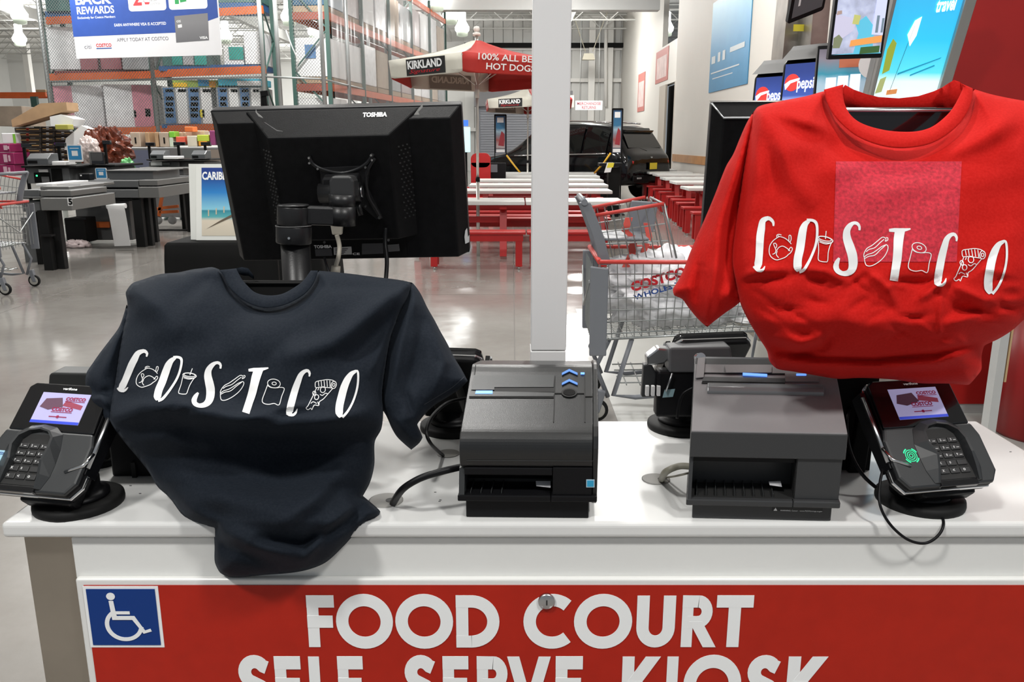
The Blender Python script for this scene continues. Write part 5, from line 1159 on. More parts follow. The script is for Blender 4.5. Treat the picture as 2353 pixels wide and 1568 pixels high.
MB().box((-.006, -.008, .034), (W1 - .075, .10, .045)).build('tray_lip', black_pl, P1, world=False, bevel=.002); MB().box((W1 - .0745, -.008, .034), (W1 + .001, .10, .045)).build('tray_lip', black_pl, P1, world=False, bevel=.002)
prof(MB(), -.004, .005, [(-.006, .045), (.004, .088), (.05, .09), (.05, .045)], (0, 0, 0)).build('tray_side', dark_gray, P1, world=False)
MB().box((W1 - .072, -.004, .045), (W1 - .008, .05, .093)).build('front_block', black_pl, P1, world=False, bevel=.001)
MB().box((.005, .05, .045), (W1 - .072, .11, .093)).build('opening_back', ink_black, P1, world=False)
MB().box((.005, -.002, .078), (W1 - .072, .05, .0915)).build('opening_visor', black_pl, P1, world=False, bevel=.002)
for k in range(4): MB().box((.014 + k * .017, .0, .0452), (.0152 + k * .017, .05, .049)).build('tray_rib', dark_gray, P1, world=False)
m1 = wmat(P1); shear(P1, .06); PT = m1 @ Vector((0, .05, .1695)); PN = (m1.to_3x3() @ Vector((0, -.037, .08))).normalized(); FN = m1.to_3x3() @ Vector((0, -1, 0)); PF = m1 @ Vector((0, -.004, .07))
d1 = lambda nm, m, pts, off=.0016, th=.0014: decal(nm, m, P1, pts, PT, PN, off, th)
groove = mat('groove', (.003, .003, .003), .6)
d1('slot', groove, [(1136, 893), (1272, 893), (1274, 903), (1136, 903)]); d1('flap', dark_gray, [(1088, 864), (1274, 864), (1272, 892), (1136, 892), (1136, 898), (1083, 898)], .0022)
d1('cutter_strip', dark_gray, [(1080, 901), (1274, 905), (1272, 913), (1078, 913)], .0024); d1('groove', groove, [(1078, 913), (1274, 913), (1274, 915.5), (1078, 915.5)])
d1('groove', groove, [(1274, 866), (1276, 866), (1273, 972), (1271, 972)]); d1('groove', groove, [(1342, 866), (1344, 866), (1345, 972), (1343, 972)]); d1('groove', groove, [(1274, 904), (1342, 904), (1342, 906), (1274, 906)]); d1('groove', groove, [(1344, 911), (1361, 911), (1361, 913), (1344, 913)]); d1('groove', groove, [(1092, 840), (1093.5, 840), (1087, 900), (1085, 900)])
d1('button_well', groove, circ(1308, 905, 18, 24, 10), .0026); d1('feed_button', black_gl, circ(1308, 905, 14, 24, 7), .0034)
for cy in (857, 880): d1('arrow_mark', mat('arrow_blue', (.10, .26, .75), .3), [(1291, cy + 3), (1308, cy - 6), (1327, cy + 3), (1327, cy + 8), (1308, cy - .5), (1291, cy + 8)], .003)
d1('led_window', blue_led, [(1094, 901), (1132, 901), (1132, 908), (1092, 908)], .0032); d1('status_led', blue_led, [(1334, 859), (1343, 859), (1343, 863), (1334, 863)], .003)
dF = lambda nm, m, pts, off=.001: decal(nm, m, P1, pts, PF, FN, off)
dF('seam', dark_gray, [(1072, 1057), (1362, 1058), (1362, 1059.5), (1072, 1058.5)], .0022); 
dF('energy_label_border', mat('pale_blue', (.45, .62, .72), .4), [(1347, 1102), (1366, 1102), (1366, 1120), (1347, 1120)], .0012); dF('energy_label', mat('energy_blue', (.03, .35, .60), .4), [(1349, 1104), (1364, 1104), (1364, 1118), (1349, 1118)], .0016)
decal('paper_label', mat('label_white', (.6, .6, .62), .5), P1, [(1231, 1109), (1265, 1109), (1265, 1124), (1232, 1120)], m1 @ Vector((0, .0, .048)), Vector((0, -.3, 1)), .003)
# second printer, grey, angular
P2 = thing('receipt_printer', 'grey angular receipt printer beside the red shirt', 'printer', (.291, 1.263, CT), R(-3))
W2 = .246; gray2 = mat('printer_grey_dark', (.040, .041, .043), .38, bump=.06, bscale=1200); gray3 = mat('printer_grey_top', (.22, .21, .215), .30, bump=.08, bscale=900)
prof(MB(), -.002, W2, [(-.004, .112), (-.004, .1545), (.17, .2200), (.195, .226), (.215, .224), (.29, .20), (.29, .03), (.06, .03), (.06, .112)], (0, 0, 0)).build('housing', gray2, P2, world=False, bevel=.0015)
prof(MB(), -.001, W2 - .001, [(-.0035, .1548), (.17, .2202), (.169, .2222), (-.003, .1572)], (0, 0, 0)).build('top_cover', gray3, P2, world=False, bevel=.0008)
MB().box((.007, .006, 0), (W2 - .012, .28, .032)).build('base', gray2, P2, world=False, bevel=.002)
MB().box((-.004, -.010, .030), (W2 - .078, .10, .041)).build('tray_lip', gray2, P2, world=False, bevel=.002); MB().box((W2 - .0775, -.010, .030), (W2 - .002, .10, .041)).build('tray_lip', gray2, P2, world=False, bevel=.002)
MB().box((W2 - .075, .0, .041), (W2 - .004, .07, .112)).build('front_block', gray2, P2, world=False, bevel=.001)
MB().box((.0, .07, .041), (W2 - .075, .12, .112)).build('opening_back', ink_black, P2, world=False); MB().box((.002, .008, .101), (W2 - .075, .07, .1125)).build('opening_visor', black_pl, P2, world=False)
prof(MB(), -.002, .004, [(-.008, .041), (.004, .112), (.07, .112), (.07, .041)], (0, 0, 0)).build('tray_side', gray2, P2, world=False)
MB().box((.0, .0, .0405), (W2 - .0755, .07, .0415)).box((W2 - .0762, .002, .041), (W2 - .0752, .07, .112)).build('opening_shade', ink_black, P2, world=False)  # black sheets put the shade inside the paper opening into colour
for k in range(9): MB().box((.012 + k * .0155, .004, .0412), (.0132 + k * .0155, .07, .047)).build('tray_rib', dark_gray, P2, world=False)
m2 = wmat(P2); QT = m2 @ Vector((0, 0, .158)); QN = (m2.to_3x3() @ Vector((0, -.0655, .174))).normalized(); QF = m2 @ Vector((0, .006, .02)); FN2 = m2.to_3x3() @ Vector((0, -1, 0))
prof(MB(), .022, W2 - .028, [(.088, .186), (.087, .196), (.092, .203), (.101, .206), (.111, .2045), (.117, .198)], (0, 0, 0)).build('roller_bar', mat('roller_grey', (.20, .205, .21), .3, .3), P2, world=False, bevel=.002)
shear(P2, .17)
d2 = lambda nm, m, pts, off=.002, th=.0018: decal(nm, m, P2, pts, QT, QN, off, th)
d2('cutter_strip', gray2, [(1617, 870), (1803, 874), (1803, 884), (1613, 880)], .004); d2('groove', groove, [(1613, 880), (1803, 884), (1803, 887), (1612, 883)], .003); d2('upper_plate', gray3, [(1665, 843), (1772, 843), (1772, 861), (1667, 861)], .0045); d2('groove', groove, [(1618, 859), (1803, 861), (1803, 862.5), (1618, 860.5)], .003)
d2('led_window', blue_led, [(1706, 862), (1762, 865), (1762, 870), (1706, 867)], .005); d2('led_window', blue_led, [(1829, 863), (1852, 863), (1852, 867), (1829, 867)], .004); d2('side_plate', gray3, [(1804, 862), (1880, 862), (1881, 880), (1804, 880)], .003); d2('hinge_strip', gray3, [(1603, 828), (1620, 826), (1616, 872), (1598, 874)], .005)
decal('key_lock', chrome, P2, circ(1609, 822, 11, 20), m2 @ Vector((0, .20, .22)), Vector((0, -1, .3)), .006, .02)
decal('warning_label', ink_black, P2, [(1775, 1165), (1890, 1166), (1890, 1178), (1775, 1174)], QF, FN2, .001); 
lq = onp(1792, 1175, QF, FN2); text('WARNING: Cancer - www.P65Warnings.ca.gov', white_print, P2, (lq, m2.to_3x3() @ FX, FZ), (.068, .0032), bold=.0, off=.0018)
lq = onp(1777, 1173, QF, FN2); flat('warning_triangle', white_print, P2, (lq, m2.to_3x3() @ FX, FZ), [(0, 0), (.006, 0), (.003, .0052)], .0018)
decal('paper_label', MATS['label_white'], P2, [(1766, 1110), (1793, 1109), (1796, 1122), (1768, 1118)], m2 @ Vector((0, .0, .046)), Vector((0, -.3, 1)), .003)
# ================================================================ CARD TERMINALS
vis = mat('verif_grey', (.026, .028, .030), .38, bump=.05, bscale=1500); key_m = mat('key_black', (.02, .02, .021), .45); keyp = mat('key_print', (.6, .6, .6), .5)
scr = mat('terminal_screen', (.40, .38, .62), .3, emit=.42)
def terminal(lab, disc, rz, tilt, ctr, kx, front, side_sym, W=.181, L=.200):
    t = thing('card_terminal', lab, 'card reader', disc, rz)
    MB().lathe([(.072, 0), (.073, .004), (.072, .012), (.066, .015), (.05, .016)], (0, 0, 0), 36).build('base_disc', rubber, t, world=False)
    MB().lathe([(.05, .015), (.05, .022), (.042, .024), (.036, .03), (.036, .048), (.03, .052)], (0, .0, 0), 28).build('swivel', black_pl, t, world=False)
    if front: ctr = wmat(t).inverted() @ ctr
    M = Matrix.Translation(ctr) @ Matrix.Rotation(tilt, 4, 'X')
    def B(mb, nm, m, par=None, **k):
        mb.xf(M); return mb.build(nm, m, par or t, world=False, **k)
    w2, l2 = W / 2, L / 2
    outl = [(-w2, -l2 + .02), (-w2 + .014, -l2), (w2 - .014, -l2), (w2, -l2 + .02), (w2, -l2 + .085), (w2 - .008, -l2 + .105), (w2 - .010, l2 - .012), (w2 - .022, l2), (-w2 + .022, l2), (-w2 + .010, l2 - .012), (-w2 + .008, -l2 + .105), (-w2, -l2 + .085)]
    body = B(MB().prism(outl, (-.030, -.004)), 'body', black_pl, bevel=.004)
    B(MB().prism([(x * 1.02, y * 1.015) for x, y in outl], (-.020, -.014)), 'chrome_trim', chrome, body, bevel=.002)
    B(MB().prism([(-w2, -l2 + .02), (-w2 + .014, -l2), (w2 - .014, -l2), (w2, -l2 + .02), (w2, -l2 + .085), (w2 - .008, -l2 + .108), (-w2 + .008, -l2 + .108), (-w2, -l2 + .085)], (-.006, .004)), 'face_shell', vis, body, bevel=.004)
    B(MB().prism([(-w2 + .010, -l2 + .108), (w2 - .010, -l2 + .108), (w2 - .012, l2 - .010), (w2 - .022, l2 - .002), (-w2 + .022, l2 - .002), (-w2 + .012, l2 - .010)], (-.006, .0025)), 'screen_glass', black_gl, body, bevel=.002)
    sx0, sy0, sx1, sy1 = -.046, .022, .047, .080
    s_ = B(MB().prism(quadR(sx0, sy0, sx1, sy1), (.002, .0032)), 'screen', scr, body)
    def dk(nm, m, pts, z=.0036, th=.0004): return B(MB().prism(pts, (z - th, z)), nm, m, s_)
    dk('blue_bar', mat('screen_blue', (.03, .06, .55), .4, emit=.4), quadR(sx0, sy0, sx1, sy0 + .005))
    dk('dark_card', mat('screen_card', (.13, .06, .10), .4, emit=.12), [(-.040, .052), (-.022, .047), (.004, .054), (-.004, .071), (-.034, .068)], .0038); dk('red_card', mat('screen_redcard', (.30, .05, .09), .4, emit=.25), [(.002, .056), (.040, .050), (.041, .058), (.006, .066)], .0037)
    tm = mat('screen_logo', (.30, .01, .06), .4, emit=.2)
    R3 = M.to_3x3()
    for (x, y, w_, h_) in ((.004, .066, .038, .0065), (-.014, .045, .040, .0075)):
        text('COSTCO', tm, s_, (M @ Vector((x, y, .004)), R3 @ FX, R3 @ Vector((0, 1, 0))), (w_, h_), bold=.05, off=.0004, world=False); dk('logo_line', tm, quadR(x, y - .002, x + w_, y - .001), .0042)
    dk('small_logo', tm, quadR(-.014, .034, .020, .0355), .0042); dk('small_mark', tm, circ(.003, .0348, .003, 5), .0044)
    text('verifone', white_print, body, (M @ Vector((-.012, .0865, .0026)), R3 @ FX, R3 @ Vector((0, 1, 0))), (.028, .005), bold=.03, off=.0004, world=False)
    # keypad and privacy hood
    B(MB().prism([(kx - .033, -l2 + .010), (kx + .033, -l2 + .010), (kx + .033, -.01), (kx + .02, .0), (kx - .02, .0), (kx - .033, -.01)], (.0035, .0052)), 'keypad_well', groove, body)
    labels = ['1', '2', '3', '4', '5', '6', '7', '8', '9', 'x', '0', '', 'X', '<', 'o']
    for r_ in range(5):
        for c_ in range(3):
            x = kx - .0195 + c_ * .0195; y = -.022 - r_ * .0135
            kk = B(MB().box((x - .0085, y - .005, .005), (x + .0085, y + .005, .0075)), 'key', key_m, body, bevel=.001, seg=1)
            lb = labels[r_ * 3 + c_]
            if lb and front: text(lb, keyp, kk, (M @ Vector((x - .005, y - .0018, .0077)), R3 @ FX, R3 @ Vector((0, 1, 0))), (None, .0042), bold=.03, off=.0003, world=False)
            if lb in '123456789' and lb and front: 
                B(MB().prism(quadR(x + .0005, y - .0012, x + .0055, y - .0002), (.0076, .0079)), 'key_print', keyp, kk)
    # hood: two flanks joined by an arch over the top of the pad
    hood = MB(); ring = []
    path = [(-.036, -l2 + .006, .006), (-.030, -.072, .012), (-.026, -.050, .017), (-.034, -.025, .017), (-.031, -.008, .015), (-.018, .004, .012), (0, .008, .011), (.018, .004, .012), (.031, -.008, .015), (.035, -.025, .018), (.034, -.050, .020), (.036, -.072, .014), (.036, -l2 + .006, .008)]
    fl_ = [.8, 2.2, 2.8, 1.9, 1.3, .7, .5, .7, 1.0, 1.4, 1.8, 1.6, .8]
    for (x, y, z), f_ in zip(path, fl_):
        s = math.copysign(1, x) if abs(x) > .013 else 0
        ox = x * 1.0 + s * .009 * f_; oy = y + (.010 if y > -.01 else .0)
        ring.append([Vector((kx + x * .96, y - .001, .004)), Vector((kx + x, y, z)), Vector((kx + x + s * .003, y + (.002 if s == 0 else 0), z)), Vector((kx + ox, oy, .0035))])
    hood.loft(ring, False, True, False); B(hood, 'privacy_hood', vis, body).modifiers.new('thickness', 'SOLIDIFY').thickness = .0016
    B(MB().box((kx - .035, -l2 - .002, -.004), (kx + .035, -l2 + .009, .007)), 'card_slot', black_gl, body, bevel=.002)
    B(MB().box((-w2 * .35, -l2 - .004, -.062), (w2 * .75, -l2 + .05, -.032)), 'battery_pack', black_pl, body, bevel=.006)
    B(MB().box((-.03, -.05, -.075), (.03, .05, -.03)), 'mount_block', black_mat, body, bevel=.004)
    sg = 1 if kx < 0 else -1
    B(MB().prism([(sg * (w2 + .003), -l2 + .04), (sg * (w2 + .006), -l2 + .12), (sg * (w2 + .005), l2 - .02), (sg * (w2 - .004), l2 - .02), (sg * (w2 - .002), -l2 + .04)][::sg], (-.032, -.004)), 'stylus_rail', black_gl, body)
    B(MB().tube([(sg * (w2 + .004), -l2 + .05, -.003), (sg * (w2 + .004), l2 - .03, -.003)], .0035, 8), 'stylus', silver, body)
    B(MB().tube([(sg * (w2 - .028), -l2 + .038, .005), (sg * (w2 + .0), -l2 + .052, .004), (sg * (w2 + .006), -l2 + .075, .0)], .003, 8), 'stylus_clip', chrome, body)
    if side_sym == 'green':
        gm_ = mat('contactless_glow', (.02, .75, .30), .4, emit=.9)
        for k in range(3):
            q = MB(); strip(q, arc(kx - .066, -.044, .0032 + k * .0034, .0032 + k * .0034, 0, 360, 24), .0012, lambda x, y: Vector((x, y, .0048)), True); B(q, 'contactless_ring', gm_, body)
        q = MB()
        for a_ in (45, 135, 225, 315): strip(q, arc(kx - .066, -.044, .0128, .0128, a_ - 22, a_ + 22, 6), .002, lambda x, y: Vector((x, y, .0048)))
        B(q, 'contactless_mark', gm_, body)
    elif side_sym == 'sticker':
        B(MB().prism(quadR(-w2 + .006, -.058, -w2 + .028, -.033), (.0042, .0048)), 'store_sticker', mat('sticker_blue', (.35, .58, .70), .4), body)
        text('COSTCO', logo_blue, body, (M @ Vector((-w2 + .0075, -.041, .0048)), R3 @ FX, R3 @ Vector((0, 1, 0))), (.019, .005), bold=.04, off=.0004, world=False)
        B(MB().prism(circ(-w2 + .0165, -.050, .005, 16), (.0048, .0052)), 'sticker_ring', mat('sticker_pale', (.6, .7, .75), .4), body)
    return t
dL = onz(183, 1158, CT); dR_ = onz(2112, 1152, CT)
TL = terminal('card terminal at the left end of the counter with a pale blue sticker', dL, R(-11), R(45), at(112, 1003, 1.315), -.012, True, 'sticker')
TR = terminal('card terminal below the red shirt with a glowing green mark', dR_, R(11), R(45), at(2133, 990, 1.325), .012, True, 'green')
dB1 = onz(1040, 995, CT); dB2 = onz(1570, 992, CT)
TB1 = terminal('rear card terminal half hidden between the dark shirt sleeve and middle printer', dB1 + Vector((0, .03, 0)), R(172), R(44), Vector((0, .02, .135)), .012, False, '')
TB2 = terminal('rear card terminal seen from behind, left of the grey printer', dB2 + Vector((0, .03, 0)), R(188), R(50), Vector((-.035, .0, .150)), -.012, False, '')
t = thing('card_stand_hood', 'grey shield plate behind the rear card terminal left of the grey printer', 'shield', at(1612, 860, 1.60))
MB().prism([(xat(1538, 830, 1.6), zat(857, 1.6)), (xat(1690, 830, 1.6), zat(857, 1.6)), (xat(1677, 830, 1.6), zat(797, 1.6)), (xat(1537, 830, 1.6), zat(800, 1.6))], (0, -.05), (Vector((0, 1.6, 0)), FX, FZ)).build('plate', mat('shield_grey', (.10, .10, .105), .4), t, bevel=.004)
MB().box((xat(1510, 900, 1.60), 1.605, zat(962, 1.60)), (xat(1600, 900, 1.6), 1.64, zat(855, 1.6))).build('body', black_pl, t, bevel=.006)
MB().tube([at(1545, 858, 1.597), at(1530, 900, 1.597)], .002, 6).build('edge_wire', silver, t)
decal('service_label', mat('service_label', (.25, .38, .42), .5), t, [(1527, 896), (1551, 894), (1546, 912), (1522, 914)], Vector((0, 1.603, 0)), Vector((0, -1, 0)), .001)
kc = thing('silver_stylus_holder', 'silver and black holder at the side of the rear card terminal', 'holder', at(1500, 860, 1.62))
MB().prism([(0, 0), (.035, .004), (.048, .02), (.046, .036), (.02, .038), (-.002, .02)], (0, -.03), (at(1487, 842, 1.62), FX, FZ)).build('holder_cap', silver, kc, bevel=.004)
MB().prism([(0, 0), (.028, .002), (.03, .05), (.016, .075), (.002, .07)], (0, -.02), (at(1474, 915, 1.62), FX, FZ)).build('holder_arm', vis, kc, bevel=.004)
for k in range(3): MB().box((xat(1484 + k * 13, 900, 1.60), 1.60, zat(911, 1.6)), (xat(1492 + k * 13, 900, 1.6), 1.61, zat(888, 1.6))).build('white_key', wh, kc, bevel=.001)
gx = thing('terminal_shield', 'grey plate standing behind the left card terminal', 'shield', at(160, 885, 1.50))
MB().prism([(xat(105, 870, 1.5), zat(900, 1.5)), (xat(240, 870, 1.5), zat(900, 1.5)), (xat(240, 870, 1.5), zat(859, 1.5)), (xat(120, 870, 1.5), zat(857, 1.5)), (xat(113, 870, 1.5), zat(862, 1.5))], (0, -.05), (Vector((0, 1.5, 0)), FX, FZ)).build('plate', mat('shield_dark', (.024, .025, .025), .5, spec=.25), gx, bevel=.004)
MB().box((xat(130, 900, 1.5), 1.5, CT + .01), (xat(230, 900, 1.5), 1.55, zat(890, 1.5))).build('bracket', black_mat, gx); MB().lathe([(.06, 0), (.06, .012), (.02, .014)], (xat(180, 900, 1.5), 1.53, CT), 24).build('base_disc', rubber, gx)
bxb = thing('device_box', 'black box under the dark shirt behind the left card terminal', 'box', (-.58, 1.55, CT)); MB().box((-.748, 1.444, CT), (-.42, 1.66, 1.0)).build('housing', black_pl, bxb, bevel=.004)
MB().box((-.748 + .04, 1.438, CT), (-.748 + .048, 1.446, CT + .03)).build('notch', groove, bxb)
# ================================================================ MONITORS
Mn = thing('touch_monitor', 'black monitor seen from behind on its arm above the dark shirt', 'monitor', at(795, 420, 1.83)); Mn.rotation_euler = (R(15), R(-1.3), R(-1.5))
w_, h_ = .262, .165; dus = mat('monitor_black', (.004, .004, .0045), .45, spec=.16, noise=.3, nscale=60, bump=.1, bscale=700)
def frus(a, ya, b, yb, cz=0):
    return [[Vector((sx * a[0], ya, sz * a[1])) for sx, sz in ((-1, -1), (1, -1), (1, 1), (-1, 1))], [Vector((b[2] + sx * b[0], yb, b[3] + sz * b[1])) for sx, sz in ((-1, -1), (1, -1), (1, 1), (-1, 1))]]
MB().loft(frus((w_, h_), .02, (w_, h_, 0, 0), -.012), False).build('front_bezel', black_pl, Mn, world=False, bevel=.004)
MB().loft(frus((w_ - .002, h_ - .002), -.012, (w_ - .022, h_ - .012, 0, -.008), -.045), False).build('rear_casing', dus, Mn, world=False, bevel=.003)
MB().loft([[Vector((x, -.02, z)) for x, z in ((-.185, -.11), (.175, -.11), (.178, h_ - .001), (-.185, h_ - .001))], [Vector((x, -.085, z)) for x, z in ((-.128, -.10), (.118, -.10), (.118, h_ - .042), (-.128, h_ - .042))]], False).build('rear_hump', dus, Mn, world=False, bevel=.003)
flat('screen', mat('monitor_screen', (.1, .12, .16), .1, emit=.3), Mn, (Vector((w_ - .02, .021, -h_ + .02)), Vector((-1, 0, 0)), FZ), quadR(0, 0, 2 * w_ - .04, 2 * h_ - .04), .001, world=False)
mm_ = wmat(Mn); R3 = mm_.to_3x3(); NB = R3 @ Vector((0, -1, 0)); PB = mm_ @ Vector((0, -.085, 0)); 
slope_n = (R3 @ Vector((0, -.042, .065)).normalized()); SP = mm_ @ Vector((0, -.02, h_ - .001))
txf = lambda s, x, y, w__, h__, P, N, bold=.03, m=white_print: text(s, m, Mn, (onp(x, y, P, N), R3 @ FX, N.cross(R3 @ FX).normalized()), (w__, h__), bold=bold, off=.0012)
tx = (onp(889, 270, SP, slope_n) - onp(833, 270, SP, slope_n)).length
txf('TOSHIBA', 833, 270.5, tx, tx * .26, SP, slope_n, .05)
decal('edge_wear', mat('wear_grey', (.25, .25, .25), .6), Mn, [(608, 281), (636, 299), (650, 302), (636, 301)], PB, NB, .0006); 
for pts in ([(590, 250), (593, 258), (604, 267), (606, 270), (596, 266), (589, 256)], [(952, 262), (962, 248), (972, 238), (972, 245), (962, 256), (964, 262)]): decal('scratched_sticker', mat('sticker_scrap', (.45, .45, .43), .7), Mn, pts, mm_ @ Vector((0, -.045, 0)), NB, .006)
vents = MB()
for cx, sgn in ((.138, 1), (-.140, -1)):
    for r_ in range(19):
        for c_ in range(3):
            x = cx + (c_ + (.5 if r_ % 2 else 0)) * .0075 * 1.0 - .004 + sgn * (-.0000) ; z = .095 - r_ * .0085
            yy = -.087 + (abs(x) - (.118 if sgn > 0 else .128)) * 1.09 + .001
            vents.box((x - .0017, yy - .0014, z - .0014), (x + .0017, yy, z + .0014))
stuff(vents.build('vent_grid', mat('vent_dot', (.035, .035, .035), .4), Mn, world=False))
arm_m = mat('arm_black', (.012, .012, .013), .36, spec=.4, bump=.05, bscale=600)
brk = thing('monitor_arm', 'black articulated arm and post carrying the rear monitor', 'monitor arm', onz(682, 900, CT))
# curved vesa plate (two arcs) on the hump
for pts in ([(711, 358), (722, 376), (745, 388), (785, 396), (820, 388), (845, 372), (858, 352)],):
    MB().tube([onp(x, y, PB, NB) + NB * .006 for x, y in catmull([(x, y, 0) for x, y in pts], 5) for _ in [0]] if False else [onp(p[0], p[1], PB, NB) + NB * .006 for p in catmull([Vector((x, y, 0)) for x, y in pts], 5)], .0038, 8).build('vesa_plate', arm_m, Mn)
MB().tube([onp(p[0], p[1], PB, NB) + NB * .006 for p in catmull([Vector((x, y, 0)) for x, y in [(862, 362), (848, 385), (842, 410), (848, 450), (865, 480), (876, 500)]], 5)], .0038, 8).build('vesa_plate', arm_m, Mn)
decal('vesa_centre', arm_m, Mn, [(735, 385), (852, 380), (845, 430), (880, 500), (866, 502), (830, 470), (742, 470), (738, 400)], PB, NB, .006, .006)
for x, y in ((713, 359), (714, 371), (855, 353), (857, 364), (733, 384), (842, 381), (873, 496), (842, 470)): decal('screw', silver, Mn, circ(x, y, 2.6, 10), PB, NB, .0135, .004)
MB().add(*(lambda q: (q, [(0, 1, 2, 3)[::-1], (4, 5, 6, 7), (0, 1, 5, 4), (1, 2, 6, 5), (2, 3, 7, 6), (3, 0, 4, 7)]))([onp(x, y, PB, NB) + NB * d for d in (.004, .035) for x, y in ((746, 452), (832, 450), (828, 394), (748, 398))])).build('tilt_bracket', arm_m, Mn, bevel=.004)
k0 = onp(835, 430, PB, NB) + NB * .03; k1_ = onp(742, 434, PB, NB) + NB * .03
MB().tube([k1_, k0], .020, 16).build('tilt_barrel', arm_m, Mn); MB().tube([k0, k0 + (k0 - k1_).normalized() * .004], .012, 16).build('barrel_cap', silver, Mn)
MB().tube([onp(828, 455, PB, NB) + NB * .03, onp(836, 482, PB, NB) + NB * .034], .006, 8).build('tilt_lever', arm_m, Mn)
yA = 1.635
jx = at(786, 470, yA); MB().prism([(-.024, 0), (.024, 0), (.024, .032), (.018, .042), (-.018, .042), (-.024, .032)], (0, -.05), (at(786, 455, yA), FX, FZ)).build('joint_head', mat('joint_grey', (.03, .03, .031), .35), brk, bevel=.004)
MB().tube([at(786, 478, yA + .01), at(786, 447, yA + .01)], .026, 22).build('joint_cylinder', arm_m, brk)
MB().tube([at(786, 518, yA + .01), at(786, 474, yA + .01)], .0265, 24).build('elbow', arm_m, brk)
MB().tube([at(674, 518, yA - .02), at(674, 474, yA - .02)], .031, 28).build('post_cap', arm_m, brk, bevel=.003); MB().lathe([(.031, 0), (.029, .003), (.02, .004)], at(674, 474, yA - .02), 28).build('cap_top', arm_m, brk)
MB().bar(at(686, 494, yA - .015), at(786, 497, yA + .01), .036, .036).build('arm_link', arm_m, brk, bevel=.004)
MB().tube([at(675, 559, yA - .02), at(675, 519, yA - .02)], .034, 28).build('collar', arm_m, brk, bevel=.002); MB().lathe([(.034, 0), (.035, .001), (.035, .002)], at(675, 520, yA - .02), 28).build('collar_rim', mid_gray, brk)
pc = at(681, 600, yA - .015); MB().tube([(pc.x, pc.y, CT), (pc.x, pc.y, at(675, 558, yA - .02).z)], .0285, 28).build('post', arm_m, brk); MB().lathe([(.07, 0), (.07, .012), (.04, .016)], (pc.x, pc.y, CT), 28).build('foot', arm_m, brk)
decal('set_screw', silver, brk, circ(664, 548, 3, 12), at(675, 545, yA - .055), Vector((0, -1, .2)), .001)
# labels and cables on the lower back of the monitor
PL = mm_ @ Vector((0, -.045, 0))
decal('lower_recess', black_mat, Mn, [(712, 520), (932, 512), (935, 592), (716, 594)], PL, NB, .001)
for nm, m, pts in [('data_label', mat('label_dim', (.06, .06, .065), .5), [(724, 572), (762, 571), (764, 587), (726, 588)]), ('serial_label', mat('serial_white', (.5, .5, .49), .5), [(767, 568), (808, 566), (809, 584), (768, 585)]), ('data_label', MATS['label_dim'], [(832, 559), (880, 558), (881, 582), (832, 584)]), ('mark_label', mid_gray, [(891, 562), (917, 560), (919, 576), (893, 578)])]: decal(nm, m, Mn, pts, PL, NB, .0025)
a_ = onp(723, 570, PL, NB); text('TOSHIBA', white_print, Mn, (a_, R3 @ FX, R3 @ FZ), (.039, .0075), bold=.03, off=.003); a_ = onp(811, 585, PL, NB); text('CE', white_print, Mn, (a_, R3 @ FX, R3 @ FZ), (.016, .005), bold=.02, off=.003)
for k in range(4): decal('label_line', ink_black, Mn, [(771, 571 + k * 3.6), (800 - k * 3, 570.5 + k * 3.6), (800 - k * 3, 571.6 + k * 3.6), (771, 572.2 + k * 3.6)], PL, NB, .0032)
decal('connector_bay', dark_gray, Mn, [(868, 517), (886, 516), (884, 524), (871, 525)], PL, NB, .003); 
for x, y in ((746, 556), (893, 551)): decal('screw', silver, Mn, circ(x, y, 3, 12), PL, NB, .003)
decal('hand_print', wh, Mn, [(1068, 530), (1072, 524), (1074, 545), (1077, 540), (1077, 556), (1068, 560), (1066, 545)], mm_ @ Vector((w_ - .012, -.028, 0)), R3 @ Vector((.8, -.6, 0)).normalized(), .002)
cb = mat('cable_beige', (.42, .39, .33), .5); ca = thing('video_cable', 'beige video cable hanging from the rear monitor', 'cable', at(775, 560, 1.74))
MB().prism([(-.010, 0), (.010, 0), (.013, .022), (-.013, .022)], (0, -.012), (at(774, 540, 1.735), FX, FZ)).build('connector', cb, ca, bevel=.002)
MB().tube(catmull([at(774, 540, 1.73), at(780, 565, 1.73), at(778, 590, 1.72), at(772, 612, 1.71), at(771, 640, 1.71)], 6), .0048, 8).build('cable', cb, ca); MB().tube([at(772, 612, 1.708), at(771, 632, 1.708)], .0095, 12).build('ferrite', cb, ca)
tag(MB().tube(catmull([at(886, 524, 1.76), at(885, 560, 1.75), at(889, 600, 1.73), at(886, 650, 1.7), at(880, 700, 1.68)], 6), .0045, 8).build('power_cable', black_pl), 'black cable hanging right under the rear monitor', 'cable')
tag(MB().tube([at(745, 592, 1.8), at(757, 628, 1.78), at(765, 660, 1.76)], .003, 6).build('thin_cable', black_pl), 'thin dark cable left of the beige video cable', 'cable')
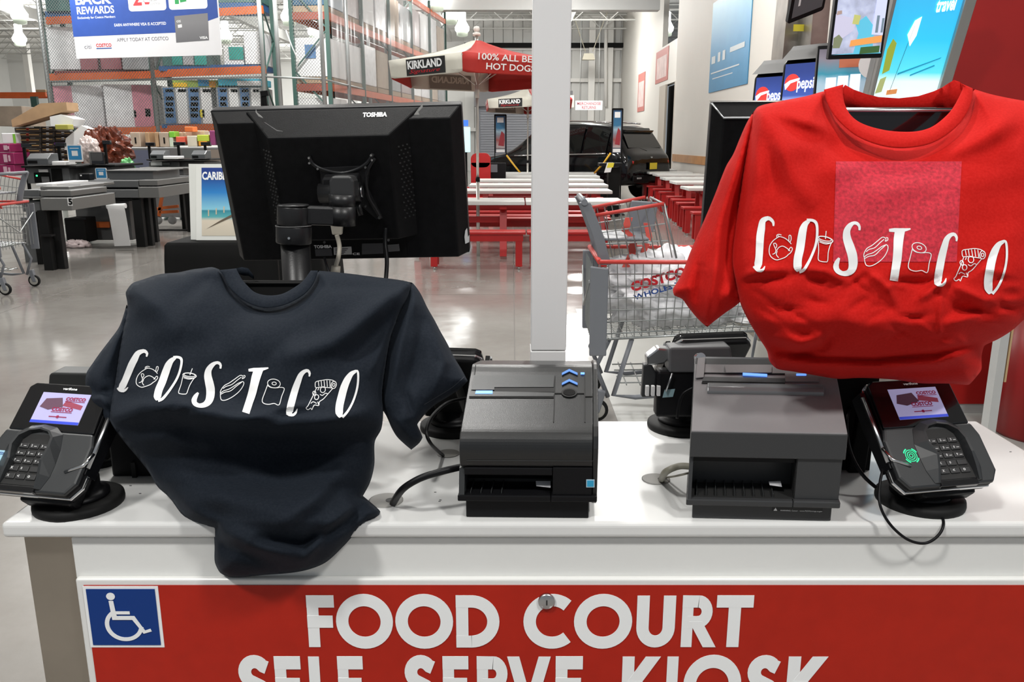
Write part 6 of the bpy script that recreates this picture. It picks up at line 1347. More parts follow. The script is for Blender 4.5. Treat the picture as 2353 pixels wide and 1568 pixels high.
# monitors inside the shirts
def kiosk_monitor(lab, cpx, top_py, Y, W, H, tilt, rz=0):
    p = at(cpx, top_py, Y); t = thing('kiosk_monitor', lab, 'monitor', p, rz)
    A = Matrix.Rotation(tilt, 4, 'X')
    B = lambda mb, nm, m, **k: mb.xf(A).build(nm, m, t, world=False, **k)
    B(MB().box((-W / 2, 0, -H), (W / 2, .035, 0)), 'casing', black_gl if W > .4 else black_mat, bevel=.004); B(MB().box((-W / 2 + .03, -.002, -H + .03), (W / 2 - .03, .0, -.045)), 'screen', mat('screen_lit', (.25, .35, .6), .2, emit=.4))
    B(MB().tube([(-W / 2, -.003, -.006), (W / 2, -.003, -.006)], .0025, 6), 'edge_trim', silver if W > .4 else black_mat)
    MB().box((-.04, .05, CT - p.z), (.04, .12, -H * .4)).build('post', black_mat, t, world=False); MB().box((-.04, .01, -H * .6), (.04, .1, -H * .45)).build('bracket', black_mat, t, world=False)
    return t
kiosk_monitor('black monitor showing through the neck of the dark shirt', 648, 644, 1.475, .30, .26, R(-12)); kiosk_monitor('black monitor with a shiny top edge inside the red shirt neck', 2065, 246, 1.425, .42, .33, R(-4))
M2 = thing('touch_monitor', 'black monitor seen from behind at the left of the red shirt', 'monitor', at(1900, 420, 1.83)); M2.rotation_euler = (R(8), 0, R(-4))
a2 = MB().loft(frus((.262, .17), .02, (.262, .17, 0, 0), -.012), False).build('front_bezel', black_pl, M2, world=False, bevel=.004); MB().loft(frus((.26, .168), -.012, (.24, .15, 0, -.01), -.04), False).build('rear_casing', dus, M2, world=False, bevel=.003)
m3 = wmat(M2); c0 = m3 @ Vector((-.26, .02, .172)); 
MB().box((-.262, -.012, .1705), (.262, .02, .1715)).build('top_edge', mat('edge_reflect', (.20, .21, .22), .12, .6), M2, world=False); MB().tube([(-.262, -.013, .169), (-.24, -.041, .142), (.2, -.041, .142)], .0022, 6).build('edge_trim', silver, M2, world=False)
MB().box((-.04, .0, CT - M2.location.z + .08), (.04, .05, -.1)).build('post', black_mat, M2, world=False)
# ================================================================ CABLES ON THE COUNTER
def cord(lab, pts, r, m=black_pl, name='cable'): return tag(MB().tube(catmull(pts, 7), r, 8).build(name, m), lab, 'cable')
c1 = cord('thick black cable curving from the middle printer to its counter cap', [at(1066, 1072, 1.30), at(1015, 1084, 1.28), at(965, 1100, 1.27), at(925, 1125, 1.275), onz(903, 1157, CT + .004)], .0062)
cord('black cable looping from the left rear card terminal into the counter cap', [at(1075, 915, 1.55), at(1030, 925, 1.52), at(995, 955, 1.49), at(980, 990, 1.46), at(990, 1020, 1.45), onz(1018, 1047, CT + .003)], .0035)
cord('olive grey cable from the grey printer to its counter cap', [at(1592, 1073, 1.32), at(1560, 1072, 1.325), at(1530, 1085, 1.33), onz(1520, 1103, CT + .004)], .0062, mat('cable_olive', (.20, .19, .15), .5))
cord('thin grey cord beside the olive cable', [at(1592, 1085, 1.33), at(1555, 1094, 1.335), onz(1528, 1098, CT + .003)], .002, MATS['cable_olive'])
cord('black cord behind the grey printer looping off the rear card terminal', [at(1592, 892, 1.58), at(1570, 905, 1.58), at(1560, 930, 1.58), at(1556, 962, 1.58)], .003)
cord('thin black cord hanging in a loop over the front edge by the right card terminal', [at(2032, 1000, 1.33), at(2037, 1030, 1.32), at(2034, 1060, 1.30), at(2022, 1110, 1.27), at(2022, 1160, 1.245), at(2045, 1205, 1.235), at(2085, 1240, 1.232), at(2125, 1249, 1.235), at(2155, 1232, 1.238), at(2168, 1205, 1.25), at(2160, 1178, 1.285), onz(2140, 1165, CT + .004)], .0024)
cord('black cord bowing left from the right card terminal to its base', [at(1962, 925, 1.50), at(1948, 950, 1.46), at(1946, 1000, 1.42), at(1958, 1050, 1.39), at(1985, 1095, 1.37), onz(2022, 1128, CT + .006)], .0034)
t = thing('terminal_bracket', 'black angled bracket behind the right card terminal', 'bracket', at(1985, 1040, 1.46))
MB().prism([(xat(1958, 1000, 1.46), CT), (xat(1998, 1000, 1.46), CT), (xat(2010, 1000, 1.46), zat(900, 1.46)), (xat(1975, 1000, 1.46), zat(900, 1.46))], (0, -.05), (Vector((0, 1.46, 0)), FX, FZ)).build('bracket', black_mat, t, bevel=.003)
# ================================================================ T-SHIRTS
def fabric(name, col, fuzz, rough=.85):
    m = bpy.data.materials.new(name); m.use_nodes = True; nt = m.node_tree; b = nt.nodes['Principled BSDF']
    tc = nt.nodes.new('ShaderNodeTexCoord'); n = nt.nodes.new('ShaderNodeTexNoise'); n.inputs['Scale'].default_value = 260; n.inputs['Detail'].default_value = 3
    nt.links.new(tc.outputs['Object'], n.inputs['Vector'])
    cr = nt.nodes.new('ShaderNodeValToRGB'); cr.color_ramp.elements[0].position = .35; cr.color_ramp.elements[1].position = .75
    cr.color_ramp.elements[0].color = (*[c * .93 for c in col], 1); cr.color_ramp.elements[1].color = (*[min(1, c * 1.06 + fuzz) for c in col], 1)
    nt.links.new(n.outputs['Fac'], cr.inputs['Fac']); nt.links.new(cr.outputs['Color'], b.inputs['Base Color'])
    b.inputs['Roughness'].default_value = rough; b.inputs['Specular IOR Level'].default_value = .15
    b.inputs['Sheen Weight'].default_value = .25; b.inputs['Sheen Roughness'].default_value = .5; b.inputs['Sheen Tint'].default_value = (*[min(1, c * 3 + .05) for c in col], 1)
    bp = nt.nodes.new('ShaderNodeBump'); bp.inputs['Strength'].default_value = .25; bp.inputs['Distance'].default_value = .001
    nt.links.new(n.outputs['Fac'], bp.inputs['Height']); nt.links.new(bp.outputs['Normal'], b.inputs['Normal'])
    return m
fab_k = fabric('navy_black_cotton', (.0085, .0125, .0195), .004); fab_r = fabric('red_cotton', (.54, .008, .005), .004)
print_k = mat('vinyl_print', (.80, .80, .80), .45)
def smooth_outline(P, step):
    """corner-preserving: straight resample of a lightly rounded polygon"""
    out = []
    n = len(P)
    for i in range(n):
        p0, p1, p2, p3 = [np.array(P[(i + k) % n], float) for k in (-1, 0, 1, 2)]
        L = np.linalg.norm(p2 - p1); k = max(1, int(round(L / step)))
        def tan(a, b, c):
            u, v = b - a, c - b; lu, lv = np.linalg.norm(u) + 1e-6, np.linalg.norm(v) + 1e-6
            cosang = float(u @ v / (lu * lv)); w_ = max(0, (cosang - .3) / .7)
            return (u / lu + v / lv) * .5 * w_
        t1 = tan(p0, p1, p2) * L; t2 = tan(p1, p2, p3) * L
        if np.linalg.norm(t1) < 1e-6: t1 = (p2 - p1) * .5
        if np.linalg.norm(t2) < 1e-6: t2 = (p2 - p1) * .5
        for j in range(k):
            t = j / k
            out.append((2 * t**3 - 3 * t**2 + 1) * p1 + (t**3 - 2 * t**2 + t) * t1 + (-2 * t**3 + 3 * t**2) * p2 + (t**3 - t**2) * t2)
    return np.array(out)
def dist_to(poly, P):
    A = poly; B = np.roll(poly, -1, 0); d = np.full(len(P), 1e9)
    for a, b in zip(A, B):
        ab = b - a; t = np.clip(((P - a) @ ab) / (ab @ ab + 1e-9), 0, 1); q = a + t[:, None] * ab
        d = np.minimum(d, np.hypot(*(P - q).T))
    return d
def inside(poly, P):
    x, y = P.T; c = np.zeros(len(P), bool); A = poly; B = np.roll(poly, -1, 0)
    for (x1, y1), (x2, y2) in zip(A, B):
        m = ((y1 > y) != (y2 > y)); xi = (x2 - x1) * (y - y1) / ((y2 - y1) + 1e-12) + x1; c ^= m & (x < xi)
    return c
class Cloth:
    def __init__(s, P, rim, B, Rr, folds, back=.03, step=6, noise_a=.0, amp=1.6):
        s.amp = amp
        s.o = smooth_outline(P, step * 1.2); s.rim = rim; s.B = B; s.R = Rr; s.folds = folds; s.back = back; s.step = step; s.na = noise_a
    def fold(s, P):
        h = np.zeros(len(P))
        for (pts, w_, a) in s.folds:
            pts = np.array(pts, float); best = np.full(len(P), 1e9); fade = np.zeros(len(P)); n = len(pts) - 1; sd = np.zeros(len(P))
            for i in range(n):
                p, q = pts[i], pts[i + 1]; d = q - p; L = np.hypot(*d); t = ((P - p) @ d) / L**2; tc = np.clip(t, 0, 1)
                r = p + tc[:, None] * d; dd = np.hypot(*(P - r).T); m = dd < best
                best = np.where(m, dd, best); fade = np.where(m, (i + tc) / n, fade)
            f = np.sin(np.pi * np.clip(fade, .02, .98)) ** .6
            h += s.amp * a * f * np.exp(-(best / w_) ** 2)
        return h
    def ripple(s, P):
        x, y = P.T
        return s.na * (np.sin(x * .031 + y * .043 + 1.3 * np.sin(y * .017)) + .6 * np.sin(x * .062 - y * .027 + 2 * np.sin(x * .013)) + .35 * np.sin(x * .011 + y * .095))
    def frontY(s, P):
        P = np.atleast_2d(np.array(P, float)); d = dist_to(s.o, P); ins = inside(s.o, P); d = np.where(ins, d, 0)
        u = np.clip(d / s.R, 0, 1); pr = np.sqrt(np.clip(1 - (1 - u) ** 2, 0, 1)); ed = np.clip(d / 22, 0, 1)
        return s.rim(P[:, 0], P[:, 1]) - s.B * pr - (s.fold(P) + s.ripple(P)) * ed
    def mesh(s, name, m, parent):
        o = s.o; st = s.step; x0, y0 = o.min(0); x1, y1 = o.max(0)
        gx, gy = np.meshgrid(np.arange(x0, x1, st), np.arange(y0, y1, st)); gx = gx + (np.arange(gx.shape[0]) % 2)[:, None] * st / 2
        G = np.stack([gx.ravel(), gy.ravel()], 1); G = G[inside(o, G)]; G = G[dist_to(o, G) > st * .62]
        V = [Vector(p) for p in o] + [Vector(p) for p in G]; no = len(o)
        r = delaunay_2d_cdt(V, [], [list(range(no))], 1, 1e-6)
        vs = np.array([tuple(v) for v in r[0]]); fs = r[2]
        ar = sum((vs[f[0]][0] * vs[f[1]][1] - vs[f[1]][0] * vs[f[0]][1]) + (vs[f[1]][0] * vs[f[2]][1] - vs[f[2]][0] * vs[f[1]][1]) + (vs[f[2]][0] * vs[f[0]][1] - vs[f[0]][0] * vs[f[2]][1]) for f in fs)
        Yf = s.frontY(vs); d = dist_to(o, vs); rimm = d < 1e-3; rimY = s.rim(vs[:, 0], vs[:, 1]); Yf = np.where(rimm, rimY, Yf)
        Yb = rimY + s.back * np.sqrt(np.clip(1 - (1 - np.clip(d / s.R, 0, 1)) ** 2, 0, 1))
        n = len(vs); W = [at(x, y, Y) for (x, y), Y in zip(vs, Yf)]; bi = {}
        for i in range(n):
            if not rimm[i]: bi[i] = len(W); W.append(at(vs[i][0], vs[i][1], Yb[i]))
            else: bi[i] = i
        fl = [list(f) if ar < 0 else list(f)[::-1] for f in fs]; F = fl + [[bi[i] for i in f][::-1] for f in fl]
        F = [f for f in F if len(set(f)) == 3]
        mb = MB(); mb.add(W, F, True); ob = mb.build(name, m, parent)
        return ob
    def on(s, pts, off=.0016):
        P = np.array(pts, float); Y = s.frontY(P); return [at(x, y, Yv - off) for (x, y), Yv in zip(P, Y)]
def ribbon(cl, mb, pts, w_, off=.0016, sub=5.0, across=2):
    """pts (x,y) centre line in photograph pixels, w_ widths; lies on the cloth"""
    P = [np.array(p, float) for p in pts]; Wd = [float(a) for a in (w_ if isinstance(w_, (list, tuple)) else [w_] * len(P))]
    Q = []; WW = []
    for i in range(len(P) - 1):
        p0 = P[max(i - 1, 0)]; p1 = P[i]; p2 = P[i + 1]; p3 = P[min(i + 2, len(P) - 1)]; k = max(1, int(np.hypot(*(p2 - p1)) / sub) + 1)
        for j in range(k):
            t = j / k; Q.append(.5 * (2 * p1 + (p2 - p0) * t + (2 * p0 - 5 * p1 + 4 * p2 - p3) * t * t + (3 * p1 - p0 - 3 * p2 + p3) * t ** 3)); WW.append(Wd[i] + (Wd[i + 1] - Wd[i]) * t)
    Q.append(P[-1]); WW.append(Wd[-1]); Q = np.array(Q); closed = np.hypot(*(Q[0] - Q[-1])) < .5
    D = np.gradient(Q, axis=0)
    if closed: D[0] = D[-1] = Q[1] - Q[-2]
    D /= (np.hypot(*D.T)[:, None] + 1e-9); N = np.stack([-D[:, 1], D[:, 0]], 1); rows = []
    for a in range(across + 1):
        f = a / across - .5; rows.append(Q + N * (np.array(WW) * f)[:, None])
    allp = np.concatenate(rows); V = cl.on(allp, off); n = len(Q)
    mb.add(V, [(a * n + i, a * n + i + 1, (a + 1) * n + i + 1, (a + 1) * n + i) for a in range(across) for i in range(n - 1)])
# ---- glyphs traced in a reference frame (zoomed photograph units), strokes = (points, widths)
l_ = 7
GLY = [
 ('letter', (310, 90), (135, 455), [([(366, 152), (372, 125), (352, 104), (325, 106), (290, 125), (262, 175), (236, 225), (205, 300), (180, 360), (158, 405), (137, 440)], [12, 22, 30, 36, 48, 60, 62, 60, 58, 62, 40]), ([(112, 425), (135, 446), (165, 450), (188, 438), (206, 418)], [14, 24, 26, 18, 5])]),
 ('letter', (620, 145), (470, 548), [([(620, 160), (585, 185), (558, 225), (533, 290), (505, 370), (475, 440), (462, 500), (468, 530)], [22, 44, 60, 66, 66, 66, 66, 34]), ([(600, 158), (640, 156), (668, 170), (672, 210), (655, 285), (628, 350), (585, 420), (545, 475), (505, 520), (468, 536)], [24, 22, 24, 20, 20, 20, 20, 22, 24, 24])]),
 ('letter', (970, 195), (840, 595), [([(1010, 256), (1014, 230), (1000, 208), (970, 206), (935, 230), (908, 270), (902, 320), (914, 380), (925, 440), (922, 500), (905, 545), (870, 572), (825, 578), (790, 560), (782, 530), (797, 495), (818, 466)], [16, 20, 26, 26, 42, 54, 66, 74, 76, 72, 62, 46, 36, 42, 46, 36, 16])]),
 ('letter', (1345, 248), (1235, 645), [([(1256, 270), (1300, 266), (1370, 262), (1430, 250)], [22, 32, 30, 10]), ([(1345, 262), (1322, 330), (1305, 400), (1285, 480), (1262, 550), (1232, 642)], [80, 78, 72, 70, 66, 66])]),
 ('letter', (1760, 260), (1630, 670), [([(1785, 325), (1790, 300), (1775, 275), (1745, 280), (1712, 312), (1688, 370), (1663, 440), (1640, 520), (1622, 590), (1615, 645), (1640, 664)], [12, 20, 26, 32, 44, 54, 60, 62, 62, 60, 10]), ([(1586, 650), (1615, 660), (1645, 660), (1668, 640), (1682, 606)], [10, 22, 24, 20, 6])]),
 ('letter', (2195, 265), (2060, 690), [([(2195, 278), (2155, 300), (2120, 350), (2090, 420), (2068, 500), (2050, 580), (2048, 640), (2062, 680)], [20, 40, 58, 66, 68, 68, 66, 30]), ([(2175, 280), (2205, 276), (2213, 320), (2208, 400), (2190, 480), (2160, 560), (2120, 630), (2075, 682)], [18, 18, 18, 18, 18, 18, 20, 22])]),
]
def circ2(cx, cy, r, ry=None, n=14, rot=0): return [(cx + r * math.cos(2 * math.pi * k / n) * math.cos(rot) - (ry or r) * math.sin(2 * math.pi * k / n) * math.sin(rot), cy + r * math.cos(2 * math.pi * k / n) * math.sin(rot) + (ry or r) * math.sin(2 * math.pi * k / n) * math.cos(rot)) for k in range(n + 1)]
PIC = [
 ('chicken_drawing', (410, 235), (335, 420), [[(355, 262), (320, 285), (290, 320), (276, 365), (285, 398), (320, 418), (355, 412), (400, 395), (430, 372)], [(355, 262), (380, 252), (420, 262), (450, 285), (462, 300)], [(355, 258), (358, 242), (375, 236), (395, 240)], [(380, 252), (372, 250), (365, 244)],
   [(320, 305), (325, 325), (332, 350), (320, 372), (300, 380)], [(320, 305), (335, 300), (345, 315), (335, 335)], [(338, 352), (358, 330), (390, 318), (420, 330), (445, 350)], [(342, 355), (330, 380), (345, 402)], [(445, 285), (450, 262), (455, 240), (468, 240), (466, 268), (452, 290)], [(430, 350), (455, 322), (465, 335), (448, 360), (432, 372)]]),
 ('cup_drawing', (765, 255), (680, 480), [circ2(742, 316, 60, 22, 16, .12), circ2(742, 311, 50, 15, 14, .12), [(684, 322), (668, 395), (646, 462), (665, 476), (700, 478), (718, 470), (742, 405), (775, 350), (802, 322)], [(745, 312), (755, 285), (767, 254)], [(690, 335), (740, 348), (790, 335)]]),
 ('hotdog_drawing', (1200, 315), (1040, 535), [[(1010, 470), (1015, 445), (1045, 405), (1090, 380), (1140, 345), (1185, 315), (1210, 325), (1200, 345)], [(1035, 430), (1060, 412), (1110, 395), (1160, 355), (1195, 330)], [(1012, 470), (1040, 450), (1085, 435), (1135, 405), (1165, 385), (1200, 370)], [(1200, 345), (1222, 335), (1226, 318), (1212, 316)], [(1012, 472), (1012, 505), (1022, 530), (1060, 530), (1120, 500), (1175, 455), (1210, 405), (1215, 375), (1200, 368)], [(1015, 480), (1050, 462), (1100, 450), (1150, 410), (1200, 372)]]),
 ('paper_roll_drawing', (1480, 345), (1450, 572), [circ2(1478, 386, 56, 38, 16, .15), circ2(1480, 386, 19, 13, 12, .1), [(1424, 395), (1400, 460), (1376, 530), (1388, 558), (1430, 568), (1480, 560), (1522, 572), (1545, 500), (1568, 430), (1525, 420), (1510, 425)], [(1425, 405), (1450, 420), (1490, 424), (1518, 422)]]),
 ('pizza_drawing', (1940, 350), (1785, 618), [[(1838, 380), (1850, 368), (1890, 360), (1940, 352), (1990, 358), (2015, 375)], [(1838, 380), (1842, 420), (1880, 418), (1930, 420), (1985, 425)], circ2(2000, 398, 22, 32, 12, .2), circ2(2000, 398, 10, 15, 8, .2), [(1848, 425), (1830, 470), (1800, 530), (1775, 580), (1758, 600), (1775, 615), (1800, 600), (1808, 615), (1830, 575), (1868, 578), (1875, 545), (1910, 520), (1955, 470), (1990, 430)], circ2(1905, 440, 22, 26, 10, .3), circ2(1850, 505, 18, 22, 10, .3), circ2(1830, 470, 14, 18, 8), [(1870, 425), (1860, 445)], [(1880, 480), (1900, 490), (1930, 470), (1950, 480)], [(1865, 368), (1870, 410)], [(1890, 364), (1894, 412)], [(1915, 360), (1920, 414)], [(1940, 358), (1944, 415)], [(1965, 360), (1968, 418)], [(1800, 560), (1820, 545), (1850, 560)], [(1860, 545), (1868, 570)]]),
]
REDREF = {0: ((230, 95), (180, 545)), 1: ((600, 115), (525, 565)), 2: ((960, 140), (890, 583)), 3: ((1340, 192), (1295, 627)), 4: ((1770, 228), (1670, 668)), 5: ((2190, 288), (2080, 738)),
          'chicken_drawing': ((390, 245), (345, 455)), 'cup_drawing': ((738, 218), (715, 470)), 'hotdog_drawing': ((1215, 268), (1090, 505)), 'paper_roll_drawing': ((1495, 310), (1490, 550)), 'pizza_drawing': ((1950, 358), (1810, 628))}
def put_print(cl, parent, red):
    def mapper(T, Bt, key):
        if not red: return (lambda p: (p[0] / 3.795 + 240, p[1] / 3.795 + 780)), 1 / 3.795
        T2, B2 = REDREF[key]; dT = (T[0] - Bt[0], T[1] - Bt[1]); dT2 = (T2[0] - B2[0], T2[1] - B2[1])
        def f(p):
            b_ = (p[1] - Bt[1]) / dT[1]; a_ = (p[0] - Bt[0]) - b_ * dT[0]
            x = B2[0] + b_ * dT2[0] + a_ * 1.03; y = B2[1] + b_ * dT2[1] + a_ * .06
            return (x / 3.549 + 1690, y / 3.549 + 470)
        return f, 1.03 / 3.549
    for i, (nm, T, Bt, strokes) in enumerate(GLY):
        f, s_ = mapper(T, Bt, i); mb = MB()
        for k, (pts, ws) in enumerate(strokes): ribbon(cl, mb, [f(p) for p in pts], [w_ * s_ for w_ in ws], .0016 + .0003 * k, 4.0, 4)
        mb.build('print_letter', print_k, parent)
    for nm, T, Bt, lines in PIC:
        f, s_ = mapper(T, Bt, nm); mb = MB()
        for ln in lines: ribbon(cl, mb, [f(p) for p in ln], 6.5 * s_, .0016, 3.0, 1)
        mb.build(nm, print_k, parent)
def collar(parent, m, outer, inner, Yf, n=40, bulge=.004, th=.004):
    A = np.array([tuple(v)[:2] for v in catmull([Vector((*p, 0)) for p in outer], 8)]); B_ = np.array([tuple(v)[:2] for v in catmull([Vector((*p, 0)) for p in inner], 8)])
    def rs(P):
        L = np.concatenate([[0], np.cumsum(np.hypot(*np.diff(P, axis=0).T))]); t = np.linspace(0, L[-1], n); return np.stack([np.interp(t, L, P[:, 0]), np.interp(t, L, P[:, 1])], 1)
    A, B_ = rs(A), rs(B_); rings = []
    for i in range(n):
        r = []
        for s_ in (0, .12, .35, .65, .9, 1.0):
            p = A[i] * (1 - s_) + B_[i] * s_; r.append(at(p[0], p[1], Yf(p[0], p[1]) - .002 - bulge * math.sin(math.pi * min(1, max(.05, s_)))))
        q = B_[i]; r.append(at(q[0], q[1], Yf(q[0], q[1]) + th)); q = A[i]; r.append(at(q[0], q[1], Yf(q[0], q[1]) + th + .002)); rings.append(r)
    return MB().loft(rings, True).build('collar', m, parent)
# ------------------------------------------------ dark shirt
yk = [600, 640, 700, 780, 900, 965, 1050, 1120, 1200, 1260, 1330]; vk = [1.475, 1.465, 1.43, 1.395, 1.345, 1.315, 1.345, 1.33, 1.264, 1.252, 1.250]
rimK = lambda x, y: np.interp(y, yk, vk) + .00004 * np.abs(x - 600)
bodyK = [(503, 619), (513, 628), (527, 661), (558, 690), (595, 705), (628, 706), (662, 697), (699, 676), (720, 650), (730, 622), (794, 628), (865, 637), (926, 645), (947, 650), (938, 685), (917, 727), (898, 779), (888, 836), (880, 900), (881, 940), (876, 987), (862, 1013), (860, 1070), (850, 1110), (834, 1140),
  (874, 1176), (873, 1184), (834, 1209), (794, 1251), (747, 1294), (699, 1312), (605, 1322), (525, 1326), (506, 1317), (494, 1294), (493, 1255), (491, 1216), (473, 1211), (425, 1190), (388, 1143), (362, 1119), (345, 1090), (317, 1053), (289, 1020), (251, 966), (253, 930), (263, 880), (272, 812), (282, 756), (293, 701), (289, 672), (303, 652), (330, 642), (369, 630), (410, 626), (444, 619), (470, 616), (487, 614)]
SK = thing('t_shirt', 'dark navy black printed t-shirt draped over the left kiosk monitor', 't-shirt', (-.42, 1.33, CT))
fk = [([(255, 962), (330, 935), (430, 938), (540, 962), (640, 975), (760, 965), (870, 940)], 22, .016), ([(255, 985), (380, 975), (520, 1010), (700, 1010), (860, 990)], 26, -.010),
      ([(935, 660), (860, 720), (760, 790), (640, 830)], 26, .010), ([(930, 690), (850, 775), (790, 850)], 22, -.008), ([(930, 665), (905, 740), (880, 800), (850, 860)], 10, .006), ([(300, 660), (360, 720), (430, 760)], 40, .006),
      ([(520, 640), (470, 650), (400, 700)], 18, -.005), ([(330, 1060), (450, 1060), (600, 1090), (760, 1060), (855, 1010)], 40, -.012), ([(360, 1115), (500, 1140), (640, 1160), (780, 1120)], 45, .016),
      ([(400, 1160), (520, 1225), (620, 1262), (700, 1285)], 22, .012), ([(420, 1190), (520, 1260), (620, 1290)], 16, -.010), ([(560, 1240), (700, 1250), (800, 1200), (850, 1150)], 14, -.012), ([(690, 1300), (740, 1230), (800, 1170)], 12, .008), ([(640, 1210), (720, 1150), (800, 1060)], 20, .007),
      ([(595, 712), (600, 760), (640, 800)], 50, .006), ([(270, 880), (380, 905), (480, 960)], 18, .004), ([(560, 960), (660, 935), (790, 930)], 10, .004), ([(690, 640), (760, 660), (860, 655), (930, 655)], 14, -.004)]
rg_ = random.Random(11)
for _ in range(16):
    x_ = rg_.uniform(300, 860); y_ = rg_.uniform(925, 1010); L_ = rg_.uniform(40, 130); a_ = rg_.uniform(-.35, .25); fk.append(([(x_, y_), (x_ + L_ * .5, y_ + L_ * a_ * .5 + rg_.uniform(-5, 5)), (x_ + L_, y_ + L_ * a_)], rg_.uniform(5, 10), rg_.choice([-1, 1]) * rg_.uniform(.0012, .003)))
cK = Cloth(bodyK, rimK, .085, 120, fk, .02, 6, .0018, 2.3); bK = cK.mesh('body', fab_k, SK)
put_print(cK, SK, False)
colY = lambda x, y: float(cK.frontY([(x, max(y, 640) + 14)])[0])
collar(SK, fab_k, [(503, 621), (514, 634), (527, 661), (558, 690), (595, 706), (628, 707), (662, 698), (699, 677), (721, 650), (731, 622)], [(543, 617), (548, 628), (556, 642), (568, 656), (586, 672), (614, 679), (647, 676), (676, 661), (697, 645), (714, 622)], lambda x, y: float(np.interp(y, [615, 710], [1.450, 1.375])), bulge=.006)
mb = MB(); rg = []
for p, q in [((543, 617), (549, 630)), ((556, 614), (560, 634)), ((571, 617), (571, 634)), ((581, 631), (580, 640)), ((584, 637), (583, 642))]:
    rg.append([at(*p, 1.462), at(*q, 1.470), at(*q, 1.476), at(*p, 1.468)])
mb.loft(rg, True).build('back_collar', fab_k, SK)
# sleeves of the dark shirt
slL = [(291, 700), (274, 751), (252, 782), (232, 808), (213, 835), (199, 857), (196, 883), (204, 926), (222, 949), (240, 970), (251, 996), (262, 972), (268, 930), (272, 880), (280, 812), (290, 756), (299, 715)]
cl1 = Cloth(slL, lambda x, y: rimK(x, y) + .014 + (285 - x) * .0002, .042, 50, [([(290, 720), (262, 800), (235, 870)], 14, .006), ([(200, 880), (222, 905), (262, 900)], 10, -.008), ([(205, 920), (230, 915), (262, 945)], 9, .008), ([(222, 945), (245, 940)], 7, -.006)], .02, 5, .0012)
cl1.mesh('sleeve', fab_k, SK)
slR = [(940, 648), (947, 650), (964, 671), (983, 709), (998, 735), (1011, 760), (1028, 790), (1044, 822), (1060, 848), (1075, 876), (1058, 893), (1030, 912), (1001, 930), (983, 945), (959, 976), (971, 1006), (964, 1018), (945, 1034), (926, 1018), (912, 1004), (902, 988), (888, 957), (876, 935), (874, 900), (882, 836), (892, 779), (910, 727), (930, 685)]
cl2 = Cloth(slR, lambda x, y: rimK(x, y) + .012 + (x - 900) * .0001, .05, 60, [([(950, 670), (925, 760), (905, 860), (885, 930)], 14, .010), ([(975, 720), (960, 820), (925, 930)], 16, -.010), ([(1000, 760), (1020, 830), (985, 930)], 16, .010), ([(905, 960), (940, 1010)], 9, .006), ([(930, 900), (950, 960)], 9, -.006)], .03, 5, .0015)
cl2.mesh('sleeve', fab_k, SK)
seam = mat('seam_dark', (.004, .005, .008), .9)
mb = MB(); ribbon(cl2, mb, [(1067, 866), (1040, 890), (1005, 912), (975, 930)], 1.6, .0012, 5, 1); mb.build('hem_stitch', mat('stitch_grey', (.03, .035, .045), .9), SK)
# ------------------------------------------------ red shirt
yr = [180, 250, 350, 500, 620, 740, 800, 850, 900]; vr = [1.42, 1.405, 1.375, 1.335, 1.30, 1.285, 1.31, 1.335, 1.345]
rimR = lambda x, y: np.interp(y, yr, vr) + .00003 * np.abs(x - 2040)
bodyR = [(1888, 211), (1897, 209), (1903, 240), (1926, 277), (1972, 314), (2033, 335), (2089, 339), (2144, 326), (2191, 296), (2219, 263), (2232, 228), (2236, 204), (2275, 216), (2321, 226), (2365, 234), (2420, 248), (2440, 320), (2446, 450), (2436, 560), (2415, 650), (2385, 710), (2353, 735), (2325, 760), (2293, 780), (2262, 795), (2256, 815), (2255, 850), (2242, 868), (2227, 884), (2180, 882), (2112, 881), (2056, 873), (1972, 869), (1926, 871), (1879, 864), (1828, 855), (1784, 847), (1768, 830), (1763, 808), (1740, 771), (1716, 730), (1700, 694), (1690, 650), (1682, 603), (1692, 500), (1705, 400), (1722, 300), (1733, 256), (1741, 246), (1791, 233), (1856, 220)]
SR = thing('t_shirt', 'bright red printed t-shirt draped over the right kiosk monitor', 't-shirt', (.62, 1.33, 1.15))
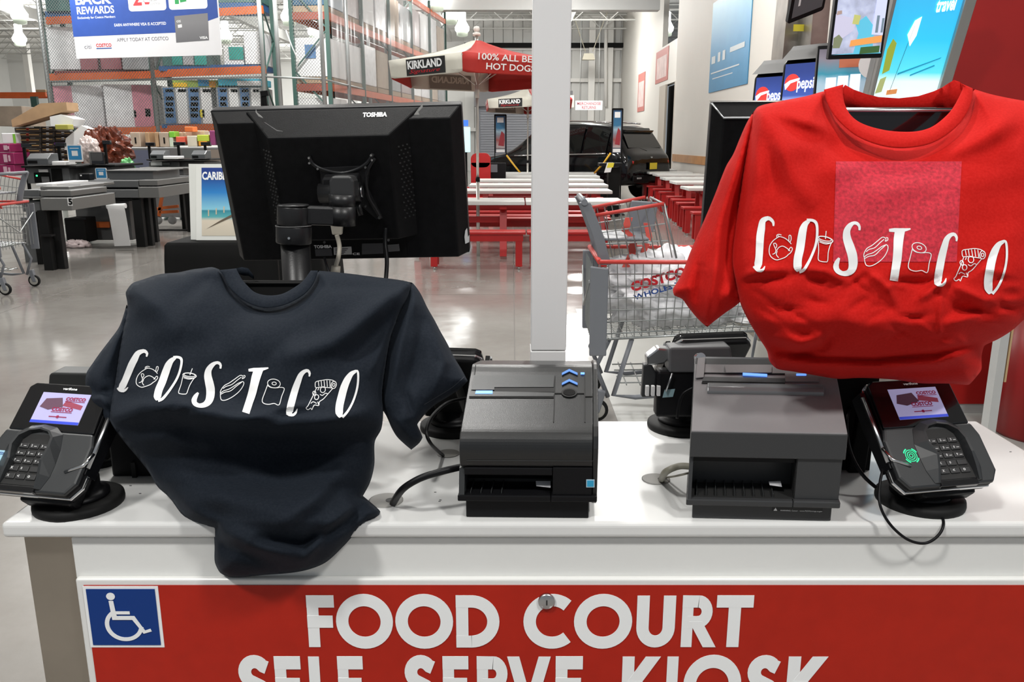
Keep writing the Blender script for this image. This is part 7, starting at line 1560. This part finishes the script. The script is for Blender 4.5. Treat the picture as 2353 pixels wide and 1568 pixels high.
frd = [([(1735, 262), (1790, 330), (1830, 420), (1880, 480)], 26, .008), ([(1755, 250), (1830, 300), (1900, 330), (1960, 345)], 22, -.007), ([(1760, 255), (1850, 280), (1905, 300)], 14, .006), ([(1740, 280), (1740, 400), (1700, 560)], 22, .008),
       ([(1770, 330), (1780, 450), (1740, 560)], 20, -.006), ([(2340, 245), (2290, 300), (2210, 340), (2100, 360)], 22, .006), ([(2350, 300), (2270, 350), (2180, 370)], 20, -.005),
       ([(1690, 640), (1750, 622), (1800, 618)], 10, .008), ([(1700, 655), (1770, 640), (1820, 640)], 10, -.006), ([(1840, 615), (1900, 625), (1950, 650)], 10, .007), ([(1850, 640), (1900, 650)], 12, -.006),
       ([(1990, 620), (2040, 660), (2060, 700)], 10, .007), ([(2030, 650), (2120, 650), (2160, 640)], 10, -.007), ([(2110, 690), (2150, 660), (2190, 640)], 9, .009), ([(2165, 650), (2160, 720), (2158, 780)], 5, .004),
       ([(2180, 650), (2260, 690), (2353, 690)], 12, .008), ([(2170, 700), (2260, 720), (2353, 705)], 12, -.008), ([(2180, 745), (2270, 715), (2353, 722)], 10, .008), ([(1700, 700), (1730, 740), (1760, 760)], 16, .008),
       ([(1760, 790), (1830, 815), (1890, 800), (1915, 765)], 12, -.014), ([(1770, 770), (1840, 790), (1900, 770)], 14, .012), ([(1780, 825), (1880, 840), (1990, 840), (2150, 835), (2250, 800)], 10, .010), ([(1770, 808), (1880, 822), (2010, 828), (2150, 815), (2255, 790)], 8, -.014),
       ([(1800, 850), (1900, 852), (2050, 862), (2230, 845)], 9, -.006), ([(1900, 700), (1960, 740), (2060, 760)], 34, .006), ([(1690, 560), (1700, 480), (1715, 400)], 14, -.005), ([(1815, 620), (1808, 690), (1790, 740)], 9, .003)]
for _ in range(42):
    x_ = rg_.uniform(1700, 2330); y_ = rg_.uniform(615, 790); L_ = rg_.uniform(35, 120); a_ = rg_.uniform(-.8, .8); frd.append(([(x_, y_), (x_ + L_ * .5, y_ + L_ * a_ * .5 + rg_.uniform(-8, 8)), (x_ + L_, y_ + L_ * a_)], rg_.uniform(5, 10), rg_.choice([-1, 1]) * rg_.uniform(.0015, .0042)))
cR = Cloth(bodyR, rimR, .085, 120, frd, .03, 6, .0016); cR.mesh('body', fab_r, SR)
put_print(cR, SR, True)
collar(SR, fab_r, [(1893, 206), (1902, 240), (1926, 277), (1972, 315), (2033, 337), (2089, 340), (2144, 328), (2191, 298), (2219, 264), (2234, 226), (2235, 203)], [(1938, 194), (1937, 217), (1943, 244), (1958, 268), (1986, 286), (2033, 299), (2079, 303), (2117, 300), (2149, 287), (2182, 258), (2201, 228), (2213, 200), (2205, 190)], lambda x, y: float(np.interp(y, [190, 340], [1.395, 1.305])), bulge=.006, n=60)
mb = MB(); rg = []
for (x, yt, yb_) in [(1934, 205, 224), (1942, 195, 244), (1962, 206, 250), (1990, 216, 251), (2019, 223, 251), (2065, 226, 251), (2110, 221, 251), (2145, 210, 251), (2165, 201, 251), (2180, 191, 250), (2192, 184, 247), (2206, 188, 240), (2214, 197, 225)]:
    e = .0 if 1950 < x < 2180 else -.02
    rg.append([at(x, yt, 1.478 + e), at(x, (yt + yb_) / 2, 1.484 + e), at(x, yb_, 1.478 + e), at(x, yb_, 1.486 + e), at(x, (yt + yb_) / 2, 1.490 + e), at(x, yt, 1.486 + e)])
mb.loft(rg, True).build('back_collar', fab_r, SR)
slr = [(1736, 252), (1728, 262), (1716, 282), (1700, 318), (1684, 356), (1670, 379), (1657, 410), (1642, 449), (1622, 497), (1600, 547), (1586, 580), (1572, 617), (1560, 642), (1546, 666), (1549, 679), (1567, 687), (1582, 707), (1600, 729), (1614, 743), (1625, 752), (1642, 738), (1670, 717), (1693, 701), (1704, 690), (1698, 655), (1690, 603), (1700, 500), (1714, 400), (1732, 300)]
cs_ = Cloth(slr, lambda x, y: rimR(x, y) + .012 + (1730 - x) * .00012, .055, 60, [([(1715, 300), (1690, 400), (1655, 500), (1615, 620)], 14, .008), ([(1700, 420), (1675, 540), (1665, 640)], 14, -.010), ([(1660, 520), (1645, 620), (1625, 740)], 12, .010), ([(1610, 600), (1600, 660), (1598, 700)], 12, -.010), ([(1690, 600), (1680, 660), (1660, 700)], 10, .006)], .035, 5, .0012)
cs_.mesh('sleeve', fab_r, SR)
slr2 = [(2420, 248), (2470, 300), (2520, 400), (2570, 520), (2600, 600), (2540, 660), (2460, 690), (2430, 600), (2438, 500), (2438, 350)]
Cloth(slr2, lambda x, y: rimR(x, y) + .012, .05, 60, [([(2440, 300), (2500, 450), (2520, 600)], 20, .008)], .03, 8, .001).mesh('sleeve', fab_r, SR)
# pinkish patch: glow of the lit screen through the cloth, put into the colour
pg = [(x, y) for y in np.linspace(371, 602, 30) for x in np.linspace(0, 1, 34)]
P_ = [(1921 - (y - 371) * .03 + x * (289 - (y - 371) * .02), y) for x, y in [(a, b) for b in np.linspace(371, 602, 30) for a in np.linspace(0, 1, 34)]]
pm_ = mat('screen_glow_pink', (.55, .020, .040), .85, noise=.32, nscale=190)
mb = MB(); mb.add(cR.on(P_, .0009), [(i * 34 + j, i * 34 + j + 1, (i + 1) * 34 + j + 1, (i + 1) * 34 + j) for i in range(29) for j in range(33)], True); mb.build('screen_glow_patch', pm_, SR, label='pinkish speckled square of painted screen glow on the chest')
